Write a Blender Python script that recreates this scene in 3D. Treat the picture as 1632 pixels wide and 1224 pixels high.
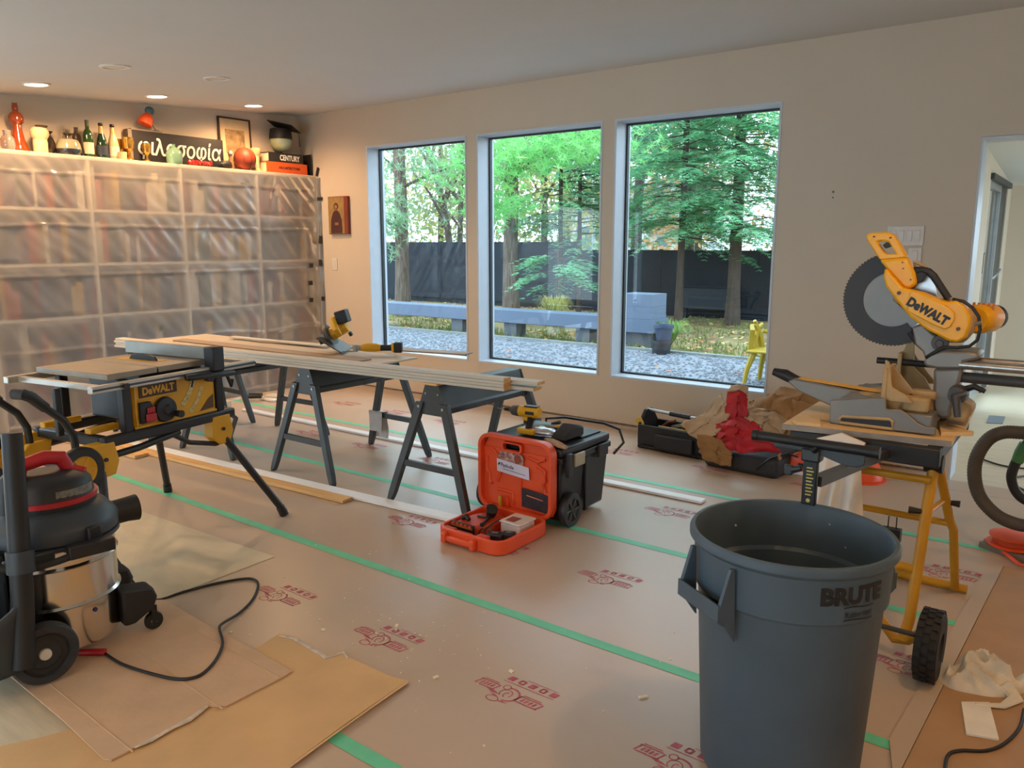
import bpy, bmesh, math, random
from mathutils import Vector, Matrix, noise
R = math.radians
PI = math.pi
for o in list(bpy.data.objects):
    bpy.data.objects.remove(o)
SC = bpy.context.scene
COL = SC.collection

# ------------------------------------------------------------ camera
cam_d = bpy.data.cameras.new('camera')
cam_d.sensor_fit = 'HORIZONTAL'
cam_d.sensor_width = 36.0
cam_d.lens = 1250.0 / 1632.0 * 36.0
cam_d.clip_start = 0.05
cam_d.clip_end = 400
cam = bpy.data.objects.new('camera', cam_d)
COL.objects.link(cam)
cam.location = (0, 0, 1.45)
cam.rotation_euler = (R(90 - 10.05), 0, R(36.92))
SC.camera = cam

# ------------------------------------------------------------ sky (overcast), exposure
SC.view_settings.view_transform = 'Standard'
SC.view_settings.look = 'None'
SC.view_settings.gamma = 1.0
SC.view_settings.use_curve_mapping = False
SC.view_settings.exposure = 0.0
SKY = 5.4
LAMP_W = 34.0
LAMP_C = (1.0, 0.59, 0.29)
wd = bpy.data.worlds.new('overcast_sky')
SC.world = wd
wd.use_nodes = True
nt = wd.node_tree
bg = nt.nodes['Background']
tc = nt.nodes.new('ShaderNodeTexCoord')
nz = nt.nodes.new('ShaderNodeTexNoise')
nz.inputs['Scale'].default_value = 2.5
nz.inputs['Detail'].default_value = 4
rp = nt.nodes.new('ShaderNodeValToRGB')
rp.color_ramp.elements[0].position = 0.3
rp.color_ramp.elements[0].color = (0.56, 0.77, 1.0, 1)
rp.color_ramp.elements[1].position = 0.7
rp.color_ramp.elements[1].color = (0.74, 0.89, 1.0, 1)
nt.links.new(tc.outputs['Generated'], nz.inputs['Vector'])
nt.links.new(nz.outputs['Fac'], rp.inputs['Fac'])
nt.links.new(rp.outputs['Color'], bg.inputs['Color'])
bg.inputs['Strength'].default_value = SKY

# ------------------------------------------------------------ materials
def lin(c):
    return tuple(((x / 255) / 12.92 if x / 255 <= 0.04045 else ((x / 255 + 0.055) / 1.055) ** 2.4) for x in c)
MATS = {}
def mat(name, col, rough=0.5, metal=0.0, var=0.08, scale=8.0, bump=0.0, bscale=60.0, spec=0.5, stretch=None, col2=None, coat=0.0):
    """procedural principled material: noise-varied colour and optional fine bump; colours given in sRGB 0-255"""
    if name in MATS:
        return MATS[name]
    m = bpy.data.materials.new(name)
    m.use_nodes = True
    n = m.node_tree.nodes
    l = m.node_tree.links
    b = n['Principled BSDF']
    c = lin(col)
    t = n.new('ShaderNodeTexCoord')
    mp = n.new('ShaderNodeMapping')
    if stretch:
        mp.inputs['Scale'].default_value = stretch
    l.new(t.outputs['Object'], mp.inputs['Vector'])
    z = n.new('ShaderNodeTexNoise')
    z.inputs['Scale'].default_value = scale
    z.inputs['Detail'].default_value = 5
    l.new(mp.outputs['Vector'], z.inputs['Vector'])
    r = n.new('ShaderNodeValToRGB')
    r.color_ramp.elements[0].position = 0.35
    r.color_ramp.elements[1].position = 0.65
    if col2:
        ca, cb = c, lin(col2)
    else:
        ca = tuple(max(0, x * (1 - var)) for x in c)
        cb = tuple(min(1, x * (1 + var)) for x in c)
    r.color_ramp.elements[0].color = (*ca, 1)
    r.color_ramp.elements[1].color = (*cb, 1)
    l.new(z.outputs['Fac'], r.inputs['Fac'])
    l.new(r.outputs['Color'], b.inputs['Base Color'])
    b.inputs['Roughness'].default_value = rough
    b.inputs['Metallic'].default_value = metal
    b.inputs['Specular IOR Level'].default_value = spec
    if coat:
        b.inputs['Coat Weight'].default_value = coat
    if bump:
        z2 = n.new('ShaderNodeTexNoise')
        z2.inputs['Scale'].default_value = bscale
        l.new(mp.outputs['Vector'], z2.inputs['Vector'])
        bp = n.new('ShaderNodeBump')
        bp.inputs['Strength'].default_value = bump
        bp.inputs['Distance'].default_value = 0.01
        l.new(z2.outputs['Fac'], bp.inputs['Height'])
        l.new(bp.outputs['Normal'], b.inputs['Normal'])
    MATS[name] = m
    return m
def emat(name, col, strength):
    if name in MATS:
        return MATS[name]
    m = bpy.data.materials.new(name)
    m.use_nodes = True
    b = m.node_tree.nodes['Principled BSDF']
    b.inputs['Base Color'].default_value = (*col, 1)
    b.inputs['Emission Color'].default_value = (*col, 1)
    b.inputs['Emission Strength'].default_value = strength
    MATS[name] = m
    return m
def glassmat(name, tint=(0.96, 0.985, 0.98), refl=1.0, rough=0.0, ior=1.5):
    """thin pane: fresnel mix of a clear pass-through and a mirror reflection"""
    if name in MATS:
        return MATS[name]
    m = bpy.data.materials.new(name)
    m.use_nodes = True
    n = m.node_tree.nodes
    l = m.node_tree.links
    n.remove(n['Principled BSDF'])
    out = n['Material Output']
    tr = n.new('ShaderNodeBsdfTransparent')
    tr.inputs['Color'].default_value = (*tint, 1)
    gl = n.new('ShaderNodeBsdfGlossy')
    gl.inputs['Roughness'].default_value = rough
    fr = n.new('ShaderNodeFresnel')
    ge = n.new('ShaderNodeNewGeometry')          # a pane is entered and left at the same angle: same reflectance on both faces
    io = n.new('ShaderNodeMapRange')
    io.inputs['To Min'].default_value = ior
    io.inputs['To Max'].default_value = 1.0 / ior
    l.new(ge.outputs['Backfacing'], io.inputs['Value'])
    l.new(io.outputs[0], fr.inputs['IOR'])
    mu = n.new('ShaderNodeMath')
    mu.operation = 'MULTIPLY'
    mu.inputs[1].default_value = refl
    l.new(fr.outputs['Fac'], mu.inputs[0])
    mx = n.new('ShaderNodeMixShader')
    l.new(mu.outputs[0], mx.inputs[0])
    l.new(tr.outputs[0], mx.inputs[1])
    l.new(gl.outputs[0], mx.inputs[2])
    l.new(mx.outputs[0], out.inputs['Surface'])
    MATS[name] = m
    return m
def leafmat(name, c1, c2, scale=0.8):
    if name in MATS:
        return MATS[name]
    m = mat(name, c1, 0.7, 0, col2=c2, scale=scale, spec=0.25)
    n = m.node_tree.nodes
    l = m.node_tree.links
    b = n['Principled BSDF']
    tl = n.new('ShaderNodeBsdfTranslucent')
    mx = n.new('ShaderNodeMixShader')
    mx.inputs[0].default_value = 0.45
    ramp = [x for x in n if x.type == 'VALTORGB'][0]
    l.new(ramp.outputs['Color'], tl.inputs['Color'])
    l.new(b.outputs[0], mx.inputs[1])
    l.new(tl.outputs[0], mx.inputs[2])
    l.new(mx.outputs[0], n['Material Output'].inputs['Surface'])
    return m

# ------------------------------------------------------------ mesh builder
class B:
    def __init__(s):
        s.v = []
        s.f = []
    def add(s, vs, fs):
        k = len(s.v)
        s.v += [tuple(p) for p in vs]
        s.f += [tuple(i + k for i in f) for f in fs]
        return s
    def box(s, x0, x1, y0, y1, z0, z1, rz=0.0, rx=0.0, ry=0.0):
        cx, cy, cz = (x0 + x1) / 2, (y0 + y1) / 2, (z0 + z1) / 2
        vs = [(x, y, z) for x in (x0, x1) for y in (y0, y1) for z in (z0, z1)]
        if rz or rx or ry:
            M = Matrix.Rotation(rz, 3, 'Z') @ Matrix.Rotation(ry, 3, 'Y') @ Matrix.Rotation(rx, 3, 'X')
            vs = [Vector((cx, cy, cz)) + M @ (Vector(p) - Vector((cx, cy, cz))) for p in vs]
        return s.add(vs, [(0, 1, 3, 2), (4, 6, 7, 5), (0, 4, 5, 1), (2, 3, 7, 6), (0, 2, 6, 4), (1, 5, 7, 3)])
    def prism(s, poly, pl, d0, d1):
        n = len(poly)
        def P(p, d):
            return (p[0], d, p[1]) if pl == 'Y' else ((d, p[0], p[1]) if pl == 'X' else (p[0], p[1], d))
        vs = [P(p, d0) for p in poly] + [P(p, d1) for p in poly]
        fs = [tuple(range(n)), tuple(range(2 * n - 1, n - 1, -1))]
        fs += [(i, n + i, n + (i + 1) % n, (i + 1) % n) for i in range(n)]
        return s.add(vs, fs)
    def tube(s, pts, r, n=8, closed=False, caps=True, flat=1.0):
        pts = [Vector(p) for p in pts]
        m = len(pts)
        rs = r if isinstance(r, (list, tuple)) else [r] * m
        T = []
        for i in range(m):
            if closed:
                a, b = pts[i - 1], pts[(i + 1) % m]
            else:
                a, b = pts[max(0, i - 1)], pts[min(m - 1, i + 1)]
            t = (b - a)
            T.append(t.normalized() if t.length > 1e-9 else Vector((0, 0, 1)))
        up = Vector((0, 0, 1)) if abs(T[0].z) < 0.9 else Vector((1, 0, 0))
        nx = T[0].cross(up).normalized()
        vs = []
        for i in range(m):
            nx = (nx - T[i] * nx.dot(T[i]))
            nx = nx.normalized() if nx.length > 1e-6 else T[i].orthogonal().normalized()
            ny = T[i].cross(nx)
            for j in range(n):
                a = 2 * PI * j / n
                vs.append(pts[i] + (nx * math.cos(a) + ny * math.sin(a) * flat) * rs[i])
        fs = []
        for i in range(m if closed else m - 1):
            for j in range(n):
                a, b = i * n + j, i * n + (j + 1) % n
                c2, d = ((i + 1) % m) * n + (j + 1) % n, ((i + 1) % m) * n + j
                fs.append((a, b, c2, d))
        if caps and not closed:
            fs.append(tuple(range(n - 1, -1, -1)))
            fs.append(tuple(range((m - 1) * n, m * n)))
        return s.add(vs, fs)
    def cyl(s, p0, p1, r0, r1=None, n=16):
        return s.tube([p0, p1], [r0, r0 if r1 is None else r1], n)
    def bar(s, p0, p1, w, h):
        """rectangular bar between two points, w across (horizontal), h the other way"""
        p0, p1 = Vector(p0), Vector(p1)
        t = (p1 - p0).normalized()
        a = t.cross(Vector((0, 0, 1)))
        a = a.normalized() if a.length > 1e-4 else Vector((1, 0, 0))
        b = t.cross(a)
        vs = [p + a * (w / 2 * i) + b * (h / 2 * j) for p in (p0, p1) for i, j in ((-1, -1), (1, -1), (1, 1), (-1, 1))]
        return s.add(vs, [(3, 2, 1, 0), (4, 5, 6, 7), (0, 1, 5, 4), (1, 2, 6, 5), (2, 3, 7, 6), (3, 0, 4, 7)])
    def lathe(s, prof, c=(0, 0, 0), n=24, axis=(0, 0, 1)):
        ax = Vector(axis).normalized()
        ux = Vector((1, 0, 0)) if abs(ax.z) > 0.9 else ax.cross(Vector((0, 0, 1))).normalized()
        uy = ax.cross(ux)
        c = Vector(c)
        vs = []
        for r, z in prof:
            for j in range(n):
                a = 2 * PI * j / n
                vs.append(c + ax * z + (ux * math.cos(a) + uy * math.sin(a)) * r)
        fs = []
        for i in range(len(prof) - 1):
            for j in range(n):
                fs.append((i * n + j, i * n + (j + 1) % n, (i + 1) * n + (j + 1) % n, (i + 1) * n + j))
        closed = prof[0] == prof[-1]
        if prof[0][0] > 1e-5 and not closed:
            fs.append(tuple(range(n - 1, -1, -1)))
        if prof[-1][0] > 1e-5 and not closed:
            fs.append(tuple(range((len(prof) - 1) * n, len(prof) * n)))
        return s.add(vs, fs)
    def sph(s, c, rx, ry=None, rz=None, nu=16, nv=10, disp=0.0, ds=3.0, seed=0):
        ry = rx if ry is None else ry
        rz = rx if rz is None else rz
        vs = []
        for i in range(nv + 1):
            ph = PI * i / nv
            for j in range(nu):
                th = 2 * PI * j / nu
                d = Vector((math.sin(ph) * math.cos(th), math.sin(ph) * math.sin(th), math.cos(ph)))
                k = 1.0
                if disp:
                    k += disp * noise.noise(d * ds + Vector((seed * 7.3, seed * 3.1, seed)))
                vs.append((c[0] + d.x * rx * k, c[1] + d.y * ry * k, c[2] + d.z * rz * k))
        fs = []
        for i in range(nv):
            for j in range(nu):
                fs.append((i * nu + j, (i + 1) * nu + j, (i + 1) * nu + (j + 1) % nu, i * nu + (j + 1) % nu))
        return s.add(vs, fs)
    def grid(s, fn, nu, nv):
        vs = [fn(i / nu, j / nv) for i in range(nu + 1) for j in range(nv + 1)]
        w = nv + 1
        return s.add(vs, [(i * w + j, (i + 1) * w + j, (i + 1) * w + j + 1, i * w + j + 1) for i in range(nu) for j in range(nv)])
    def xf(s, M):
        s.v = [tuple(M @ Vector(p)) for p in s.v]
        return s

SPLIT = {'cage_post', 'rail_strut', 'lower_tube', 'wheel_bracket', 'roller_cap', 'foot', 'tray_block', 'side_arm', 'base_rail', 'lock_knob', 'motor_vent', 'window_slots', 'cover_screw', 'panel_rib', 'fence_clamp', 'base_table', 'lid_ridge', 'housing_stripe', 'pliers', 'trigger_lever', 'hose_clip', 'window_frame', 'pane', 'spoke', 'knob', 'rail_knob', 'gasket', 'branch_pair', 'bolt', 'end_grain', 'moulded_ridge', 'end_cap', 'scale_marks', 'plinth', 'stop_paddle', 'door_lock', 'track', 'door_frame', 'frame'}
def pieces(b):
    """split a builder into its connected pieces"""
    par = list(range(len(b.v)))
    def find(i):
        while par[i] != i:
            par[i] = par[par[i]]
            i = par[i]
        return i
    for f in b.f:
        r0 = find(f[0])
        for i in f[1:]:
            par[find(i)] = r0
    groups = {}
    for f in b.f:
        groups.setdefault(find(f[0]), []).append(f)
    out = []
    for fs in groups.values():
        idx = sorted({i for f in fs for i in f})
        mp = {i: k for k, i in enumerate(idx)}
        c = B()
        c.v = [b.v[i] for i in idx]
        c.f = [tuple(mp[i] for i in f) for f in fs]
        out.append(c)
    return out
def ob(name, b, m, parent=None, bevel=0.0, smooth=35, seg=2, label=None):
    if name in SPLIT and parent is not None:
        ps_ = pieces(b)
        if len(ps_) > 1:
            os_ = [ob1(name, q, m, parent, bevel, smooth, seg, label) for q in ps_]
            return os_[0]
    return ob1(name, b, m, parent, bevel, smooth, seg, label)
def ob1(name, b, m, parent=None, bevel=0.0, smooth=35, seg=2, label=None):
    me = bpy.data.meshes.new(name)
    vs = b.v
    r_ = parent
    while r_ is not None and r_.parent is not None:
        r_ = r_.parent
    if r_ is not None and r_.get('_w'):
        q = r_['_w']
        vs = [(p[0] - q[0], p[1] - q[1], p[2] - q[2]) for p in vs]
    me.from_pydata(vs, [], b.f)
    bm = bmesh.new()
    bm.from_mesh(me)
    bmesh.ops.remove_doubles(bm, verts=bm.verts, dist=1e-6)
    bmesh.ops.recalc_face_normals(bm, faces=bm.faces)
    bm.to_mesh(me)
    bm.free()
    me.materials.append(m)
    if smooth:
        me.polygons.foreach_set('use_smooth', [True] * len(me.polygons))
        me.set_sharp_from_angle(angle=R(smooth))
    o = bpy.data.objects.new(name, me)
    COL.objects.link(o)
    if parent is not None:
        o.parent = parent
    if bevel:
        md = o.modifiers.new('bevel', 'BEVEL')
        md.width = bevel
        md.segments = seg
        md.limit_method = 'ANGLE'
        md.angle_limit = R(40)
    if label:
        o['label'] = label
    return o
def tag(o, label, cat, group=None, kind=None):
    o['label'] = label
    o['category'] = cat
    if group:
        o['group'] = group
    if kind:
        o['kind'] = kind
    return o
def thing(name, label, cat, loc=(0, 0, 0), rz=None, group=None):
    """an Empty at a thing's base. rz None: parts are given in world coordinates; otherwise in the thing's own frame"""
    o = bpy.data.objects.new(name, None)
    o.empty_display_size = 0.1
    COL.objects.link(o)
    o.location = loc
    if rz is None:
        o['_w'] = [float(x) for x in loc]
    else:
        o.rotation_euler = (0, 0, rz)
    return tag(o, label, cat, group)
def struct(name, b, m, parent=None, **k):
    o = ob(name, b, m, parent, **k)
    if parent is None:
        o['kind'] = 'structure'
    return o
def dup(root, loc, rz, label=None):
    r = root.copy()
    COL.objects.link(r)
    r.location = loc
    r.rotation_euler = (0, 0, rz)
    if label:
        r['label'] = label
    for ch in list(root.children):
        c2 = ch.copy()
        COL.objects.link(c2)
        c2.parent = r
        for g in ch.children:
            d = g.copy()
            COL.objects.link(d)
            d.parent = c2
    return r
def text_mesh(s, size, extrude=0.0, offset=0.0, align='CENTER', shear=0.0):
    """lettering as mesh data in its own XY plane, centred"""
    cu = bpy.data.curves.new('lettering', 'FONT')
    cu.body = s
    cu.size = size
    cu.extrude = extrude
    cu.offset = offset
    cu.align_x = align
    cu.align_y = 'CENTER'
    cu.shear = shear
    cu.resolution_u = 3
    t = bpy.data.objects.new('lettering', cu)
    COL.objects.link(t)
    dg = bpy.context.evaluated_depsgraph_get()
    me = bpy.data.meshes.new_from_object(t.evaluated_get(dg))
    b = B()
    b.v = [tuple(v.co) for v in me.vertices]
    b.f = [tuple(p.vertices) for p in me.polygons]
    bpy.data.objects.remove(t)
    bpy.data.curves.remove(cu)
    bpy.data.meshes.remove(me)
    return b
def fit(b, w, h):
    """scale lettering to a width and height about its centre"""
    xs = [p[0] for p in b.v]
    ys = [p[1] for p in b.v]
    cx, cy = (min(xs) + max(xs)) / 2, (min(ys) + max(ys)) / 2
    sx, sy = w / (max(xs) - min(xs)), h / (max(ys) - min(ys))
    b.v = [((p[0] - cx) * sx, (p[1] - cy) * sy, p[2]) for p in b.v]
    return b
def basis(o, x, y):
    """matrix taking local XY onto world directions x and y at o"""
    x, y = Vector(x).normalized(), Vector(y).normalized()
    z = x.cross(y)
    M = Matrix((x, y, z)).transposed().to_4x4()
    M.translation = Vector(o)
    return M
def smoothpath(p, k=4):
    out = []
    P = [Vector(q) for q in p]
    for i in range(len(P) - 1):
        a, b_, c_, d_ = P[max(0, i - 1)], P[i], P[i + 1], P[min(len(P) - 1, i + 2)]
        for j in range(k):
            t_ = j / k
            out.append(0.5 * ((2 * b_) + (-a + c_) * t_ + (2 * a - 5 * b_ + 4 * c_ - d_) * t_ ** 2 + (-a + 3 * b_ - 3 * c_ + d_) * t_ ** 3))
    out.append(P[-1])
    return out

# ============================================================ STRUCTURE
M_wall = mat('wall_paint', (206, 192, 173), 0.75, var=0.015, scale=2, bump=0.03, bscale=120, spec=0.25)
M_ceil = mat('ceiling_paint', (208, 208, 206), 0.85, var=0.012, scale=1.5, spec=0.2)
M_white = mat('white_trim', (196, 204, 214), 0.4, var=0.02)
M_oak = mat('pale_oak', (214, 200, 172), 0.45, var=0.08, scale=5, stretch=(1, 8, 1))
M_gasket = mat('dark_gasket', (40, 48, 52), 0.5)
M_glass = glassmat('window_glass', refl=0.6)
WY = 5.44
# floor
b = B().box(-7.0, 3.2, -4.4, 5.44, -0.12, 0.0)
b.box(-1.1, 3.2, 5.44, 10.2, -0.12, 0.0)
struct('floor', b, M_oak)
# walls
WIN = [(-5.853, -4.587), (-4.471, -3.213), (-3.106, -1.838)]
WZ0, WZ1 = 0.405, 2.39
T = 0.2
b = B()
edges = [-7.0] + [e for w in WIN for e in w] + [-0.665]
for i in range(0, len(edges), 2):
    b.box(edges[i], edges[i + 1], WY, WY + T, -0.12, 2.95)
for x0, x1 in WIN:
    b.box(x0, x1, WY, WY + T, -0.12, WZ0)
    b.box(x0, x1, WY, WY + T, WZ1, 2.95)
b.box(-0.665, 1.5, WY, WY + T, 2.07, 2.95)
b.box(1.5, 3.2, WY, WY + T, -0.12, 2.95)
struct('wall_back', b, M_wall)
# left wall with a glazed door opening out of frame near the camera
b = B().box(-7.0, -6.84, 1.2, WY, -0.12, 2.9).box(-7.0, -6.84, -4.4, -2.0, -0.12, 2.9)
b.box(-7.0, -6.84, -2.0, 1.2, 2.1, 2.9)
struct('wall_left', b, M_wall)
b = B().box(-7.0, -5.0, -4.6, -4.4, -0.12, 2.9).box(0.5, 3.2, -4.6, -4.4, -0.12, 2.9)
b.box(-5.0, 0.5, -4.6, -4.4, 2.05, 2.9).box(-5.0, 0.5, -4.6, -4.4, -0.12, 0.3)
struct('wall_rear', b, M_wall)
struct('wall_right', B().box(3.0, 3.2, -4.4, WY, -0.12, 2.95), M_wall)
# sloping ceiling: 2.757 at the window wall, falling 6.3 cm per metre away from it
def cz(y):
    return 2.757 - 0.0626 * (WY - y)
b = B()
b.prism([(-4.6, cz(-4.6)), (WY + 0.2, cz(WY + 0.2)), (WY + 0.2, cz(WY) + 0.25), (-4.6, cz(-4.6) + 0.3)], 'X', -7.0, 3.2)
struct('ceiling', b, M_ceil)
# the wing beyond the opening on the right
b = B().box(-1.05, -0.87, WY + T, 7.95, -0.12, 2.5).box(-1.05, -0.87, 9.35, 10.2, -0.12, 2.5)
b.box(-1.05, -0.87, 7.95, 9.35, 2.02, 2.5)
struct('wall_wing', b, M_wall)
b = B().box(-0.87, -0.35, 9.7, 9.85, -0.12, 2.5).box(-0.35, 3.2, 9.7, 9.85, 2.0, 2.5).box(1.6, 3.2, 9.7, 9.85, -0.12, 2.0)
struct('wall_end', b, M_wall)
b = B().prism([(WY + T, 2.36), (9.85, 2.04), (9.85, 2.5), (WY + T, 2.6)], 'X', -1.05, 3.2)
struct('ceiling_wing', b, M_ceil)

# windows: white lining boards, dark gasket, pane
GY = 5.60
def window(n, x0, x1, z0, z1):
    w = bpy.data.objects.new('window_%d' % n, None)
    COL.objects.link(w)
    w.location = (x0, WY, z0)
    w['_w'] = [x0, WY, z0]
    w['kind'] = 'structure'
    t = 0.016
    ob('window_jamb', B().box(x0, x0 + t, WY - 0.004, 5.66, z0, z1), M_white, w)
    ob('window_jamb', B().box(x1 - t, x1, WY - 0.004, 5.66, z0, z1), M_white, w)
    ob('window_head', B().box(x0 + t, x1 - t, WY - 0.004, 5.66, z1 - t, z1), M_white, w)
    ob('window_sill', B().box(x0 + t, x1 - t, WY - 0.004, 5.66, z0, z0 + t), M_white, w)
    g = 0.014
    b = B().box(x0 + t, x0 + t + g, GY - 0.012, GY + 0.02, z0 + t, z1 - t).box(x1 - t - g, x1 - t, GY - 0.012, GY + 0.02, z0 + t, z1 - t)
    b.box(x0 + t + g, x1 - t - g, GY - 0.012, GY + 0.02, z0 + t, z0 + t + g).box(x0 + t + g, x1 - t - g, GY - 0.012, GY + 0.02, z1 - t - g, z1 - t)
    ob('gasket', b, M_gasket, w)
    ob('pane', B().box(x0 + t + g, x1 - t - g, GY, GY + 0.006, z0 + t + g, z1 - t - g), M_glass, w, smooth=0)
    return w
for i, (x0, x1) in enumerate(WIN):
    window(i + 1, x0, x1, WZ0, WZ1)
# sliding glass door in the wing's left wall
M_alu = mat('grey_aluminium', (150, 152, 152), 0.35, 0.6)
M_dkalu = mat('dark_track', (58, 58, 56), 0.5)
w = bpy.data.objects.new('door_1', None)
COL.objects.link(w)
w.location = (-0.87, 7.95, 0)
w['_w'] = [-0.87, 7.95, 0]
w['kind'] = 'structure'
b = B()
for y0, y1 in ((7.95, 8.02), (8.84, 8.92)):
    b.box(-0.93, -0.88, y0, y1, 0.03, 2.02)
b.box(-0.93, -0.88, 8.02, 8.84, 0.03, 0.10).box(-0.93, -0.88, 8.02, 8.84, 1.94, 2.02)
ob('door_frame', b, M_alu, w)
ob('pane', B().box(-0.91, -0.904, 8.02, 8.84, 0.10, 1.94), M_glass, w, smooth=0)
ob('track', B().box(-0.96, -0.88, 8.93, 9.34, 0.0, 2.02).box(-0.885, -0.84, 7.9, 9.4, 2.0, 2.05), M_dkalu, w)
ob('door_handle', B().tube([(-0.865, 8.80, 1.13), (-0.84, 8.80, 1.16), (-0.82, 8.90, 1.22)], 0.01), M_alu, w)
ob('door_lock', B().box(-0.885, -0.875, 8.03, 8.06, 1.2, 1.38).box(-0.885, -0.875, 8.03, 8.16, 1.37, 1.385), M_dkalu, w)
# end glazing of the wing
w = bpy.data.objects.new('window_4', None)
COL.objects.link(w)
w.location = (-0.35, 9.7, 0)
w['_w'] = [-0.35, 9.7, 0]
w['kind'] = 'structure'
ob('window_frame', B().box(-0.35, -0.27, 9.72, 9.8, 0.0, 2.0).box(0.6, 0.7, 9.72, 9.8, 0.0, 2.0).box(1.52, 1.6, 9.72, 9.8, 0, 2.0).box(-0.27, 1.52, 9.72, 9.8, 1.92, 2.0).box(-0.27, 1.52, 9.72, 9.8, 0, 0.12), M_white, w)
ob('pane', B().box(-0.27, 0.6, 9.755, 9.761, 0.12, 1.92).box(0.7, 1.52, 9.755, 9.761, 0.12, 1.92), M_glass, w, smooth=0)
# lining of the opening
struct('trim_1', B().box(-0.664, -0.652, WY - 0.003, WY + T + 0.003, 0.001, 2.068), M_white)
struct('trim_3', B().box(-0.652, 1.499, WY - 0.003, WY + T + 0.003, 2.056, 2.068), M_white)
# raw gap line at the foot of the window wall
struct('trim_2', B().box(-6.6, -0.7, WY - 0.012, WY, 0.03, 0.042), mat('raw_drywall_edge', (120, 95, 72), 0.9, var=0.3, scale=30))
# glazed openings out of frame: left and rear
for nme, bx in (('window_5', (-6.94, -6.93, -2.0, 1.2, 0.0, 2.1)), ('window_6', (-5.0, 0.5, -4.51, -4.5, 0.3, 2.05))):
    w = bpy.data.objects.new(nme, None)
    COL.objects.link(w)
    w['_w'] = [0, 0, 0]
    w['kind'] = 'structure'
    x0, x1, y0, y1, z0, z1 = bx
    ob('pane', B().box(*bx), M_glass, w, smooth=0)
    b = B()
    if nme == 'window_5':
        for y in (-2.0, -0.4, 1.14):
            b.box(-6.97, -6.88, y, y + 0.06, z0, z1)
        b.box(-6.97, -6.88, y0 + 0.06, y1 - 0.06, z1 - 0.06, z1).box(-6.97, -6.88, y0 + 0.06, y1 - 0.06, 0, 0.06)
    else:
        for x in (-5.0, -3.2, -1.4, 0.44):
            b.box(x, x + 0.06, -4.55, -4.46, z0, z1)
        b.box(x0 + .06, x1 - .06, -4.55, -4.46, z1 - 0.06, z1).box(x0 + .06, x1 - .06, -4.55, -4.46, z0, z0 + 0.06)
    ob('window_frame', b, M_white, w)

# recessed ceiling lights
M_lens = emat('lit_lens', (1.0, 0.80, 0.55), 9.0)
M_dim = mat('unlit_lens', (205, 200, 190), 0.4)
M_trim = mat('light_trim', (226, 222, 214), 0.4)
def downlight(x, y, lit, label, watts=None, group='recessed ceiling lights'):
    z = cz(y) - 0.004
    t = thing('recessed_light', label, 'ceiling light', (x, y, z), group=group)
    til = math.atan(0.0626)
    Mx = Matrix.Translation((x, y, z)) @ Matrix.Rotation(til, 4, 'X')
    r = 0.075
    ob('trim_ring', B().lathe([(r, -0.006), (r + 0.018, -0.004), (r + 0.018, 0.006), (r, 0.006), (r, -0.006)], n=28).xf(Mx), M_trim, t)
    ob('lens', B().lathe([(r, -0.001), (r, 0.004)], n=28).xf(Mx), M_lens if lit else M_dim, t)
    if lit:
        d = bpy.data.lights.new('lamp', 'SPOT')
        d.energy = watts or LAMP_W
        d.color = LAMP_C
        d.spot_size = R(165)
        d.spot_blend = 0.6
        d.shadow_soft_size = 0.06
        lo = bpy.data.objects.new('lamp', d)
        COL.objects.link(lo)
        lo.parent = t
        lo.location = (0, 0, -0.03)
    return t

downlight(-6.25, 2.665, True, 'lit recessed ceiling light nearest the left edge, above the glass decanters', 62)
downlight(-6.31, 3.604, True, 'lit recessed ceiling light above the orange shade and dark sign', 62)
downlight(-6.36, 4.553, True, 'lit recessed ceiling light above the framed print near the corner', 62)
downlight(-5.27, 2.738, False, 'unlit recessed ceiling light left of its unlit neighbour')
downlight(-5.28, 3.481, False, 'unlit recessed ceiling light right of its unlit neighbour')
downlight(-6.28, 1.722, True, "lit recessed ceiling light out of frame at the left end of the bookcase row", 62)
for x, y, lab in ((-3.4, -0.9, 'behind the camera over the vacuum end'), (-1.9, -1.2, 'behind the camera near the room centre'), (0.08, 2.38, 'above the saw stand and trash can'), (0.5, -0.4, 'right above the camera position'),
                  (1.9, 1.0, 'near the right wall beside the camera'), (1.9, 3.4, 'near the right wall by the opening'), (-5.2, -1.2, 'near the left glazed door'), (-0.6, -2.4, 'nearest the rear window')):
    downlight(x, y, True, 'lit recessed ceiling light out of frame ' + lab, 42 if (x, y) == (0.08, 2.38) else 29, 'recessed lights out of frame')

# ============================================================ FLOOR COVERING
M_paper = mat('brown_floor_board_paper', (192, 170, 148), 0.33, var=0.04, scale=1.6, bump=0.05, bscale=25, spec=0.45)
M_tape = mat('green_masking_tape', (104, 204, 160), 0.5, var=0.06, scale=12)
M_red = mat('red_print', (184, 86, 100), 0.6, var=0.2, scale=60)
SEAM = [0.415, 1.38, 2.335, 3.30, 4.25, 5.20]
def slab(poly, z0, z1):
    return B().prism(poly, 'Z', z0, z1)
sheet_lab = ['brown floor paper sheet nearest the camera, partly under the cardboard', 'brown floor paper sheet between the two nearest green tapes',
             'brown floor paper sheet under the orange case', 'brown floor paper sheet under the sawhorses', 'brown floor paper sheet in front of the tool tote', 'narrow brown floor paper sheet along the window wall']
sheets = []
ys = SEAM + [5.435]
for i in range(6):
    x0 = -2.1 if i == 0 else -6.60
    p = thing('floor_paper', sheet_lab[i], 'floor paper', (x0, ys[i], 0), group='floor paper sheets')
    ob('sheet', slab([(x0, ys[i] + .0015), (2.6, ys[i] + .0015), (2.6, ys[i + 1] - .0015), (x0, ys[i + 1] - .0015)], 0.0, 0.002), M_paper, p)
    sheets.append(p)
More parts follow.
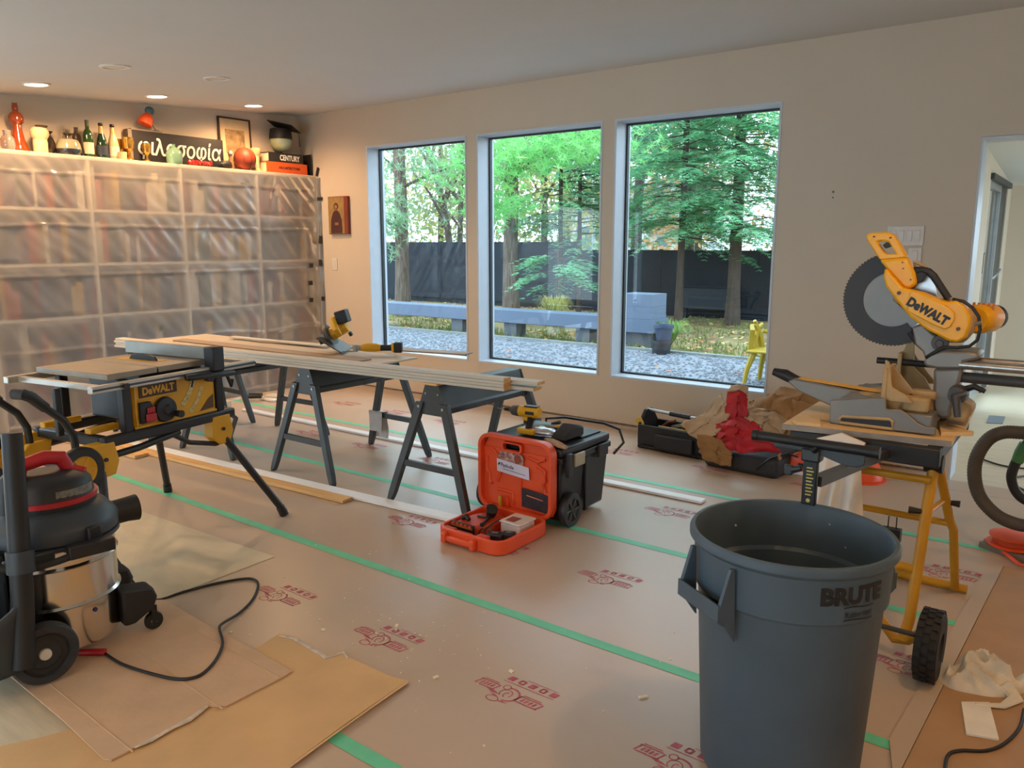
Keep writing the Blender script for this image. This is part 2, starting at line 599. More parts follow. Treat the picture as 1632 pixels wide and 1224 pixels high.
# printed emblem on the paper: banner wings, ring, oval and a row of five blocks between rules
def emblem(sheet, x, y, k=1.0):
    b = B()
    z = 0.0026
    def poly(pts):
        b.add([(x + px * k, y + py * k, z) for px, py in pts], [tuple(range(len(pts)))])
    def quad(cx, cy, w, h, sk=0.0):
        poly([(cx - w / 2 - sk, cy - h / 2), (cx + w / 2 - sk, cy - h / 2), (cx + w / 2 + sk, cy + h / 2), (cx - w / 2 + sk, cy + h / 2)])
    def frame(cx, cy, w, h, t, sk=0.0):
        quad(cx, cy + h / 2, w, t, sk * 0.1)
        quad(cx, cy - h / 2, w, t, sk * 0.1)
        quad(cx - w / 2, cy, t, h, sk)
        quad(cx + w / 2, cy, t, h, sk)
    def arc(cx, cy, rx, ry, t, a0, a1, n=18):
        for i in range(n):
            a, c2 = a0 + (a1 - a0) * i / n, a0 + (a1 - a0) * (i + 1) / n
            poly([(cx + rx * math.cos(a), cy + ry * math.sin(a)), (cx + (rx + t) * math.cos(a), cy + (ry + t) * math.sin(a)),
                  (cx + (rx + t) * math.cos(c2), cy + (ry + t) * math.sin(c2)), (cx + rx * math.cos(c2), cy + ry * math.sin(c2))])
    for i in range(5):                                        # the five blocks
        cx = -0.035 + i * 0.042
        if i in (1, 3):
            frame(cx, 0.085, 0.018, 0.020, 0.008, 0.002)
        else:
            quad(cx, 0.085, 0.026, 0.026, 0.003)
    quad(0.045, 0.062, 0.20, 0.0035)
    quad(0.075, 0.106, 0.12, 0.0025)
    for sx, cx, cy, w in ((-1, -0.085, 0.012, 0.075), (1, 0.090, 0.0, 0.085)):   # banner wings
        frame(cx, cy, w, 0.034, 0.006, 0.006)
        for j in range(4):
            quad(cx + (j - 1.5) * w / 5.5, cy, w / 9, 0.018, 0.003)
        quad(cx, cy + 0.026, w * 0.8, 0.004)
    arc(0.008, 0.0, 0.036, 0.034, 0.007, -0.5 * PI, 0.62 * PI)   # ring and inner strokes
    arc(0.0, 0.0, 0.020, 0.020, 0.004, -0.2 * PI, 1.3 * PI, 14)
    arc(0.004, -0.006, 0.006, 0.012, 0.004, 0.3 * PI, 1.6 * PI, 10)
    arc(-0.018, 0.032, 0.011, 0.011, 0.004, 0, 2 * PI, 14)
    arc(-0.022, -0.046, 0.020, 0.013, 0.004, 0, 2 * PI, 18)      # oval below
    quad(-0.045, -0.012, 0.034, 0.010, -0.012)
    quad(-0.030, -0.026, 0.020, 0.006, -0.010)
    quad(0.018, -0.046, 0.026, 0.006, 0.008)
    ob('printed_emblem', b, M_red, sheet, smooth=0)
for i, (y, xs) in enumerate(((1.87, (-2.64, -2.03, -1.43, -0.83, -0.22)), (2.835, (-2.84, -2.24, -1.63, -1.02, -0.42)), (3.80, (-4.86, -4.21, -3.53, -3.0, -2.4, -1.80, -1.2, -0.45)), (4.75, (-5.53, -4.9, -4.26, -3.6, -2.66, -1.95, -1.3)))):
    for x in xs:
        emblem(sheets[i + 1], x, y)
tape_lab = ['green tape strip crossing the bottom edge beside the bent cardboard', 'green tape strip running from table saw wheel to grey trash can', 'green tape strip running under the sawhorses to the orange case', 'green tape strip on the floor nearest the windows']
for i, (y, x0, x1) in enumerate(((1.38, -1.9, 0.9), (2.335, -5.6, 1.0), (3.30, -6.4, 1.2), (4.25, -6.5, 0.2))):
    rnd = random.Random(i)
    def fn(u, v, y=y, x0=x0, x1=x1, i=i):
        x = x0 + (x1 - x0) * u
        return (x, y + (v - 0.5) * 0.05 + 0.004 * noise.noise((x * 1.7, i * 5.0, 0)), 0.0032 + 0.0006 * noise.noise((x * 6, v * 2, i)))
    tag(ob('masking_tape', B().grid(fn, 60, 2), M_tape), tape_lab[i], 'tape', 'green floor tapes')
# specks of sawdust and chips on the paper
b = B()
rnd = random.Random(4)
for i in range(170):
    x, y = rnd.uniform(-4.4, -0.6), rnd.uniform(1.3, 3.3)
    if i < 150:
        x, y = rnd.gauss(-2.2, 0.45), rnd.gauss(2.0, 0.35)
    if y > 2.62 or (x < -2.9 and y < 2.3):
        continue
    s = rnd.uniform(0.0010, 0.0026) * (2.2 if i % 23 == 0 else 1)
    a = rnd.random() * PI
    b.box(x - s * 1.6, x + s * 1.6, y - s, y + s, 0.002, 0.002 + s, rz=a)
o = ob('sawdust_specks', b, mat('sawdust', (235, 222, 196), 0.8), smooth=0)
tag(o, 'scattered pale sawdust specks and chips on the floor paper', 'sawdust', kind='stuff')
tag(ob('wood_chip', B().box(-1.075, -1.045, 2.115, 2.127, 0.0021, 0.007, rz=0.9), mat('sawdust', (235, 222, 196))), 'single pale wood chip on floor paper left of trash can', 'wood chip')

# cardboard
M_card = mat('cardboard', (208, 172, 138), 0.75, var=0.06, scale=7, bump=0.08, bscale=40)
M_card2 = mat('cardboard_yellow', (212, 172, 122), 0.75, var=0.06, scale=5, bump=0.08, bscale=30)
M_torn = mat('torn_paper_edge', (206, 190, 172), 0.9, var=0.15, scale=50)
def torn(p0, p1, n, amp, seed):
    out = []
    p0, p1 = Vector(p0), Vector(p1)
    d = (p1 - p0)
    nn = Vector((-d.y, d.x)).normalized()
    for i in range(n + 1):
        t = i / n
        k = amp * noise.noise((t * 9, seed * 3.7, 0.5)) * (1 if 0 < i < n else 0)
        out.append(tuple(p0 + d * t + nn * k))
    return out
c2 = [(-2.545,0.545),(-2.234,0.593),(-1.689,1.194),(-1.716,1.460),(-1.731,1.722)]
c2b = [(-1.731,1.722),(-1.804,1.706),(-2.009,1.706),(-2.055,1.726),(-2.078,1.665),(-2.196,1.676),(-2.278,1.684),(-2.345,1.664),(-2.302,1.459)]
k = thing('cardboard_sheet', 'large bent cardboard sheet with torn back edge at the bottom of the picture', 'cardboard', (*c2[2], 0.0))
ob('sheet', slab(c2 + c2b[1:] + [(-2.212,1.214),(-2.389,0.838)], 0.0075, 0.012), M_card2, k)
te = [(-2.331,1.654),(-2.265,1.674),(-2.183,1.666),(-2.065,1.655),(-2.043,1.716),(-1.997,1.696)]
b = B()
b.tube([(p[0], p[1], 0.013) for p in te], [0.004, 0.009, 0.008, 0.010, 0.008, 0.003], 6, flat=0.4)
ob('torn_edge', b, M_torn, k)
ob('curled_edge', B().grid(lambda u, v: (c2[2][0] + (c2[4][0] - c2[2][0]) * u + 0.012 * v, c2[2][1] + (c2[4][1] - c2[2][1]) * u - 0.012 * v, 0.012 + 0.004 * math.sin(PI * u) * v), 12, 2), M_card2, k)
c1 = [(-3.015,0.932),(-2.910,0.932),(-2.414,0.921),(-2.128,0.905)]
c1b = [(-2.128,0.905),(-2.104,0.916),(-2.104,0.965),(-2.107,0.998),(-2.105,1.074),(-2.106,1.152),(-2.126,1.228),(-2.079,1.264),(-2.075,1.475),(-2.081,1.521)]
c1c = [(-2.081,1.521),(-2.328,1.530),(-2.505,1.530),(-2.949,1.552),(-3.106,1.419),(-3.069,1.118)]
k = thing('cardboard_sheet', 'creased cardboard sheet under the wet dry vacuum', 'cardboard', (*c1[3], 0.0))
ob('sheet', slab(c1[:-1] + c1b[:-1] + c1c, 0.0135, 0.0185), M_card, k)
te = [(-2.102,0.983),(-2.099,1.029),(-2.105,1.100),(-2.102,1.150),(-2.122,1.226)]
ob('torn_edge', B().tube([(p[0], p[1], 0.0195) for p in te], [0.004, 0.010, 0.008, 0.012, 0.006], 6, flat=0.4), M_torn, k)
M_crease = mat('cardboard_crease', (206, 172, 136), 0.8)
for pp in ([(-2.649,1.478),(-2.080,1.467)], [(-2.651,1.272),(-2.071,1.248)], [(-2.654,0.987),(-2.089,0.971)]):
    (xa, ya), (xb, yb) = pp
    ob('crease', B().tube([(xa, ya, 0.0188), ((xa + xb) / 2, (ya + yb) / 2, 0.0192), (xb, yb, 0.0188)], 0.0035, 6, flat=0.4), M_crease, k)
# thin drop sheet under the table saw
M_drop = mat('drop_sheet', (206, 192, 162), 0.4, var=0.06, scale=4, bump=0.3, bscale=10)
dq = [(-4.358,1.937),(-4.118,2.078),(-2.995,2.125),(-2.987,1.473),(-3.247,1.334)]
b = B()
A_, B_, C_, D_ = [Vector((*p, 0)) for p in (dq[0], dq[1], dq[2], dq[3])]
A_ = Vector((-4.15, 1.50, 0))
B_ = Vector((*dq[1], 0))
def drop(u, v):
    p = (A_ * (1 - u) + D_ * u) * (1 - v) + (B_ * (1 - u) + C_ * u) * v
    e = min(u, 1 - u, v, 1 - v)
    h = 0.004 + min(1, e * 12) * 0.010 * (0.7 + noise.noise((p.x * 3 + p.y * 6, p.y * 2, 1.0)) + 0.6 * noise.noise((p.x * 9, p.y * 12, 3.0)))
    return (p.x, p.y, 0.0042 if (Vector((p.x, p.y)) - Vector((-3.245, 1.48))).length < 0.07 else max(0.004, 0.6 * h))
b.grid(drop, 40, 30)
tag(ob('drop_sheet', b, M_drop, smooth=80), 'thin beige plastic drop sheet spread between table saw and vacuum', 'drop sheet')
# right-hand protection board strip
rb = [(-0.405,4.314),(-0.199,4.620)]
M_rb = mat('brown_hardboard', (178, 138, 96), 0.6, var=0.06, scale=6)
k = thing('cardboard_strip', 'brown cardboard strip along the right edge under the white rag', 'cardboard', (-0.3, 2.3, 0))
ob('sheet', slab([(-0.315, 2.15), (0.12, 2.15), (0.10, 4.05), (-0.235, 4.05)], 0.004, 0.009), M_rb, k)
ob('fold_flap', slab([(-0.37, 2.35), (-0.317, 2.15), (-0.236, 4.05), (-0.30, 3.85)], 0.004, 0.012), M_paper, k)
k = thing('metal_threshold', 'dark grey metal threshold corner at the bottom right', 'threshold', (-0.3, 2.2, 0))
ob('plate', slab([(-0.30, 2.02), (-0.12, 2.02), (-0.14, 2.145), (-0.29, 2.145)], 0.004, 0.02), mat('dark_plate', (60, 58, 56), 0.5), k)

# ============================================================ BOOKCASE, BOOKS, PLASTIC
M_case = mat('cream_bookcase', (226, 214, 194), 0.5, var=0.02)
FX, BX = -6.62, -6.835
UP = [1.575, 2.365, 3.15, 3.945, 4.73, 5.42]
SH = [0.06, 0.45, 0.875, 1.295, 1.725]
bc = thing('bookcase', 'tall cream bookcase wrapped in plastic along the left wall', 'bookcase', (-6.7, 3.5, 0))
for y in UP:
    ob('upright', B().box(BX + 0.006, FX, y - 0.012, y + 0.012, 0.002, 2.12), M_case, bc)
for i in range(5):
    for z in SH:
        ob('shelf', B().box(BX + 0.006, FX - 0.003, UP[i] + 0.012, UP[i + 1] - 0.012, z - 0.012, z + 0.012), M_case, bc)
ob('top_board', B().box(BX, FX + 0.006, UP[0] - 0.02, WY - 0.004, 2.1205, 2.15), M_case, bc)
ob('back_panel', B().box(BX, BX + 0.006, UP[0], UP[-1], 0.0, 2.12), M_case, bc)
rnd = random.Random(11)
bcols = [(120, 40, 36), (52, 62, 84), (196, 184, 160), (150, 120, 80), (70, 84, 62), (40, 38, 40), (210, 200, 186), (170, 80, 50), (96, 70, 90), (60, 80, 100), (186, 150, 60), (110, 100, 92)]
bm_ = [mat('book_cloth_%d' % i, c2, 0.6) for i, c2 in enumerate(bcols)]
unit = []
for i, m_ in enumerate(bm_):
    me_o = ob('book', B().box(0, 1, 0, 1, 0, 1), m_, smooth=0)
    unit.append(me_o.data)
    bpy.data.objects.remove(me_o)
bnames = ['dark red', 'slate blue', 'pale beige', 'tan', 'olive green', 'black', 'off white', 'rust orange', 'dull purple', 'steel blue', 'mustard', 'grey']
ORD = ['first', 'second', 'third', 'fourth', 'fifth', 'sixth', 'seventh', 'eighth', 'ninth', 'tenth', 'eleventh', 'twelfth', 'thirteenth', 'fourteenth', 'fifteenth', 'sixteenth', 'seventeenth', 'eighteenth', 'nineteenth', 'twentieth', 'twenty first', 'twenty second']
SHN = ['lowest', 'second lowest', 'middle', 'second highest', 'highest']
BAYN = ['leftmost', 'second', 'third', 'rightmost']
for ci in range(1, 5):
    for ri, z in enumerate(SH):
        top = (SH + [2.12])[ri + 1] - 0.012
        y = UP[ci] + 0.02
        cnt = 0
        end = UP[ci + 1] - 0.02
        hmax = top - z - 0.03
        while True:
            w_ = rnd.uniform(0.028, 0.062)
            if y + w_ > end:
                break
            if rnd.random() < 0.10:
                y += rnd.uniform(0.02, 0.09)
                continue
            h_ = hmax * rnd.uniform(0.55, 0.95)
            d_ = rnd.uniform(0.14, 0.18)
            ki = rnd.randrange(len(unit))
            cnt += 1
            o = bpy.data.objects.new('book', unit[ki])
            COL.objects.link(o)
            o.location = (FX - 0.012 - d_ - rnd.uniform(0, 0.015), y, z + 0.0122)
            o.scale = (d_, w_ - 0.002, h_)
            tag(o, '%s book %s from left, %s shelf of %s bay, behind plastic' % (bnames[ki], ORD[cnt - 1], SHN[ri], BAYN[ci - 1]), 'book', 'books %s shelf %s bay' % (SHN[ri], BAYN[ci - 1]))
            y += w_
# plastic sheeting
m = bpy.data.materials.new('frosted_plastic')
m.use_nodes = True
n, l = m.node_tree.nodes, m.node_tree.links
n.remove(n['Principled BSDF'])
tr = n.new('ShaderNodeBsdfTransparent')
tr.inputs['Color'].default_value = (0.93, 0.92, 0.9, 1)
df = n.new('ShaderNodeBsdfDiffuse')
df.inputs['Color'].default_value = (0.70, 0.68, 0.65, 1)
tl = n.new('ShaderNodeBsdfTranslucent')
tl.inputs['Color'].default_value = (0.75, 0.73, 0.7, 1)
gl = n.new('ShaderNodeBsdfGlossy')
gl.inputs['Roughness'].default_value = 0.3
m1 = n.new('ShaderNodeMixShader')
m1.inputs[0].default_value = 0.45
l.new(df.outputs[0], m1.inputs[1])
l.new(tl.outputs[0], m1.inputs[2])
m2 = n.new('ShaderNodeMixShader')
tcn = n.new('ShaderNodeTexCoord')
nzz = n.new('ShaderNodeTexNoise')
nzz.inputs['Scale'].default_value = 2.2
l.new(tcn.outputs['Object'], nzz.inputs['Vector'])
mr = n.new('ShaderNodeMapRange')
mr.inputs['From Min'].default_value = 0.3
mr.inputs['From Max'].default_value = 0.7
mr.inputs['To Min'].default_value = 0.44
mr.inputs['To Max'].default_value = 0.58
l.new(nzz.outputs['Fac'], mr.inputs['Value'])
l.new(mr.outputs[0], m2.inputs[0])
l.new(tr.outputs[0], m2.inputs[1])
l.new(m1.outputs[0], m2.inputs[2])
m3 = n.new('ShaderNodeMixShader')
fr = n.new('ShaderNodeFresnel')
fr.inputs['IOR'].default_value = 1.4
l.new(fr.outputs[0], m3.inputs[0])
l.new(m2.outputs[0], m3.inputs[1])
l.new(gl.outputs[0], m3.inputs[2])
l.new(m3.outputs[0], n['Material Output'].inputs['Surface'])
M_plastic = m
def plast(u, v):
    y = UP[0] - 0.05 + u * (WY - 0.006 - UP[0] + 0.05)
    z = 0.01 + v * 2.135
    # fabric pulled flat on uprights and shelves, slack folds between; diagonal pleats hang from the top
    dy = min(abs(y - q) for q in UP)
    dz = min(abs(z - q) for q in SH + [2.14])
    slack = min(1.0, dy / 0.10) * min(1.0, dz / 0.05)
    f1 = noise.noise((y * 9 + z * 7, z * 2.0 - y * 1.2, 0.3))
    top = max(0.0, (z - 1.25) / 0.9)
    bay = (y * 1.27) % 1.0
    pleat = math.sin((y * 1.15 + z * (1.0 if bay > .3 else -0.6)) * 42 + 4 * noise.noise((y * 2, z * 2, 4))) * top * max(0.0, noise.noise((y * 1.6, z * 1.1, 8)) + 0.35)
    hor = math.exp(-((z - 1.60 - 0.02 * noise.noise((y * 3, 1, 2))) / 0.012) ** 2) + math.exp(-((z - 1.21) / 0.010) ** 2) + math.exp(-((z - 0.62 - 0.03 * noise.noise((y * 2, 5, 2))) / 0.014) ** 2) + math.exp(-((z - 2.00 - 0.01 * noise.noise((y * 4, 7, 2))) / 0.010) ** 2)
    x = FX + 0.010 + slack * (0.006 + 0.010 * f1 + 0.010 * pleat) + 0.010 * hor * min(1, dy / .05)
    return (max(x, FX + 0.009), y, z)
ps = thing('plastic_sheeting', 'translucent plastic sheeting hung over the whole bookcase front', 'plastic sheet', (-6.6, 3.5, 0.0))
ob('sheet', B().grid(plast, 300, 170), M_plastic, ps, smooth=180)
ob('side_flap', B().grid(lambda u, v: (FX + 0.014 + 0.07 * u + 0.006 * noise.noise((v * 9, u * 3, 2)), WY - 0.005 - 0.006 * abs(noise.noise((v * 12, u * 5, 7))), 0.1 + 2.03 * v), 4, 60), M_plastic, ps, smooth=180)
M_btape = mat('black_tape', (42, 36, 32), 0.6)
def btape(y, x, z, w_, h_, rot, lab, onwall):
    bb = B()
    if onwall:
        bb.box(x - w_ / 2, x + w_ / 2, WY - 0.012, WY - 0.0105, z - h_ / 2, z + h_ / 2, ry=rot)
    else:
        bb.box(x, x + 0.0015, y - w_ / 2, y + w_ / 2, z - h_ / 2, z + h_ / 2, rx=rot)
    tag(ob('tape_patch', bb, M_btape), lab, 'tape', 'black tape patches')
tp = [(-6.574,2.188),(-6.552,1.917),(-6.569,1.504),(-6.585,1.265),(-6.568,0.893),(-6.580,0.554)]
for (x, z), w_, h_, r_, lab in zip(tp, (0.035, 0.085, 0.05, 0.05, 0.05, 0.05), (0.09, 0.035, 0.08, 0.065, 0.045, 0.06), (0.35, 0, 0.15, 0, 0, 0),
        ('topmost tilted black tape patch at the plastic corner', 'wide black tape patch beside the icon top', 'black tape patch on wall level with the icon bottom', 'black tape patch on wall level with light switch', 'small black tape patch on wall below the switch', 'lowest black tape patch on the wall above circular saw')):
    btape(0, x, z, w_, h_, r_, lab, True)
tp = [(5.312,1.242),(5.294,1.062),(5.292,0.887)]
for (y, z), lab in zip(tp, ('top one of three black tape patches on the plastic', 'middle one of three black tape patches on the plastic', 'bottom one of three black tape patches on the plastic')):
    btape(y, -6.588, z, 0.05, 0.045, 0, lab, False)

# ============================================================ THINGS ON TOP OF THE BOOKCASE
TZ = 2.1505
TXc = -6.72
def mglass(name, c2, r=0.05, a=0.5):
    """coloured bottle glass: glossy tinted body with some pass-through"""
    if name in MATS:
        return MATS[name]
    m = mat(name, c2, r, 0, coat=0.6)
    m.node_tree.nodes['Principled BSDF'].inputs['Transmission Weight'].default_value = a
    return m
G_clear = mglass('clear_glass', (225, 222, 214), 0.05, 0.85)
G_green = mglass('green_bottle_glass', (52, 84, 28), 0.08, 0.35)
G_dkgreen = mglass('dark_green_glass', (28, 60, 34), 0.08, 0.3)
G_aqua = mglass('aqua_glass', (136, 178, 150), 0.12, 0.35)
G_orange = mglass('amber_orange_glass', (176, 74, 30), 0.12, 0.25)
M_gold = mat('gold_metal', (196, 150, 70), 0.25, 0.9, var=0.2, scale=40)
M_cream = mat('cream_ceramic', (226, 196, 148), 0.5)
M_dkpot = mat('dark_glazed_pot', (62, 50, 42), 0.2, coat=0.5)
M_black = mat('matte_black', (24, 23, 24), 0.55)
M_label = mat('paper_label', (226, 210, 180), 0.6)
M_foil = mat('gold_foil', (214, 176, 110), 0.35, 0.5)
def topat(y, x=TXc):
    return (x, y, TZ)
# pixel columns were measured to these y positions along the case
def lat(name, prof, m, par, c2, n=20):
    return ob(name, B().lathe(prof, c2, n), m, par)
c0 = topat(2.49, -6.74)
t = thing('decanter', 'clear cut glass decanter with stopper at the far left of the bookcase top', 'decanter', c0)
lat('body', [(0.055, 0), (0.075, 0.02), (0.085, 0.08), (0.06, 0.13), (0.028, 0.17), (0.026, 0.21), (0.036, 0.225)], G_clear, t, c0)
lat('stopper', [(0.02, 0.226), (0.03, 0.25), (0.024, 0.28), (0.0, 0.30)], G_clear, t, c0)
c0 = topat(2.60, -6.66)
t = thing('glass_jug', 'squat clear glass jug in front of the orange bottle', 'jug', c0)
lat('body', [(0.04, 0), (0.05, 0.03), (0.047, 0.08), (0.026, 0.11), (0.03, 0.14)], G_clear, t, c0)
c0 = topat(2.715, -6.765)
t = thing('glass_bottle', 'tall amber orange genie bottle with bulb neck and flared skirt', 'bottle', c0)
lat('skirt', [(0.074, 0), (0.073, 0.02), (0.06, 0.05), (0.045, 0.10), (0.033, 0.17), (0.03, 0.20)], G_orange, t, c0)
lat('bulb', [(0.03, 0.20), (0.05, 0.225), (0.052, 0.26), (0.04, 0.285), (0.02, 0.30)], G_orange, t, c0)
lat('stopper', [(0.02, 0.30), (0.022, 0.335), (0.017, 0.355), (0.02, 0.36), (0.0, 0.362)], G_orange, t, c0)
c0 = topat(2.837, -6.685)
t = thing('ceramic_jar', 'cream jug shaped like a round head with dark rim', 'jug', c0)
lat('body', [(0.05, 0), (0.052, 0.08), (0.048, 0.10), (0.064, 0.13), (0.066, 0.16), (0.05, 0.185), (0.03, 0.19)], M_cream, t, c0)
ob('rim', B().lathe([(0.03, 0.191), (0.045, 0.2), (0.045, 0.205), (0.03, 0.205)], (c0[0], c0[1] + 0.02, c0[2]), 16), M_dkpot, t)
c0 = topat(2.94, -6.783)
t = thing('vase', 'small dark round vase with narrow flared lip', 'vase', c0)
lat('body', [(0.034, 0), (0.048, 0.05), (0.05, 0.09), (0.035, 0.13), (0.022, 0.15), (0.022, 0.16), (0.04, 0.18)], M_dkpot, t, c0)
c0 = topat(3.055, -6.703)
t = thing('glazed_pot', 'wide low pot, pale sage above and dark blue below', 'pot', c0)
lat('body', [(0.078, 0), (0.089, 0.025), (0.09, 0.048)], mat('dark_blue_glaze', (42, 46, 56), 0.15, coat=0.6), t, c0, 28)
lat('shoulder', [(0.09, 0.048), (0.084, 0.09), (0.07, 0.12), (0.04, 0.13), (0.022, 0.135)], mat('sage_glaze', (150, 148, 120), 0.15, coat=0.6), t, c0, 28)
lat('neck', [(0.02, 0.135), (0.018, 0.15), (0.038, 0.168), (0.036, 0.17)], M_dkpot, t, c0)
c0 = topat(3.162, -6.79)
t = thing('slim_bottle', 'slim dark taupe bottle standing behind the wide pot', 'bottle', c0)
lat('body', [(0.032, 0), (0.033, 0.16), (0.028, 0.18), (0.015, 0.20), (0.014, 0.225), (0.018, 0.235), (0.0, 0.236)], mat('taupe_glaze', (84, 66, 52), 0.35), t, c0)
c0 = topat(3.085, -6.812)
t = thing('slim_bottle', 'small clear glass bottle behind the slim taupe bottle', 'bottle', c0)
lat('body', [(0.02, 0), (0.021, 0.16), (0.010, 0.19), (0.011, 0.215)], G_clear, t, c0)
def wine(y, x, lab, g, cap, labm, h=0.29, champ=False):
    c0 = topat(y, x)
    t = thing('wine_bottle', lab, 'bottle', c0, group='bottles on the bookcase')
    if champ:
        pr = [(0.04, 0), (0.044, 0.02), (0.044, 0.10), (0.036, 0.15), (0.020, 0.20), (0.016, 0.235)]
    else:
        pr = [(0.036, 0), (0.038, 0.01), (0.038, 0.17), (0.03, 0.20), (0.015, 0.225), (0.014, 0.285)]
    lat('glass', pr, g, t, c0)
    lat('foil', [(0.0215, 0.195), (0.0175, 0.235), (0.0175, h - 0.02), (0.0, h - 0.019)] if champ else [(0.0155, 0.24), (0.0155, h), (0, h)], cap, t, c0)
    if champ:
        lat('cork', [(0.014, h - 0.02), (0.019, h - 0.01), (0.016, h + 0.005), (0, h + 0.006)], M_black, t, c0)
    lat('label', [(0.0445 if champ else 0.0385, 0.025), (0.0445 if champ else 0.0385, 0.10 if champ else 0.115)], labm, t, c0)
    return t
wine(3.21, -6.70, 'green wine bottle with square white label', G_green, mat('green_foil', (84, 92, 54), 0.4), M_label)
wine(3.318, -6.70, 'dark green champagne bottle with gold neck foil and blue label', G_dkgreen, M_foil, mat('blue_label', (40, 50, 64), 0.5), 0.275, True)
wine(3.412, -6.70, 'champagne bottle with cream label, right of the dark green one', mat('pale_bottle', (206, 178, 130), 0.25), M_foil, M_label, 0.275, True)
c0 = topat(3.455, -6.645)
t = thing('mug', 'small cream mug beside the gold goblet', 'mug', c0)
lat('body', [(0.03, 0), (0.034, 0.06), (0.031, 0.06), (0.028, 0.006), (0, 0.006)], M_cream, t, c0)
def goblet(y, x, k, lab):
    c0 = topat(y, x)
    t = thing('goblet', lab, 'goblet', c0, group='goblets on the bookcase')
    lat('bowl', [(0.012 * k, 0.07 * k), (0.040 * k, 0.10 * k), (0.046 * k, 0.16 * k), (0.042 * k, 0.19 * k), (0.044 * k, 0.195 * k), (0.038 * k, 0.19 * k), (0.036 * k, 0.11 * k), (0, 0.10 * k)], M_gold, t, c0)
    lat('stem', [(0.04 * k, 0), (0.036 * k, 0.01 * k), (0.012 * k, 0.03 * k), (0.012 * k, 0.07 * k)], M_gold, t, c0)
goblet(3.525, -6.67, 0.95, 'wide gold goblet at the left end of the dark sign')
goblet(3.675, -6.665, 0.78, 'narrow gold goblet in front of the dark sign')
goblet(3.49, -6.765, 0.9, 'gold cup standing behind the cream mug')
# dark sign box with Greek lettering
sy0, sy1, sz0, sz1 = 3.60, 4.47, TZ, TZ + 0.265
t = thing('sign_board', 'long black sign box with white Greek lettering', 'sign', (-6.76, 4.03, TZ))
ob('box', B().box(-6.82, -6.745, sy0, sy1, sz0, sz1), mat('sign_black', (34, 31, 30), 0.5), t, bevel=0.004)
ob('grey_edge', B().box(-6.815, -6.742, sy0 - 0.035, sy0 - 0.001, sz0, sz1 + 0.004).box(-6.815, -6.75, sy0, 3.88, sz1 + 0.0005, sz1 + 0.014), mat('sign_grey', (120, 108, 94), 0.6), t)
b = fit(text_mesh('φιλοσοφία', 0.2, 0.002, 0.002, shear=0.15), 0.80, 0.19)
b.xf(basis((-6.742, 4.045, TZ + 0.125), (0, 1, 0), (0, 0, 1)))
ob('lettering', b, mat('sign_white', (232, 226, 214), 0.5), t, smooth=0)
# orange shaded lamp behind the sign, blue ball on top
c0 = topat(3.80, -6.829)
t = thing('desk_lamp', 'small lamp with orange cone shade and blue top above the sign', 'lamp', c0)
sgz = TZ + 0.2795
t.location = (-6.785, 3.84, sgz)
t['_w'] = [-6.785, 3.84, sgz]
ob('base', B().lathe([(0.03, 0), (0.03, 0.006), (0.006, 0.010)], (-6.785, 3.84, sgz), 16), M_black, t)
ob('arm', B().tube([(-6.785, 3.84, sgz + 0.008), (-6.77, 3.80, sgz + 0.05), (-6.745, 3.76, sgz + 0.075)], 0.004, 6), mat('lamp_wire', (120, 110, 100), 0.4, 0.6), t)
ob('shade', B().lathe([(0.062, -0.05), (0.055, 0.0), (0.028, 0.05)], (-6.735, 3.735, sgz + 0.085), 20, (0.1, 0.45, 1)), mat('orange_shade', (232, 88, 40), 0.4), t)
ob('ball', B().sph((-6.73, 3.765, sgz + 0.155), 0.038), mat('blue_ball', (70, 110, 124), 0.35), t)
c0 = topat(3.93, -6.672)
t = thing('demijohn', 'squat aqua green glass jug in front of the sign', 'jug', c0)
lat('body', [(0.062, 0), (0.068, 0.02), (0.07, 0.08), (0.06, 0.115), (0.03, 0.14), (0.014, 0.15), (0.014, 0.168), (0.018, 0.172), (0, 0.172)], G_aqua, t, c0, 28)
# red letters / ornament heap
M_redp = mat('red_plastic', (170, 36, 32), 0.4)
t = thing('red_garland', 'low heap of red ornaments in front of the sign', 'ornament', topat(4.18, -6.665))
rnd = random.Random(3)
for i in range(9):
    y = 4.075 + i * 0.025
    ob('bead', B().sph((-6.665 + rnd.uniform(-0.015, 0.015), y, TZ + 0.024 + rnd.uniform(0, 0.012)), 0.022, 0.018, 0.022, 8, 6, 0.5, 3, i), M_redp, t)
t = thing('black_case', 'low black pouch left of the basketball', 'pouch', topat(4.42, -6.665))
ob('body', B().sph((-6.665, 4.415, TZ + 0.036), 0.045, 0.085, 0.036, 16, 10, 0.3, 2, 5), M_black, t)
# basketball
c0 = (-6.685, 4.655, TZ + 0.106)
t = thing('basketball', 'orange brown basketball on top of the bookcase', 'ball', (c0[0], c0[1], TZ))
ob('ball', B().sph(c0, 0.105, nu=28, nv=18), mat('basketball_leather', (160, 66, 40), 0.55, var=0.12, scale=14, bump=0.1, bscale=200), t)
b = B()
for ax in ((1, 0, 0.2), (0, 1, 0.1)):
    A1 = Vector(ax).normalized()
    u_ = A1.orthogonal().normalized()
    v_ = A1.cross(u_)
    b.tube([Vector(c0) + (u_ * math.cos(2 * PI * k / 32) + v_ * math.sin(2 * PI * k / 32)) * 0.1052 for k in range(32)], 0.0022, 5, True)
for sg in (-1, 1):
    b.tube([(c0[0] + 0.1052 * math.cos(a) * 0.80, c0[1] + sg * (0.05 + 0.014 * math.cos(2 * a)), c0[2] + 0.1052 * math.sin(a) * 0.80) for a in [2 * PI * k / 24 for k in range(24)]], 0.0022, 5, True)
ob('seam', b, M_black, t)
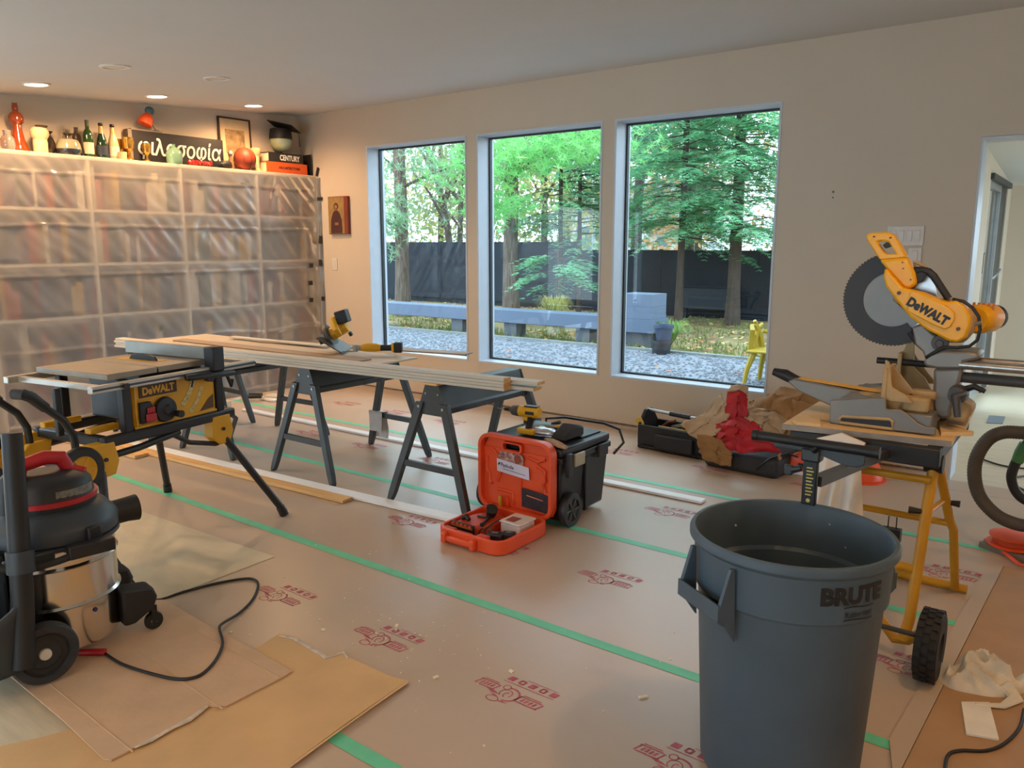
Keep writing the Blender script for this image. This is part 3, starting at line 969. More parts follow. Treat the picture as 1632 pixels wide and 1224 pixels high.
# small white figurine and pale column behind ball
t = thing('figurine', 'small white and brown figurine left of the basketball', 'figurine', topat(4.51, -6.70))
ob('body', B().lathe([(0.03, 0), (0.03, 0.06), (0.016, 0.10), (0.02, 0.13), (0.022, 0.16), (0, 0.185)], (-6.70, 4.512, TZ), 12), mat('figurine_brown', (150, 104, 70), 0.5), t)
ob('face', B().sph((-6.685, 4.505, TZ + 0.15), 0.018), mat('white_ceramic', (232, 226, 214), 0.4), t)
c0 = topat(4.80, -6.71)
t = thing('ceramic_column', 'cream ceramic column with ringed capital right of the basketball', 'ornament', c0)
lat('shaft', [(0.05, 0), (0.045, 0.02), (0.03, 0.03), (0.03, 0.15), (0.042, 0.165), (0.045, 0.19), (0.05, 0.2), (0.05, 0.22), (0, 0.222)], M_cream, t, c0)
# framed print leaning on the wall
t = thing('framed_print', 'dark framed print leaning against the wall above the bookcase', 'picture', (-6.83, 4.655, TZ))
fm = Matrix.Translation((-6.813, 4.655, TZ + 0.004)) @ Matrix.Rotation(-0.03, 4, 'Y')
w2, h2, fw_ = 0.175, 0.49, 0.014
b = B().box(-0.008, 0.012, -w2, -w2 + fw_, 0, h2).box(-0.008, 0.012, w2 - fw_, w2, 0, h2).box(-0.008, 0.012, -w2 + fw_, w2 - fw_, 0, fw_).box(-0.008, 0.012, -w2 + fw_, w2 - fw_, h2 - fw_, h2)
ob('frame', b.xf(fm), mat('dark_frame', (58, 38, 26), 0.4), t)
ob('mat_board', B().box(-0.004, 0.002, -w2 + fw_, w2 - fw_, fw_, h2 - fw_).xf(fm), mat('mat_board', (206, 184, 146), 0.7), t)
ob('print', B().box(0.002, 0.004, -0.105, 0.105, 0.16, 0.38).xf(fm), mat('old_print', (176, 146, 100), 0.7, col2=(120, 100, 72), scale=16), t)
# books lying flat, one on the other
def lying(z, h, y0, y1, m_, lab, txt, tcol, tw, th, ty):
    t = thing('lying_book', lab, 'book', (-6.72, (y0 + y1) / 2, z), group='books lying on the bookcase top')
    ob('cover', B().box(-6.81, -6.645, y0, y1, z, z + 0.006).box(-6.81, -6.645, y0, y1, z + h - 0.006, z + h).box(-6.651, -6.645, y0, y1, z + 0.006, z + h - 0.006), m_, t)
    ob('pages', B().box(-6.805, -6.651, y0 + 0.006, y1 - 0.006, z + 0.006, z + h - 0.006), M_label, t)
    bb = fit(text_mesh(txt, 0.1, 0.0004, 0.003), tw, th).xf(basis((-6.6443, ty, z + h / 2), (0, 1, 0), (0, 0, 1)))
    ob('title', bb, mat('title_' + tcol[0], tcol[1], 0.6), t, smooth=0)
lying(TZ, 0.105, 4.87, 5.36, mat('orange_cover', (224, 92, 32), 0.5), 'thick orange book lying under the black book', 'ARCHITECTURE', ('dark', (70, 40, 24)), 0.26, 0.025, 5.14)
lying(TZ + 0.1055, 0.09, 4.90, 5.30, mat('black_cover', (40, 38, 38), 0.5), 'black book with large white CENTURY title', 'CENTURY', ('white', (236, 230, 216)), 0.24, 0.055, 5.15)
t = thing('bookend', 'thin dark upright bookend at the right end of the bookcase', 'bookend', topat(5.41, -6.70))
ob('blade', B().box(-6.76, -6.64, 5.404, 5.408, TZ, TZ + 0.21), M_black, t)
ob('foot', B().box(-6.76, -6.64, 5.409, 5.43, TZ, TZ + 0.003), M_black, t)
# globe wearing a graduation cap, on the black book
gz = TZ + 0.196
t = thing('globe', 'pale green globe wearing a black graduation cap', 'globe', (-6.735, 5.12, gz))
ob('stand', B().lathe([(0.045, 0.0), (0.04, 0.006), (0.01, 0.010), (0.01, 0.03)], (-6.735, 5.12, gz), 18), M_black, t)
ob('ball', B().sph((-6.735, 5.12, gz + 0.125), 0.105, nu=24, nv=14), mat('globe_map', (150, 168, 156), 0.4, col2=(178, 178, 120), scale=14), t)
t2 = thing('graduation_cap', 'black mortarboard cap resting on the globe', 'cap', (-6.735, 5.12, gz + 0.125))
ob('skull_cap', B().lathe([(0.107, 0.0), (0.110, 0.0), (0.112, 0.03), (0.10, 0.10), (0.0, 0.105), (0.0, 0.096), (0.07, 0.087), (0.104, 0.04), (0.107, 0.0)], (-6.735, 5.12, gz + 0.14), 20), M_black, t2)
ob('board', B().box(-0.13, 0.13, -0.13, 0.13, -0.003, 0.003).xf(Matrix.Translation((-6.70, 5.14, gz + 0.262)) @ Matrix.Rotation(-0.26, 4, 'X') @ Matrix.Rotation(0.10, 4, 'Y') @ Matrix.Rotation(0.55, 4, 'Z')), M_black, t2)
ob('tassel', B().tube([(-6.60, 5.22, gz + 0.235), (-6.595, 5.235, gz + 0.18), (-6.595, 5.237, gz + 0.07)], [0.003, 0.003, 0.010], 6), M_black, t2)

# ============================================================ ON THE WALLS
(x0, z1), (x1, z0) = [(-6.401,1.930),(-6.110,1.558)]
t = thing('icon_painting', 'small wooden icon of a dark robed figure beside the window', 'painting', ((x0 + x1) / 2, WY - 0.001, z0))
ob('wood_block', B().box(x0, x1, WY - 0.035, WY - 0.001, z0, z1), mat('icon_wood', (122, 52, 36), 0.5), t, bevel=0.003)
ob('panel', B().box(x0 + 0.004, x1 - 0.05, WY - 0.037, WY - 0.035, z0 + 0.006, z1 - 0.006), mat('icon_ground', (150, 120, 70), 0.4, var=0.15, scale=20), t)
cx = (x0 + x1 - 0.045) / 2
ob('figure', B().prism([(cx - 0.085, z0 + 0.01), (cx + 0.085, z0 + 0.01), (cx + 0.08, z0 + 0.14), (cx + 0.05, z0 + 0.21), (cx + 0.02, z0 + 0.235), (cx - 0.02, z0 + 0.235), (cx - 0.05, z0 + 0.21), (cx - 0.08, z0 + 0.14)], 'Y', WY - 0.0395, WY - 0.037), mat('icon_robe', (74, 38, 34), 0.5), t)
ob('head', B().lathe([(0.034, 0), (0.034, 0.002)], (cx, WY - 0.037, z0 + 0.275), 18, (0, -1, 0)), mat('icon_hair', (60, 36, 26), 0.5), t)
ob('face', B().lathe([(0.021, 0), (0.021, 0.0015)], (cx, WY - 0.039, z0 + 0.27), 16, (0, -1, 0)), mat('icon_skin', (150, 104, 68), 0.5), t)
ob('hands', B().box(cx - 0.02, cx + 0.03, WY - 0.0405, WY - 0.0395, z0 + 0.09, z0 + 0.115), mat('icon_skin', (150, 104, 68), 0.5), t)
M_plate = mat('switch_plate', (216, 208, 198), 0.4)
def plate(x, z, w_, h_, n_, lab, cat='light switch'):
    t = thing('wall_plate', lab, cat, (x, WY - 0.001, z - h_ / 2))
    ob('cover', B().box(x - w_ / 2, x + w_ / 2, WY - 0.008, WY - 0.001, z - h_ / 2, z + h_ / 2), M_plate, t, bevel=0.002)
    for i in range(n_):
        xc = x + (i - (n_ - 1) / 2) * 0.046
        ob('rocker', B().box(xc - 0.016, xc + 0.016, WY - 0.012, WY - 0.008, z - 0.033, z + 0.033), M_plate, t, bevel=0.002)
    return t
px_ = [(-6.368,1.256),(-1.026,1.506),(-0.963,1.383),(-1.476,1.789),(-2.190,0.187)]
plate(px_[0][0], px_[0][1], 0.075, 0.12, 1, 'single light switch below the icon')
plate(px_[1][0], px_[1][1], 0.21, 0.12, 4, 'four gang light switch plate behind the mitre saw handle')
plate(px_[2][0], px_[2][1], 0.075, 0.10, 1, 'single switch plate below the four gang plate')
tag(ob('nail_hole', B().lathe([(0.008, 0), (0.0, 0.002)], (px_[3][0], WY - 0.001, px_[3][1]), 8, (0, -1, 0)).lathe([(0.005, 0), (0, 0.002)], (px_[3][0], WY - 0.001, px_[3][1] - 0.035), 8, (0, -1, 0)), M_dkpot), 'two small nail holes in the wall right of the windows', 'nail hole')
t = thing('outlet_box', 'open outlet box with ragged dark edge low on the wall', 'outlet', (px_[4][0], WY - 0.001, px_[4][1] - 0.06))
x, z = px_[4]
ob('ragged_edge', B().prism([(x - 0.037, z - 0.062), (x + 0.036, z - 0.06), (x + 0.04, z + 0.058), (x + 0.012, z + 0.066), (x - 0.034, z + 0.06), (x - 0.04, z)], 'Y', WY - 0.003, WY - 0.001), M_black, t)
ob('outlet', B().box(x - 0.02, x + 0.02, WY - 0.009, WY - 0.003, z - 0.05, z + 0.05), M_plate, t, bevel=0.002)

# ============================================================ SAWHORSES AND TIMBER
M_sh = mat('grey_sawhorse_steel', (66, 69, 70), 0.42, 0.25, var=0.10, scale=9)
M_bolt = mat('zinc_bolt', (170, 170, 168), 0.35, 0.8)
M_primed = mat('primed_board', (206, 196, 180), 0.6, var=0.03, scale=10, stretch=(0.3, 4, 4))
M_endgrain = mat('end_grain', (206, 160, 98), 0.7, var=0.2, scale=60)
M_wht = mat('white_board', (240, 240, 240), 0.45, var=0.02)
M_pine = mat('raw_pine', (226, 176, 112), 0.55, var=0.12, scale=6, stretch=(0.4, 7, 7))
M_ply = mat('plywood', (194, 178, 156), 0.6, var=0.10, scale=5, stretch=(0.5, 4, 4))
M_dkwood = mat('brown_wood', (158, 136, 114), 0.6, var=0.15, scale=5, stretch=(0.4, 5, 5))
def sawhorse(label, loc, rz=0.0):
    t = thing('sawhorse', label, 'sawhorse', loc, rz, 'grey sawhorses')
    H = 0.70
    # folded-steel top rail: flat crown, flared skirts ending in a lip
    prof = [(-0.045, H), (0.045, H), (0.052, H - 0.012), (0.085, 0.585), (0.10, 0.575), (0.10, 0.545), (0.092, 0.545), (0.092, 0.567), (0.077, 0.580), (0.045, H - 0.02), (-0.045, H - 0.02), (-0.077, 0.580), (-0.092, 0.567), (-0.092, 0.545), (-0.10, 0.545), (-0.10, 0.575), (-0.085, 0.585), (-0.052, H - 0.012)]
    ob('top_rail', B().prism(prof, 'Y', -0.365, 0.365), M_sh, t, bevel=0.002)
    for sy in (-1, 1):
        y = sy * 0.372
        ob('end_plate', B().prism([(-0.05, H), (0.05, H), (0.115, 0.53), (-0.115, 0.53)], 'Y', y - 0.006, y + 0.006), M_sh, t, bevel=0.002)
        for sx in (-1, 1):
            top = Vector((sx * 0.085, y, 0.60))
            bot = Vector((sx * 0.292, sy * 0.428, 0.0))
            d = (bot - top)
            a = Vector((1, 0, 0.36 * sx)).normalized()
            b_ = B()
            n_ = []
            for k, w_ in ((0, 0.055), (0.90, 0.046), (0.97, 0.036), (1.0, 0.022)):
                p = top + d * k
                for u, v in ((-1, -1), (1, -1), (1, 1), (-1, 1)):
                    n_.append((p.x + u * w_ / 2, p.y + v * 0.017, p.z))
            fs = [(3, 2, 1, 0), (12, 13, 14, 15)]
            for i in range(3):
                for j in range(4):
                    fs.append((i * 4 + j, i * 4 + (j + 1) % 4, i * 4 + 4 + (j + 1) % 4, i * 4 + 4 + j))
            leg = ob('leg', b_.add(n_, fs), M_sh, t, bevel=0.004)
            ob('bolt', B().cyl((sx * 0.088, y + sy * 0.006, 0.575), (sx * 0.088, y + sy * 0.024, 0.575), 0.008, n=8).cyl((sx * 0.045, y + sy * 0.005, 0.65), (sx * 0.045, y + sy * 0.010, 0.65), 0.006, n=8), M_bolt, leg)
        ym = sy * 0.405
        ob('stretcher', B().box(-0.2, 0.2, ym - 0.012, ym + 0.012, 0.225, 0.262), M_sh, t, bevel=0.003)
    return t
sh0 = sawhorse('grey sawhorse nearest the orange case, holding the board ends', (-2.865, 3.465, 0), 0.0)
dup(sh0, (-3.92, 3.445, 0), 0.0, 'grey sawhorse with a white rag on its far brace')
dup(sh0, (-4.95, 3.415, 0), R(3), 'grey sawhorse behind the table saw rail, under the plywood')
dup(sh0, (-5.82, 3.36, 0), R(-2), 'grey sawhorse farthest left, behind the table saw')
for o in bpy.data.objects:
    if o.name == 'sawhorse':
        o.location.z = 0.002
    if o.name.startswith('sawhorse.'):
        o.location.z = 0.002
# plywood tops on the sawhorses (z = .702)
def plank(name, lab, cat, p0, p1, w_, z, t_, m_, group=None, endm=None):
    """board between two ground points (centre line), thickness t_, lying at height z"""
    p0, p1 = Vector((*p0, 0)), Vector((*p1, 0))
    d = (p1 - p0)
    L_ = d.length
    a = math.atan2(d.y, d.x)
    t = thing(name, lab, cat, (p0.x, p0.y, z), a, group)
    ob('board', B().box(0.0015 if endm else 0, L_ - (0.0015 if endm else 0), -w_ / 2, w_ / 2, 0, t_), m_, t, bevel=0.003)
    if endm:
        ob('end_grain', B().box(0, 0.0015, -w_ / 2 + .001, w_ / 2 - .001, 0.001, t_ - .001).box(L_ - 0.0015, L_, -w_ / 2 + .001, w_ / 2 - .001, 0.001, t_ - .001), endm, t)
    return t
PZ = 0.7025
plank('plywood_sheet', 'plywood sheet lying across the sawhorses behind the board stack', 'plywood', (-6.0, 3.40), (-3.60, 3.44), 0.62, PZ, 0.012, M_ply)
plank('plank', 'thin brown plank projecting toward the window beyond the sawhorses', 'plank', (-5.15, 3.66), (-3.42, 4.06), 0.13, PZ + 0.0125, 0.010, M_dkwood)
plank('plank', 'pale narrow strip lying on the plywood left of the circular saw', 'plank', (-5.50, 3.62), (-4.45, 3.70), 0.06, PZ + 0.023, 0.012, M_primed)
plank('plank', 'grey brown lath lying along the middle of the plywood', 'plank', (-5.75, 3.32), (-3.75, 3.42), 0.12, PZ + 0.0125, 0.010, M_dkwood)
plank('wood_offcut', 'short pale offcut on the plywood edge above sawhorse end', 'offcut', (-4.02, 3.155), (-3.90, 3.16), 0.03, PZ + 0.0125, 0.016, M_primed)
# board stack along the near edge
BZ = PZ + 0.0128
n_ = 0
for k in range(4):
    plank('primed_board', ['lowest', 'second', 'third', 'topmost'][k] + ' board of the four board stack over the sawhorses', 'board', (-5.755 + 0.012 * (k % 2), 2.842 + 0.005 * (k % 2)), (-2.393 - 0.006 * (k % 2), 3.148 + 0.005 * (k % 2)), 0.068, BZ + k * 0.0165, 0.0162, M_primed, 'stacked boards over the sawhorses', M_endgrain)
plank('primed_board', 'lower of two longer boards behind the stack', 'board', (-5.5, 2.95), (-2.27, 3.24), 0.085, BZ, 0.018, M_primed, 'stacked boards over the sawhorses', M_endgrain)
plank('primed_board', 'upper of two longer boards behind the stack', 'board', (-5.4, 2.957), (-2.25, 3.242), 0.075, BZ + 0.032, 0.018, M_primed, 'stacked boards over the sawhorses', M_endgrain)
plank('wood_offcut', 'small spacer block between the two longer boards', 'offcut', (-3.3, 3.145), (-3.25, 3.15), 0.05, BZ + 0.0182, 0.0136, M_pine)
plank('wood_offcut', 'small spacer block between the longer boards at their right end', 'offcut', (-2.5, 3.216), (-2.45, 3.22), 0.05, BZ + 0.0182, 0.0136, M_pine)
# shims so the stack sits level on the nearest sawhorse
plank('wood_offcut', 'thin shim on the nearest sawhorse under the stack', 'offcut', (-2.915, 3.115), (-2.815, 3.12), 0.10, PZ, 0.0124, M_pine)
# long boards on the floor
plank('white_board', 'long white board on the floor under the sawhorses near the windows', 'board', (-6.0, 4.03), (-1.70, 4.08), 0.07, 0.0042, 0.016, M_wht, 'white boards on the floor')
plank('white_board', 'long white board on the floor beside the pine board', 'board', (-5.90, 2.79), (-2.63, 3.01), 0.085, 0.0042, 0.016, M_wht, 'white boards on the floor')
plank('pine_board', 'long raw pine board on the floor in front of white board', 'board', (-5.80, 2.715), (-3.33, 2.87), 0.075, 0.0042, 0.019, M_pine, None, M_endgrain)
plank('pine_board', 'short raw pine board crossing the floor behind the table saw wheels', 'board', (-6.1, 2.58), (-5.2, 2.66), 0.10, 0.0042, 0.022, M_pine, None, M_endgrain)
# rag on the stretcher of the second sawhorse
M_rag = mat('white_rag', (206, 200, 196), 0.9, var=0.06, scale=20)
def rag(u, v):
    x = -4.10 + (u - 0.5) * 0.13 + 0.008 * noise.noise((v * 6, u * 4, 2))
    s = (v - 0.42) * 0.36
    y = 3.85 + (0.03 if s > 0 else -0.03) + 0.012 * noise.noise((u * 7, v * 4, 1))
    z = 0.278 - abs(s)
    return (x, y, max(0.03, z) + (0.002 if abs(s) < .02 else 0))
tag(ob('cleaning_rag', B().grid(rag, 14, 20), M_rag, smooth=180), 'crumpled white rag hung over the sawhorse far brace', 'rag')

# ------------------------------------------------------------ cordless circular saw
M_yel = mat('tool_yellow', (226, 168, 24), 0.4, var=0.05)
M_blk = mat('tool_black', (30, 29, 30), 0.5, var=0.1)
M_dgrey = mat('tool_dark_grey', (70, 68, 66), 0.5)
M_cast = mat('cast_aluminium', (168, 168, 166), 0.4, 0.5)
M_steel = mat('brushed_steel', (178, 176, 172), 0.3, 0.9, var=0.1, scale=30)
cz0 = PZ + 0.036
t = thing('circular_saw', 'yellow cordless circular saw tipped on its shoe on the plywood', 'circular saw', (-4.20, 3.60, cz0), R(36))
# local x: to picture right, y: away
tilt = Matrix.Rotation(R(-28), 4, 'Y')
Mz = Matrix.Translation((0, 0, 0.075)) @ tilt
b = B().box(-0.10, 0.10, -0.16, 0.16, -0.006, 0.0)
ob('shoe', b.xf(Matrix.Translation((-0.03, 0, 0.045)) @ Matrix.Rotation(R(30), 4, 'Y')), M_dgrey, t)
ob('blade', B().lathe([(0.0, -0.002), (0.083, -0.002), (0.083, 0.002), (0, 0.002)], (0, 0, 0), 28, (1, 0, 0)).xf(Mz @ Matrix.Translation((-0.055, 0, 0.02))), M_steel, t)
ob('upper_guard', B().lathe([(0.09, -0.014), (0.094, -0.010), (0.094, 0.014), (0.03, 0.02), (0.03, -0.014)], (0, 0, 0), 24, (1, 0, 0)).xf(Mz @ Matrix.Translation((-0.05, 0, 0.035))), M_dgrey, t)
ob('motor', B().cyl((-0.03, 0, 0.05), (0.09, 0, 0.05), 0.045, 0.04, 18).xf(Mz), M_yel, t)
ob('handle', B().tube([(-0.01, 0.06, 0.07), (0.03, 0.02, 0.135), (0.04, -0.06, 0.13), (0.04, -0.11, 0.06), (0.03, -0.07, 0.02)], [0.022, 0.022, 0.021, 0.02, 0.02], 10).xf(Mz), M_yel, t)
ob('battery', B().box(0.055, 0.135, -0.055, 0.065, 0.075, 0.165, ry=R(12)).xf(Mz), M_blk, t, bevel=0.008)
ob('knob', B().cyl((-0.11, -0.05, 0.02), (-0.11, -0.05, 0.05), 0.012, n=10).cyl((0.1, -0.1, -0.01), (0.12, -0.1, -0.01), 0.016, n=10).xf(Mz), M_blk, t)
# angle grinder / oscillating tool lying flat
gx = thing('cordless_multitool', 'yellow and black cordless multitool lying beside the circular saw', 'power tool', (-3.90, 3.62, PZ + 0.036), R(38))
ob('body', B().tube([(-0.07, 0, 0.03), (-0.03, 0, 0.033), (0.03, 0, 0.032), (0.06, 0, 0.03)], [0.022, 0.03, 0.029, 0.022], 12), M_yel, gx)
ob('grip', B().tube([(0.055, 0, 0.03), (0.14, 0, 0.03)], [0.021, 0.02], 12), M_blk, gx)
ob('battery', B().box(0.15, 0.205, -0.035, 0.035, 0.0, 0.068), M_blk, gx, bevel=0.006)
ob('battery_band', B().box(0.135, 0.152, -0.033, 0.033, 0.004, 0.064), M_yel, gx, bevel=0.004)
ob('head', B().cyl((-0.11, 0, 0.005), (-0.11, 0, 0.05), 0.018, n=14).tube([(-0.11, 0, 0.03), (-0.06, 0, 0.03)], 0.018, 10), M_cast, gx)
ob('cutter', B().box(-0.20, -0.11, -0.014, 0.014, 0.004, 0.0065), M_dgrey, gx)

# ------------------------------------------------------------ odds and ends on the floor by the bookcase
t = thing('wood_block', 'square wooden block on the floor below the bookcase', 'block', (-6.05, 3.98, 0.0042))
ob('block', B().box(-6.16, -5.96, 3.96, 4.04, 0.0042 + 0.0165, 0.11), M_ply, t, bevel=0.002)
bpy.data.objects.remove(t.children[0])
ob('block', B().box(-6.22, -6.03, 3.83, 3.91, 0.0022, 0.10, rz=0.2), M_ply, t, bevel=0.002)
t = thing('paint_tray', 'white tray with a dark handled brush on the floor by the bookcase', 'tray', (-6.22, 4.45, 0.002))
ob('tray', B().box(-6.32, -6.10, 4.40, 4.60, 0.002, 0.03), M_wht, t, bevel=0.01)
ob('brush', B().tube([(-6.30, 4.42, 0.045), (-6.22, 4.36, 0.05), (-6.38, 4.30, 0.04)], [0.012, 0.016, 0.02], 8), M_blk, t)
ob('paper', B().box(-6.27, -6.12, 4.43, 4.56, 0.0305, 0.05, rz=0.3), M_primed, t, bevel=0.004)
t = thing('hand_tool', 'dark hand tool with thin wooden shaft near the bookcase foot', 'tool', (-6.45, 4.55, 0.002))
ob('head', B().tube([(-6.50, 4.42, 0.022), (-6.42, 4.52, 0.022)], [0.02, 0.015], 8), M_blk, t)
ob('shaft', B().tube([(-6.42, 4.52, 0.022), (-6.30, 4.68, 0.012)], 0.008, 6), M_pine, t)

# ============================================================ TABLE SAW ON ROLLING STAND (local: x along the front rail, y to the back)
M_yelts = mat('saw_yellow', (216, 160, 22), 0.42, var=0.06, scale=10)
M_tbl = mat('saw_table_grey', (150, 136, 118), 0.45, 0.2, var=0.06, scale=12)
M_rail = mat('aluminium_rail', (186, 180, 170), 0.35, 0.5)
M_fence = mat('fence_grey', (142, 140, 132), 0.4, 0.3)
t = thing('table_saw', 'yellow and black table saw on a folding wheeled stand', 'table saw', (-3.794, 1.924, 0.0048), R(100))
KS, KZ = 0.912, 0.1251
_ob = ob
def ob(name, b, *a, **k):
    b.v = [(p[0] * KS, p[1] * KS, p[2] * KS + KZ) for p in b.v]
    return _ob(name, b, *a, **k)
# table: left extension, main plate, slot
ob('table_top', B().box(-0.335, -0.05, -0.27, 0.29, 0.795, 0.825), M_tbl, t, bevel=0.003)
ob('table_top', B().box(-0.042, 0.33, -0.27, 0.29, 0.795, 0.825), M_tbl, t, bevel=0.003)
ob('mitre_slot', B().box(-0.05, -0.042, -0.27, 0.29, 0.797, 0.812), M_blk, t)
ob('throat_plate', B().box(0.05, 0.14, -0.12, 0.20, 0.8252, 0.8265), M_yelts, t)
ob('blade_guard', B().prism([(-0.10, 0.827), (0.12, 0.827), (0.10, 0.85), (0.0, 0.862), (-0.08, 0.85)], 'X', 0.085, 0.095), M_blk, t)
ob('front_rail', B().box(-0.47, 0.56, -0.345, -0.305, 0.755, 0.79), M_rail, t, bevel=0.004)
ob('rail_track', B().box(-0.47, 0.56, -0.349, -0.345, 0.768, 0.778), M_dgrey, t)
ob('rear_rail', B().box(-0.47, 0.56, 0.31, 0.35, 0.755, 0.79), M_rail, t, bevel=0.004)
ob('rail_strut', B().box(-0.42, -0.39, -0.305, 0.31, 0.76, 0.785).box(0.40, 0.43, -0.305, 0.31, 0.76, 0.785).box(0.52, 0.55, -0.305, 0.31, 0.76, 0.785), M_rail, t)
# rip fence runs front to back over the table
ob('rip_fence', B().box(0.245, 0.285, -0.30, 0.36, 0.828, 0.895), M_fence, t, bevel=0.002)
hd = ob('fence_head', B().box(0.225, 0.305, -0.375, -0.30, 0.765, 0.90), M_blk, t, bevel=0.008)
ob('fence_lever', B().box(0.04, 0.37, -0.39, -0.352, 0.735, 0.768, ry=R(3)), M_blk, t, bevel=0.012)
ob('rail_screw', B().cyl((-0.30, -0.349, 0.772), (-0.30, -0.365, 0.772), 0.015, n=12), M_blk, t)
# body
ob('motor_housing', B().box(-0.10, 0.30, -0.20, 0.22, 0.53, 0.79), M_blk, t, bevel=0.01)
pf = [(-0.215, 0.525), (0.315, 0.525), (0.315, 0.755), (-0.215, 0.755)]
pan = ob('front_panel', B().prism(pf, 'Y', -0.275, -0.235), M_yelts, t, bevel=0.012)
ob('panel_rib', B().box(-0.215, 0.315, -0.281, -0.274, 0.525, 0.54).box(-0.205, -0.19, -0.281, -0.274, 0.54, 0.755).box(-0.19, 0.06, -0.279, -0.2745, 0.665, 0.673), M_yelts, pan, bevel=0.003)
ob('nameplate', B().box(-0.175, 0.055, -0.281, -0.2745, 0.68, 0.745), mat('nameplate_brown', (66, 40, 18), 0.5), pan, bevel=0.002)
bb = fit(text_mesh('DeWALT', 0.1, 0.0006, 0.004), 0.195, 0.042).xf(basis((-0.06, -0.282, 0.7125), (1, 0, 0), (0, 0, 1)))
ob('lettering', bb, M_yelts, pan, smooth=0)
ob('switch_box', B().prism([(-0.185, 0.55), (-0.105, 0.55), (-0.10, 0.60), (-0.125, 0.66), (-0.185, 0.66)], 'Y', -0.30, -0.2745), M_blk, pan, bevel=0.004)
ob('stop_paddle', B().box(-0.165, -0.105, -0.315, -0.30, 0.555, 0.60).box(-0.155, -0.11, -0.312, -0.30, 0.60, 0.632), mat('red_paddle', (168, 32, 34), 0.4), pan, bevel=0.006)
def arcband(cx, cz2, r0, r1, a0, a1, y, n_=16):
    b = B()
    pts = [(cx + r1 * math.cos(a), cz2 + r1 * math.sin(a)) for a in [a0 + (a1 - a0) * i / n_ for i in range(n_ + 1)]] + [(cx + r0 * math.cos(a), cz2 + r0 * math.sin(a)) for a in [a1 + (a0 - a1) * i / n_ for i in range(n_ + 1)]]
    return b.prism(pts, 'Y', y, -0.2745)
M_scale = mat('bevel_scale', (196, 176, 110), 0.5, var=0.3, scale=60)
ob('bevel_scale', arcband(-0.06, 0.78, 0.215, 0.245, R(-52), R(-8), -0.278), M_scale, pan)
ob('bevel_slot', arcband(-0.06, 0.78, 0.225, 0.237, R(-24), R(-8), -0.2785), M_blk, pan)
ob('angle_label', arcband(-0.06, 0.78, 0.285, 0.31, R(-50), R(-20), -0.2765), M_scale, pan)
ob('warning_label', B().prism([(0.20, 0.545), (0.295, 0.55), (0.295, 0.625), (0.26, 0.605)], 'Y', -0.2775, -0.2745), mat('label_brown', (90, 62, 20), 0.5), pan)
hw = ob('handwheel', B().lathe([(0.062, 0.0), (0.068, 0.012), (0.062, 0.028), (0.03, 0.03), (0.02, 0.04), (0, 0.04)], (-0.035, -0.275, 0.60), 24, (0, -1, 0)), M_blk, t)
ob('crank_knob', B().cyl((0.02, -0.30, 0.57), (0.02, -0.345, 0.57), 0.016, 0.02, 12), M_blk, hw)
ob('rail_knob', B().cyl((0.26, -0.28, 0.73), (0.26, -0.315, 0.73), 0.028, n=16).box(0.20, 0.25, -0.30, -0.28, 0.735, 0.75), M_blk, t)
for x in (-0.26, 0.33):
    ob('cage_post', B().box(x - 0.012, x + 0.035, -0.285, -0.24, 0.52, 0.79).box(x - 0.012, x + 0.035, 0.20, 0.245, 0.52, 0.79), M_blk, t, bevel=0.006)
ob('push_stick', B().tube([(0.385, -0.28, 0.75), (0.40, -0.29, 0.70), (0.42, -0.29, 0.655), (0.43, -0.29, 0.69)], [0.008, 0.01, 0.013, 0.01], 8), M_blk, t)
ob('side_arm', B().box(-0.47, -0.27, 0.05, 0.09, 0.55, 0.58).box(-0.40, -0.24, -0.20, -0.15, 0.53, 0.56), M_yelts, t, bevel=0.006)
ob('left_post', B().box(-0.47, -0.44, -0.06, -0.03, 0.52, 0.76), M_blk, t, bevel=0.005)
# base frame
ob('base_rail', B().box(-0.40, 0.43, -0.30, -0.25, 0.47, 0.525).box(-0.40, 0.43, 0.22, 0.27, 0.47, 0.525).box(-0.40, -0.35, -0.25, 0.22, 0.47, 0.525).box(0.38, 0.43, -0.25, 0.22, 0.47, 0.525), M_blk, t, bevel=0.01)
ob('lower_tube', B().tube([(-0.45, -0.27, 0.42), (-0.2, -0.275, 0.43), (0.05, -0.275, 0.46)], 0.018, 10).tube([(-0.45, 0.24, 0.42), (-0.2, 0.245, 0.43), (0.05, 0.245, 0.46)], 0.018, 10), M_blk, t)
# folding legs with yellow gussets, right end and left end
for sx in (1, -1):
    for sy in (-1, 1):
        x0 = sx * 0.33 if sx > 0 else -0.405
        y0 = sy * 0.26
        g = ob('gusset', B().prism([(x0 - 0.07, 0.50), (x0 + 0.055, 0.50), (x0 + 0.075, 0.40), (x0 + 0.05, 0.335), (x0 - 0.02, 0.33), (x0 - 0.075, 0.38)], 'Y', y0 - 0.03 - (0.012 if sy < 0 else 0), y0 + 0.03), M_yelts, t, bevel=0.006)
        ob('gusset_bolt', B().cyl((x0, y0 - 0.05, 0.42), (x0, y0 - 0.03, 0.42), 0.010, n=8), M_blk, g)
        fx, fy = sx * 0.52 / KS, sy * 0.455 / KS
        fz = -KZ / KS
        lg = ob('leg', B().tube([(x0, y0, 0.41), (fx, fy, fz + 0.02)], 0.021, 12), M_blk, t)
        ob('foot_cap', B().tube([(x0 + (fx - x0) * 0.93, y0 + (fy - y0) * 0.93, fz + 0.055), (fx, fy, fz)], [0.025, 0.027], 12), M_blk, lg)
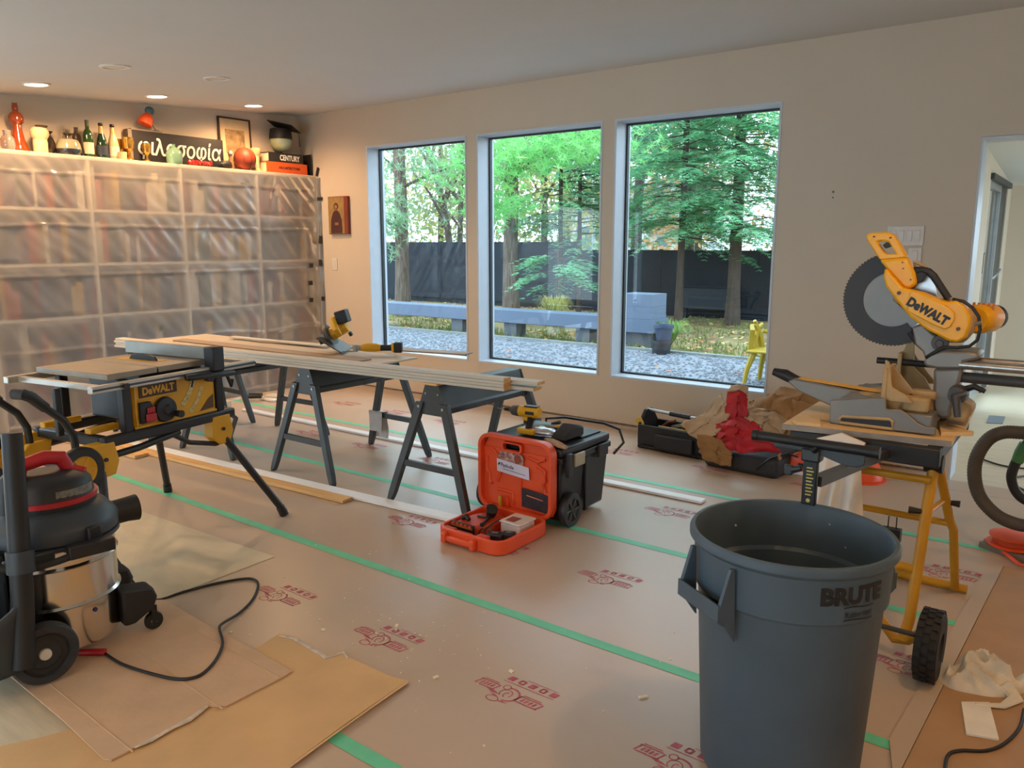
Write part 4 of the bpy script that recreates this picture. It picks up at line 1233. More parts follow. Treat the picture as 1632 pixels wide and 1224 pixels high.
# bumper loop at the right end
lp = [(0.02, -0.24, 0.455), (0.13, -0.255, 0.38), (0.30, -0.27, 0.335), (0.42, -0.25, 0.34), (0.56, -0.16, 0.42), (0.58, -0.05, 0.47), (0.56, 0.14, 0.44), (0.42, 0.22, 0.36), (0.30, 0.24, 0.35), (0.13, 0.24, 0.39), (0.02, 0.22, 0.455)]
ob('bumper_loop', B().tube(lp, 0.014, 8), M_blk, t)
# handles and wheels at the left end
for y in (-0.20, 0.16):
    hd = ob('handle_tube', B().tube([(-0.48, y, 0.40), (-0.49, y, 0.55), (-0.53, y, 0.63), (-0.655, y, 0.745), (-0.68, y, 0.785)], 0.018, 10), M_blk, t)
    ob('grip', B().tube([(-0.61, y, 0.705), (-0.67, y, 0.765), (-0.705, y, 0.785), (-0.715, y + (0.05 if y < 0 else -0.05), 0.785)], [0.024, 0.026, 0.026, 0.026], 10), M_blk, hd)
ob('axle', B().cyl((-0.53, -0.30, 0.395), (-0.53, 0.28, 0.395), 0.011, n=10), M_blk, t)
for y in (-0.29, 0.27):
    wh = ob('tyre', B().lathe([(0.072, -0.022), (0.108, -0.022), (0.115, -0.012), (0.115, 0.012), (0.108, 0.022), (0.072, 0.022), (0.072, -0.022)], (-0.53, y, 0.395), 32, (0, 1, 0)), M_blk, t)
    ob('hub', B().lathe([(0.0, -0.018), (0.02, -0.022), (0.025, -0.012), (0.06, -0.010), (0.072, -0.020), (0.072, 0.020), (0.06, 0.010), (0.025, 0.012), (0.02, 0.022), (0, 0.018)], (-0.53, y, 0.395), 24, (0, 1, 0)), M_yelts, wh)
    sp = B()
    for k in range(6):
        a = k * PI / 3
        sp.bar((-0.53 + 0.02 * math.cos(a), y - 0.0135, 0.395 + 0.02 * math.sin(a)), (-0.53 + 0.07 * math.cos(a), y - 0.0135, 0.395 + 0.07 * math.sin(a)), 0.008, 0.010)
    ob('spoke', sp, M_yelts, wh)
ob('wheel_bracket', B().prism([(-0.50, 0.47), (-0.38, 0.47), (-0.40, 0.38), (-0.55, 0.37), (-0.56, 0.41)], 'Y', -0.20, -0.17).prism([(-0.50, 0.47), (-0.38, 0.47), (-0.40, 0.38), (-0.55, 0.37), (-0.56, 0.41)], 'Y', 0.14, 0.17), M_yelts, t, bevel=0.006)

ob = _ob

# ============================================================ WET/DRY VACUUM (local x: front caster side, y: away from camera)
M_chrome = mat('polished_stainless', (214, 208, 200), 0.16, 1.0, var=0.02)
M_vblk = mat('vacuum_charcoal', (52, 60, 68), 0.45, var=0.06)
M_vdk = mat('vacuum_black', (30, 31, 34), 0.5)
M_vred = mat('vacuum_red', (176, 30, 40), 0.4)
t = thing('shop_vacuum', 'stainless steel wet dry vacuum with red topped black lid', 'vacuum', (-2.90, 1.14, 0.0186), R(82))
C0 = (0, 0, 0)
drum = ob('drum', B().lathe([(0.0, 0.045), (0.17, 0.045), (0.190, 0.055), (0.195, 0.07), (0.195, 0.205), (0.203, 0.212), (0.195, 0.220), (0.196, 0.345), (0.204, 0.352), (0.196, 0.360), (0.197, 0.45)], C0, 64), M_chrome, t)
ob('sticker_dot', B().lathe([(0.008, 0), (0.008, 0.0012), (0, 0.0012)], (0.062, -0.187, 0.175), 10, (0.33, -0.94, 0)), mat('blue_dot', (50, 54, 110), 0.5), drum)
lid = ob('lid', B().lathe([(0.20, 0.435), (0.212, 0.44), (0.214, 0.475), (0.205, 0.49), (0.18, 0.52), (0.15, 0.54), (0.0, 0.55)], C0, 48), M_vblk, t)
ob('motor_cover', B().lathe([(0.15, 0.535), (0.152, 0.56), (0.145, 0.57), (0.138, 0.615), (0.12, 0.635), (0.08, 0.648), (0, 0.652)], C0, 40), M_vdk, lid)
ob('red_band', B().lathe([(0.1505, 0.555), (0.154, 0.556), (0.154, 0.572), (0.1475, 0.573)], C0, 40), M_vred, lid)
ob('label_plate', B().grid(lambda u, v: (0.1455 * math.cos(R(-95 + 60 * u)), 0.1425 * math.sin(R(-95 + 60 * u)), 0.580 + 0.028 * v), 10, 1), mat('label_grey', (120, 120, 116), 0.5, var=0.3, scale=90), lid)
ob('top_handle', B().tube([(-0.085, 0, 0.645), (-0.07, 0, 0.685), (0.0, 0, 0.70), (0.05, 0, 0.69), (0.075, 0, 0.64), (0.115, -0.03, 0.63)], [0.018, 0.019, 0.02, 0.021, 0.019, 0.015], 10, flat=1.3), M_vred, lid)
ob('blower_port', B().tube([(-0.14, -0.06, 0.55), (-0.14, -0.065, 0.60), (-0.13, -0.05, 0.64), (-0.09, -0.02, 0.665)], [0.034, 0.034, 0.034, 0.03], 14), M_vblk, lid)
for a in (-70, 110):
    ca, sa = math.cos(R(a)), math.sin(R(a))
    ob('latch', B().box(-0.025, 0.025, -0.012, 0.012, -0.045, 0.03).xf(Matrix.Translation((0.218 * ca, 0.218 * sa, 0.455)) @ Matrix.Rotation(R(a + 90), 4, 'Z')), M_vdk, lid, bevel=0.006)
ob('hose_port', B().tube([(0.19, 0.02, 0.44), (0.26, 0.03, 0.44), (0.30, 0.03, 0.44)], [0.045, 0.046, 0.05], 20), M_vdk, t)
ob('drum_rim', B().lathe([(0.199, 0.415), (0.215, 0.42), (0.215, 0.434), (0.199, 0.434)], C0, 48), M_vblk, t)
# cart: rear basket, wheels, front caster arm, drag handle
cart = ob('cart_frame', B().box(-0.30, -0.10, -0.18, 0.18, 0.045, 0.085).box(-0.235, -0.185, -0.17, 0.17, 0.085, 0.44), M_vblk, t, bevel=0.012)
def bask(u, v):
    a = R(90 + 290 * u)
    r_ = 0.13 + 0.025 * v
    return (-0.255 + r_ * math.cos(a) * 0.8, -0.19 + r_ * math.sin(a) * 0.75, 0.08 + (0.23 + 0.05 * math.cos(2 * PI * (u - 0.5)) * -1) * v)
b = B().grid(bask, 20, 6)
o_ = ob('basket', b, M_vblk, t)
md = o_.modifiers.new('shell', 'SOLIDIFY')
md.thickness = 0.012
ob('basket_floor', B().lathe([(0.07, 0.075), (0.085, 0.075), (0.085, 0.088), (0, 0.088)], (-0.255, -0.19, 0), 20), M_vblk, t)
M_tyre = mat('tyre_rubber', (44, 46, 50), 0.6, var=0.15, scale=30)
for y in (-0.245, 0.245):
    sg = -1 if y < 0 else 1
    wh = ob('rear_wheel', B().lathe([(0.075, -0.024), (0.097, -0.024), (0.103, -0.013), (0.103, 0.013), (0.097, 0.024), (0.075, 0.024), (0.070, 0.012), (0.03, 0.012), (0.0, 0.016)], (-0.12, y, 0.106), 40, (0, sg, 0)), M_tyre, t)
    tr = B()
    for k in range(40):
        a = 2 * PI * k / 40
        tr.box(-0.004, 0.004, -0.022, 0.022, 0.1015, 0.1055, rz=0.35 * (1 if k % 2 else -1)).v[-8:] = [tuple(Matrix.Translation((-0.12, y, 0.106)) @ Matrix.Rotation(a, 4, 'Y') @ Vector(p)) for p in tr.v[-8:]]
    ob('tread', tr, M_tyre, wh, smooth=0)
    ob('hub_cap', B().lathe([(0.02, 0.012), (0.018, 0.022), (0, 0.026)], (-0.12, y, 0.106), 16, (0, sg, 0)), mat('hub_white', (220, 218, 210), 0.4), wh)
    ob('wheel_recess', B().lathe([(0.05, 0.0125), (0.065, 0.0125), (0.065, 0.016), (0.05, 0.016), (0.05, 0.0125)], (-0.12, y, 0.106), 30, (0, sg, 0)), M_vdk, wh)
ob('axle', B().cyl((-0.12, -0.235, 0.106), (-0.12, 0.235, 0.106), 0.010, n=10), M_vdk, t)
for y in (-0.12, 0.12):
    arm = ob('caster_arm', B().prism([(0.16, 0.06), (0.20, 0.06), (0.27, 0.10), (0.285, 0.14), (0.27, 0.185), (0.18, 0.20), (0.16, 0.20)], 'Y', y - 0.04, y + 0.04), M_vdk, t, bevel=0.012)
    ob('caster', B().lathe([(0.012, -0.010), (0.032, -0.010), (0.035, 0.0), (0.032, 0.010), (0.012, 0.010), (0.012, -0.010)], (0.275, y, 0.036), 18, (0, 1, 0)).box(0.265, 0.285, y - 0.016, y - 0.011, 0.036, 0.10).box(0.265, 0.285, y + 0.011, y + 0.016, 0.036, 0.10), M_blk, arm)
ob('drag_handle', B().tube([(-0.23, -0.20, 0.43), (-0.16, -0.235, 0.395), (-0.05, -0.245, 0.405), (0.02, -0.245, 0.415)], [0.014, 0.013, 0.013, 0.014], 8).box(-0.02, 0.125, -0.262, -0.218, 0.40, 0.445), M_vdk, t, bevel=0.006)
ob('bracket', B().box(-0.20, -0.05, -0.215, -0.198, 0.40, 0.434), M_vblk, t, bevel=0.005)
# floor wand standing in the basket
w = thing('vacuum_wand', 'dark vacuum wand standing in the vacuum basket at left edge', 'wand', (-2.66, 0.92, 0.10))
ob('tube', B().tube([(-2.655, 0.915, 0.115), (-2.665, 0.94, 0.35), (-2.727, 0.985, 0.862)], [0.036, 0.033, 0.030], 16), M_vdk, w)
ob('collar', B().tube([(-2.673, 0.947, 0.42), (-2.682, 0.953, 0.49)], [0.041, 0.041], 16), M_vblk, w)
# power cord
cp = [(-3.207,1.487),(-3.087,1.502),(-3.001,1.536),(-2.975,1.646),(-2.943,1.772),(-2.891,1.876),(-2.842,1.905),(-2.773,1.876),(-2.677,1.780),(-2.613,1.672),(-2.577,1.581),(-2.535,1.537),(-2.428,1.481),(-2.348,1.404),(-2.301,1.327),(-2.303,1.282),(-2.341,1.248),(-2.413,1.223),(-2.511,1.199),(-2.595,1.187),(-2.693,1.188)]
cz_ = [0.17, 0.07, 0.0085] + [0.0085] * 6 + [0.010, 0.018, 0.0255] + [0.0250] * 9
ob_c = B().tube(smoothpath([(p[0], p[1], z) for p, z in zip(cp, cz_)], 4), 0.0055, 8)
w = thing('power_cord', 'black vacuum power cord looping over cardboard and drop sheet', 'cord', (cp[8][0], cp[8][1], 0.003))
ob('cord', ob_c, M_vdk, w, smooth=180)
ob('plug', B().tube([(cp[-1][0], cp[-1][1], 0.032), (cp[-1][0] - 0.07, cp[-1][1] - 0.055, 0.032)], [0.013, 0.011], 10), M_vred, w)

# ============================================================ GREY TRASH CAN
M_can = mat('can_blue_grey', (72, 88, 100), 0.5, var=0.05, scale=6, bump=0.04, bscale=50)
CX, CY, CH = -0.607, 2.065, 0.69
t = thing('trash_can', 'large blue grey round trash can with BRUTE lettering', 'trash can', (CX, CY, 0.003))
pr = [(0.0, 0.0), (0.205, 0.0), (0.213, 0.012), (0.240, 0.528), (0.243, 0.535), (0.250, 0.54), (0.254, 0.655), (0.262, 0.660), (0.268, 0.668), (0.268, 0.682), (0.263, 0.69), (0.254, 0.69), (0.249, 0.682), (0.246, 0.55), (0.236, 0.54), (0.206, 0.03), (0.0, 0.022)]
ob('body', B().lathe([(r_, z + 0.003) for r_, z in pr], (CX, CY, 0), 96), M_can, t)
for ang in (-122.5, 57.5):
    a = R(ang)
    Mh = Matrix.Translation((CX, CY, 0.003)) @ Matrix.Rotation(a, 4, 'Z')
    b = B()
    for s in (-1, 1):
        b.prism([(0.246, 0.650), (0.258, 0.650), (0.290, 0.545), (0.292, 0.525), (0.275, 0.505), (0.236, 0.45)], 'Y', s * 0.085 - 0.006, s * 0.085 + 0.006)
    b.prism([(0.286, 0.56), (0.293, 0.56), (0.293, 0.515), (0.272, 0.498), (0.266, 0.504), (0.286, 0.520)], 'Y', -0.091, 0.091)
    b.prism([(0.240, 0.512), (0.272, 0.505), (0.272, 0.498), (0.238, 0.505)], 'Y', -0.085, 0.085)
    ob('handle', b.xf(Mh), M_can, t, bevel=0.002)
def wrap(b, ang, z, r_):
    out = []
    for x, y, d in b.v:
        a = R(ang) + x / r_
        out.append((CX + (r_ + d) * math.cos(a), CY + (r_ + d) * math.sin(a), z + y))
    b.v = out
    return b
def subdiv(b, n_=3):
    me = bpy.data.meshes.new('tmp')
    me.from_pydata(b.v, [], b.f)
    bm = bmesh.new()
    bm.from_mesh(me)
    bmesh.ops.triangulate(bm, faces=bm.faces)
    for _ in range(n_):
        long_e = [e for e in bm.edges if abs(e.verts[0].co.x - e.verts[1].co.x) > 0.010]
        if long_e:
            bmesh.ops.subdivide_edges(bm, edges=long_e, cuts=1)
            bmesh.ops.triangulate(bm, faces=bm.faces)
    b2 = B()
    bm.verts.ensure_lookup_table()
    b2.v = [tuple(v.co) for v in bm.verts]
    bm.verts.index_update()
    b2.f = [tuple(v.index for v in f.verts) for f in bm.faces]
    bm.free()
    bpy.data.meshes.remove(me)
    return b2
M_ink = mat('black_print', (26, 28, 32), 0.5)
bb = subdiv(fit(text_mesh('BRUTE', 0.1, 0.0, 0.005), 0.178, 0.047))
ob('lettering', wrap(bb, -36.5, 0.618, 0.2548), M_ink, t, smooth=0)
bb = subdiv(fit(text_mesh('Rubbermaid', 0.05, 0.0, 0.0008), 0.080, 0.014))
bb2 = B().add(bb.v, bb.f)
for yy in (0.017, -0.016):
    bb2.grid(lambda u, v, yy=yy: (-0.045 + 0.09 * u, yy + 0.0035 * v + 0.002 * math.sin(6 * u), 0), 8, 1)
ob('small_logo', wrap(bb2, -32.5, 0.568, 0.2530), M_ink, t, smooth=0)
b = B()
rnd = random.Random(8)
for i in range(26):
    a, z = rnd.uniform(0, 2 * PI), rnd.uniform(0.25, 0.66)
    r_ = 0.2065 + (z - 0.03) / 0.51 * 0.0295 if z < 0.54 else 0.2465
    r_ -= 0.0015
    s = rnd.uniform(0.002, 0.006)
    b.sph((CX + r_ * math.cos(a), CY + r_ * math.sin(a), z), s, s, s, 6, 4)
for i in range(7):
    a = R(30) + rnd.gauss(0, 0.10)
    b.sph((CX + 0.225 * math.cos(a), CY + 0.225 * math.sin(a), 0.39 + rnd.gauss(0, 0.012)), 0.007, 0.007, 0.009, 6, 4)
ob('paint_spots', b, mat('pale_spots', (190, 190, 186), 0.8), t)

# ============================================================ OPEN ORANGE NAILER CASE
M_or = mat('orange_plastic', (232, 84, 40), 0.42, var=0.04, scale=8)
M_ordk = mat('orange_insert', (206, 70, 34), 0.5, var=0.05, scale=8)
def rrect(x0, x1, y0, y1, r_, n_=5):
    out = []
    for cx, cy, a0 in ((x1 - r_, y1 - r_, 0), (x0 + r_, y1 - r_, 90), (x0 + r_, y0 + r_, 180), (x1 - r_, y0 + r_, 270)):
        for k in range(n_ + 1):
            a = R(a0 + 90 * k / n_)
            out.append((cx + r_ * math.cos(a), cy + r_ * math.sin(a)))
    return out
def ring(b, outer, inner, pl, d0, d1):
    """wall between two matching outlines, extruded d0..d1"""
    n_ = len(outer)
    def P(p, d):
        return (p[0], d, p[1]) if pl == 'Y' else (p[0], p[1], d)
    vs = [P(p, d0) for p in outer] + [P(p, d0) for p in inner] + [P(p, d1) for p in outer] + [P(p, d1) for p in inner]
    fs = []
    for i in range(n_):
        j = (i + 1) % n_
        fs += [(i, j, n_ + j, n_ + i), (2 * n_ + i, 3 * n_ + i, 3 * n_ + j, 2 * n_ + j), (i, 2 * n_ + i, 2 * n_ + j, j), (n_ + i, n_ + j, 3 * n_ + j, 3 * n_ + i)]
    return b.add(vs, fs)
t = thing('nailer_case', 'open orange plastic nail gun case on the floor', 'tool case', (-2.36, 3.0, 0.003))
x0, x1, y0, y1 = -2.545, -2.13, 2.745, 3.165
ou, inn = rrect(x0, x1, y0, y1, 0.07), rrect(x0 + 0.018, x1 - 0.018, y0 + 0.018, y1 - 0.018, 0.055)
b = ring(B(), ou, inn, 'Z', 0.006, 0.075)
b.prism(rrect(x0 + 0.01, x1 - 0.01, y0 + 0.01, y1 - 0.01, 0.06), 'Z', 0.003, 0.014)
tray = ob('tray', b, M_or, t, bevel=0.004)
ob('tray_handle', B().box(-2.47, -2.28, 2.722, 2.746, 0.02, 0.05).box(-2.48, -2.45, 2.712, 2.746, 0.012, 0.065).box(-2.30, -2.27, 2.712, 2.746, 0.012, 0.065), M_or, t, bevel=0.008)
ob('tray_block', B().box(-2.515, -2.44, 2.77, 2.80, 0.014, 0.07).box(-2.30, -2.24, 2.77, 2.81, 0.014, 0.072).box(-2.43, -2.33, 2.77, 2.79, 0.014, 0.068), M_ordk, tray, bevel=0.006)
# lid, upright, hinge along y = 3.17
lx0, lx1, lz0, lz1, ly0, ly1 = -2.615, -2.135, 0.05, 0.462, 3.172, 3.225
ou, inn = rrect(lx0, lx1, lz0, lz1, 0.07), rrect(lx0 + 0.02, lx1 - 0.02, lz0 + 0.02, lz1 - 0.02, 0.055)
b = ring(B(), ou, inn, 'Y', ly0, ly1)
b.prism([(lx0 + .012, lz0 + 0.02), (lx1 - .012, lz0 + 0.02), (lx1 - .012, 0.385), (lx0 + .012, 0.385)], 'Y', ly1 - 0.02, ly1 - 0.005)
b.prism([(lx0 + .02, 0.385), (-2.455, 0.385), (-2.455, 0.45), (lx0 + .06, 0.45)], 'Y', ly1 - 0.02, ly1 - 0.005)
b.prism([(-2.335, 0.385), (lx1 - .02, 0.385), (lx1 - .06, 0.45), (-2.335, 0.45)], 'Y', ly1 - 0.02, ly1 - 0.005)
b.prism([(-2.455, 0.425), (-2.335, 0.425), (-2.335, 0.45), (-2.455, 0.45)], 'Y', ly1 - 0.02, ly1 - 0.005)
lid = ob('lid', b, M_or, t, bevel=0.004)
ob('handle_rim', ring(B(), rrect(-2.462, -2.328, 0.378, 0.432, 0.018), rrect(-2.450, -2.340, 0.388, 0.424, 0.014), 'Y', ly0 + 0.006, ly1 - 0.018), M_or, lid, bevel=0.003)
# moulded ridges inside the lid
LY = ly1 - 0.02
rid = B()
for pts_, w_ in (([(-2.575, 0.33), (-2.575, 0.25), (-2.555, 0.235), (-2.555, 0.19), (-2.535, 0.185)], 0.010), ([(-2.535, 0.375), (-2.49, 0.34), (-2.475, 0.27), (-2.50, 0.20)], 0.010),
                ([(-2.245, 0.33), (-2.195, 0.31), (-2.19, 0.25), (-2.205, 0.24), (-2.19, 0.19), (-2.165, 0.185)], 0.011), ([(-2.50, 0.16), (-2.40, 0.155), (-2.395, 0.09)], 0.010), ([(-2.35, 0.25), (-2.345, 0.17), (-2.33, 0.10)], 0.009), ([(-2.44, 0.13), (-2.435, 0.075)], 0.012), ([(-2.30, 0.365), (-2.235, 0.35), (-2.19, 0.37)], 0.009)):
    rid.tube([(px, LY - 0.002, pz) for px, pz in pts_], w_, 6)
ob('moulded_ridge', rid, M_or, lid, smooth=60)
ob('warning_sticker', B().prism([(-2.49, 0.322), (-2.33, 0.318), (-2.322, 0.36), (-2.34, 0.372), (-2.478, 0.374), (-2.49, 0.35)], 'Y', LY - 0.0115, LY - 0.0105), mat('sticker_print', (214, 180, 170), 0.5, col2=(120, 60, 50), scale=40), lid)
ob('round_sticker', B().lathe([(0.024, 0), (0.024, 0.0008), (0, 0.0008)], (-2.362, LY - 0.0116, 0.345), 16, (0, -1, 0)), mat('sticker_brown', (140, 66, 46), 0.5), lid)
ob('name_label', B().prism([(-2.498, 0.262), (-2.285, 0.245), (-2.29, 0.312), (-2.50, 0.33)], 'Y', LY - 0.013, LY - 0.012), mat('label_white', (214, 208, 224), 0.5), lid)
bb = fit(text_mesh('Paslode', 0.05, 0.0002, 0.001), 0.085, 0.020).xf(basis((-2.43, LY - 0.0134, 0.298), (1, 0, -0.09), (0.09, 0, 1)))
bb.add([(-2.492, LY - 0.0134, 0.305), (-2.478, LY - 0.0134, 0.314), (-2.476, LY - 0.0134, 0.303), (-2.49, LY - 0.0134, 0.292)], [(0, 1, 2, 3)])
for k in range(1):
    bb.add([(-2.46, LY - 0.0134, 0.281), (-2.31, LY - 0.0134, 0.268), (-2.31, LY - 0.0134, 0.265), (-2.46, LY - 0.0134, 0.278)], [(0, 1, 2, 3)])
ob('lettering', bb, mat('label_ink', (60, 40, 80), 0.6), lid, smooth=0)
ob('instruction_sticker', B().prism([(-2.335, 0.095), (-2.165, 0.085), (-2.165, 0.185), (-2.335, 0.198)], 'Y', LY - 0.012, LY - 0.0105), mat('sticker_dark', (48, 40, 46), 0.5, var=0.3, scale=70), lid)
ob('sticker_line', B().prism([(-2.305, 0.158), (-2.20, 0.148), (-2.20, 0.153), (-2.305, 0.164)], 'Y', LY - 0.0126, LY - 0.012), mat('sticker_orange', (206, 120, 80), 0.5), lid)
ob('hinge', B().cyl((-2.55, 3.168, 0.062), (-2.20, 3.168, 0.062), 0.007, n=8), M_ordk, t)
# contents
n1 = thing('nail_gun_insert', 'orange and black nailer parts lying in the orange case', 'nail gun', (-2.48, 2.95, 0.016))
ob('body', B().prism([(-2.515, 2.86), (-2.38, 2.86), (-2.33, 2.95), (-2.36, 3.08), (-2.46, 3.10), (-2.515, 3.0)], 'Z', 0.016, 0.07), M_ordk, n1, bevel=0.012)
ob('nose_strip', B().prism([(-2.52, 2.835), (-2.37, 2.835), (-2.37, 2.848), (-2.52, 2.848)], 'Z', 0.03, 0.082), M_blk, n1, bevel=0.003)
ob('brass_strip', B().box(-2.515, -2.375, 2.830, 2.835, 0.060, 0.068), mat('brass', (206, 160, 80), 0.35, 0.7), n1)
hl = B()
for k in range(5):
    hl.box(-2.508 + k * 0.027, -2.491 + k * 0.027, 2.8295, 2.8345, 0.069, 0.079)
ob('window_slots', hl, M_ordk, n1)
ob('cylinder', B().cyl((-2.405, 3.02, 0.085), (-2.38, 3.0, 0.125), 0.026, 0.03, 14), M_blk, n1)
ob('trigger_lever', B().tube([(-2.47, 3.085, 0.095), (-2.43, 3.06, 0.10), (-2.40, 3.03, 0.105)], [0.016, 0.018, 0.014], 8).tube([(-2.385, 2.99, 0.085), (-2.37, 2.93, 0.078), (-2.36, 2.89, 0.075)], [0.009, 0.007, 0.012], 8), M_blk, n1)
ob('hose_clip', B().tube([(-2.50, 2.90, 0.08), (-2.475, 2.91, 0.09), (-2.45, 2.90, 0.08)], [0.012, 0.014, 0.010], 8).tube([(-2.46, 2.98, 0.075), (-2.40, 2.98, 0.08)], 0.006, 6), M_blk, n1)
c0 = thing('clear_box', 'small clear lidded plastic box in the orange case', 'plastic box', (-2.225, 3.0, 0.016))
ob('box', B().box(-2.29, -2.17, 2.95, 3.08, 0.016, 0.088), mat('milky_plastic', (206, 180, 166), 0.3), c0, bevel=0.008)
ob('box_lid', B().box(-2.295, -2.165, 2.945, 3.085, 0.089, 0.099), mat('milky_lid', (222, 214, 208), 0.3), c0, bevel=0.004)
ob('lid_opening', B().box(-2.27, -2.215, 2.965, 3.03, 0.0992, 0.1005), mat('lid_hole', (150, 80, 70), 0.5), c0)
for k, (x, y, s, lab) in enumerate(((-2.265, 2.875, 0.04, 'dark blue battery nearest the front of the orange case'), (-2.215, 2.92, 0.032, 'dark blue battery beside the clear box'))):
    q = thing('tool_battery', lab, 'battery', (x, y, 0.016))
    ob('block', B().box(x - s, x + s, y - s * 0.7, y + s * 0.7, 0.016, 0.062, rz=0.4), mat('dark_navy_plastic', (40, 42, 54), 0.4), q, bevel=0.008)
    ob('label', B().box(x - s * 0.4, x + s * 0.4, y - s * 0.3, y + s * 0.3, 0.0622, 0.0635, rz=0.4), mat('battery_label', (120, 120, 136), 0.5), q)
q = thing('safety_glasses', 'black wire glasses lying in the orange case', 'glasses', (-2.33, 2.90, 0.016))
ob('temple', B().tube([(-2.33, 2.86, 0.06), (-2.31, 2.90, 0.085), (-2.29, 2.95, 0.105)], 0.004, 6), M_blk, q)
ob('lens_rim', B().tube([(-2.335 + 0.02 * math.cos(a), 2.862 + 0.008 * math.sin(a), 0.045 + 0.022 * math.sin(a)) for a in [2 * PI * k / 14 for k in range(14)]], 0.0035, 5, True), M_blk, q)
ob('cap', B().cyl((-2.30, 2.885, 0.016), (-2.30, 2.885, 0.075), 0.016, 0.012, 10), mat('brown_cap', (120, 60, 44), 0.5), q)
q = thing('hex_key', 'black hex key lying along the case hinge', 'hex key', (-2.33, 3.11, 0.016))
ob('rod', B().bar((-2.385, 3.125, 0.03), (-2.29, 3.095, 0.03), 0.008, 0.008), M_blk, q)
q = thing('fuel_cell_tag', 'small yellow cartridge standing in the lid recess', 'cartridge', (-2.475, 3.19, 0.078))
ob('tube', B().cyl((-2.475, 3.188, 0.0705), (-2.475, 3.188, 0.128), 0.0095, n=10), mat('yellow_cartridge', (206, 176, 60), 0.4), q)

# ============================================================ ROLLING TOOL CHEST
M_ch = mat('black_chest_plastic', (34, 33, 33), 0.45, var=0.08)
t = thing('tool_chest', 'black wheeled tool chest behind the orange case', 'tool chest', (-2.40, 3.50, 0.002))
bx0, bx1, by0, by1 = -2.64, -2.12, 3.24, 3.72
ob('body', B().add([(x, y, z) for z, k in ((0.03, 0.022), (0.375, 0.0)) for x, y in ((bx0 + k, by0 + k), (bx1 - k, by0 + k), (bx1 - k, by1 - k), (bx0 + k, by1 - k))], [(3, 2, 1, 0), (4, 5, 6, 7), (0, 1, 5, 4), (1, 2, 6, 5), (2, 3, 7, 6), (3, 0, 4, 7)]), M_ch, t, bevel=0.012)
ob('body_rib', B().box(bx1 - 0.008, bx1 + 0.006, 3.47, 3.50, 0.04, 0.34), M_ch, t, bevel=0.003)
ob('body_rim', B().box(bx0 - 0.008, bx1 + 0.010, by0 - 0.008, by1 + 0.008, 0.345, 0.378), M_ch, t, bevel=0.006)
cl = ob('lid', B().box(bx0 - 0.004, bx1 + 0.006, by0 - 0.004, by1 + 0.004, 0.379, 0.425), M_ch, t, bevel=0.014)
ob('lid_ridge', B().box(-2.30, -2.16, 3.50, 3.70, 0.4255, 0.434).box(-2.60, -2.35, 3.55, 3.70, 0.4255, 0.434), M_ch, cl, bevel=0.004)
for y, m_ in ((3.38, mat('latch_beige', (176, 168, 146), 0.4)), (3.62, M_ch)):
    ob('latch', B().box(bx1 + 0.0105, bx1 + 0.028, y - 0.05, y + 0.05, 0.315, 0.385), m_, t, bevel=0.006)
ob('corner_handle', B().box(bx1 + 0.0105, bx1 + 0.035, 3.255, 3.30, 0.28, 0.40), M_ch, t, bevel=0.006)
for x in (bx1 + 0.012, bx0 - 0.012):
    sg = 1 if x > -2.4 else -1
    wh = ob('wheel', B().lathe([(0.055, -0.02), (0.085, -0.02), (0.09, -0.01), (0.09, 0.012), (0.085, 0.02), (0.06, 0.02), (0.055, 0.01), (0.02, 0.01), (0.015, 0.018), (0, 0.018)], (x, 3.31, 0.092), 30, (sg, 0, 0)), M_ch, t)
    sp = B()
    for k in range(6):
        a = k * PI / 3
        sp.bar((x + sg * 0.012, 3.31 + 0.018 * math.cos(a), 0.092 + 0.018 * math.sin(a)), (x + sg * 0.012, 3.31 + 0.058 * math.cos(a), 0.092 + 0.058 * math.sin(a)), 0.010, 0.012)
    ob('spoke', sp, M_dgrey, wh)
ob('pull_handle', B().tube([(-2.56, 3.735, 0.30), (-2.56, 3.745, 0.44), (-2.45, 3.78, 0.455), (-2.20, 3.80, 0.45), (-2.10, 3.80, 0.43), (-2.065, 3.79, 0.36), (-2.10, 3.74, 0.30)], 0.008, 8), M_ch, t)
# on the chest
q = thing('impact_driver', 'yellow and black cordless impact driver standing on the chest', 'drill', (-2.44, 3.40, 0.4355), R(5))
ob('battery', B().box(-0.055, 0.055, -0.04, 0.04, 0.0, 0.03), M_yel, q, bevel=0.006)
ob('grip', B().tube([(0.0, 0, 0.025), (0.01, 0, 0.06), (0.02, 0, 0.10)], [0.026, 0.022, 0.024], 12, flat=0.75), M_blk, q)
ob('motor_housing', B().tube([(-0.055, 0, 0.118), (-0.01, 0, 0.12), (0.05, 0, 0.12), (0.068, 0, 0.12)], [0.031, 0.033, 0.033, 0.028], 16), M_yel, q)
ob('housing_stripe', B().box(-0.005, 0.05, -0.0345, -0.030, 0.11, 0.128).box(-0.02, 0.06, -0.02, 0.02, 0.147, 0.155), M_blk, q, bevel=0.002)
ob('nose', B().tube([(-0.115, 0, 0.118), (-0.10, 0, 0.118), (-0.06, 0, 0.118), (-0.05, 0, 0.118)], [0.016, 0.027, 0.031, 0.030], 16), M_dgrey, q)
ob('chuck', B().tube([(-0.155, 0, 0.118), (-0.115, 0, 0.118)], [0.009, 0.011], 10), M_blk, q)
ob('bit', B().tube([(-0.205, 0, 0.118), (-0.155, 0, 0.118)], [0.002, 0.004], 6), M_steel, q)
ob('trigger', B().box(-0.028, 0.0, -0.012, 0.012, 0.05, 0.092), M_blk, q, bevel=0.004)
ob('trigger_guard', B().box(-0.03, 0.0, -0.016, 0.016, 0.07, 0.093), M_yel, q, bevel=0.004)
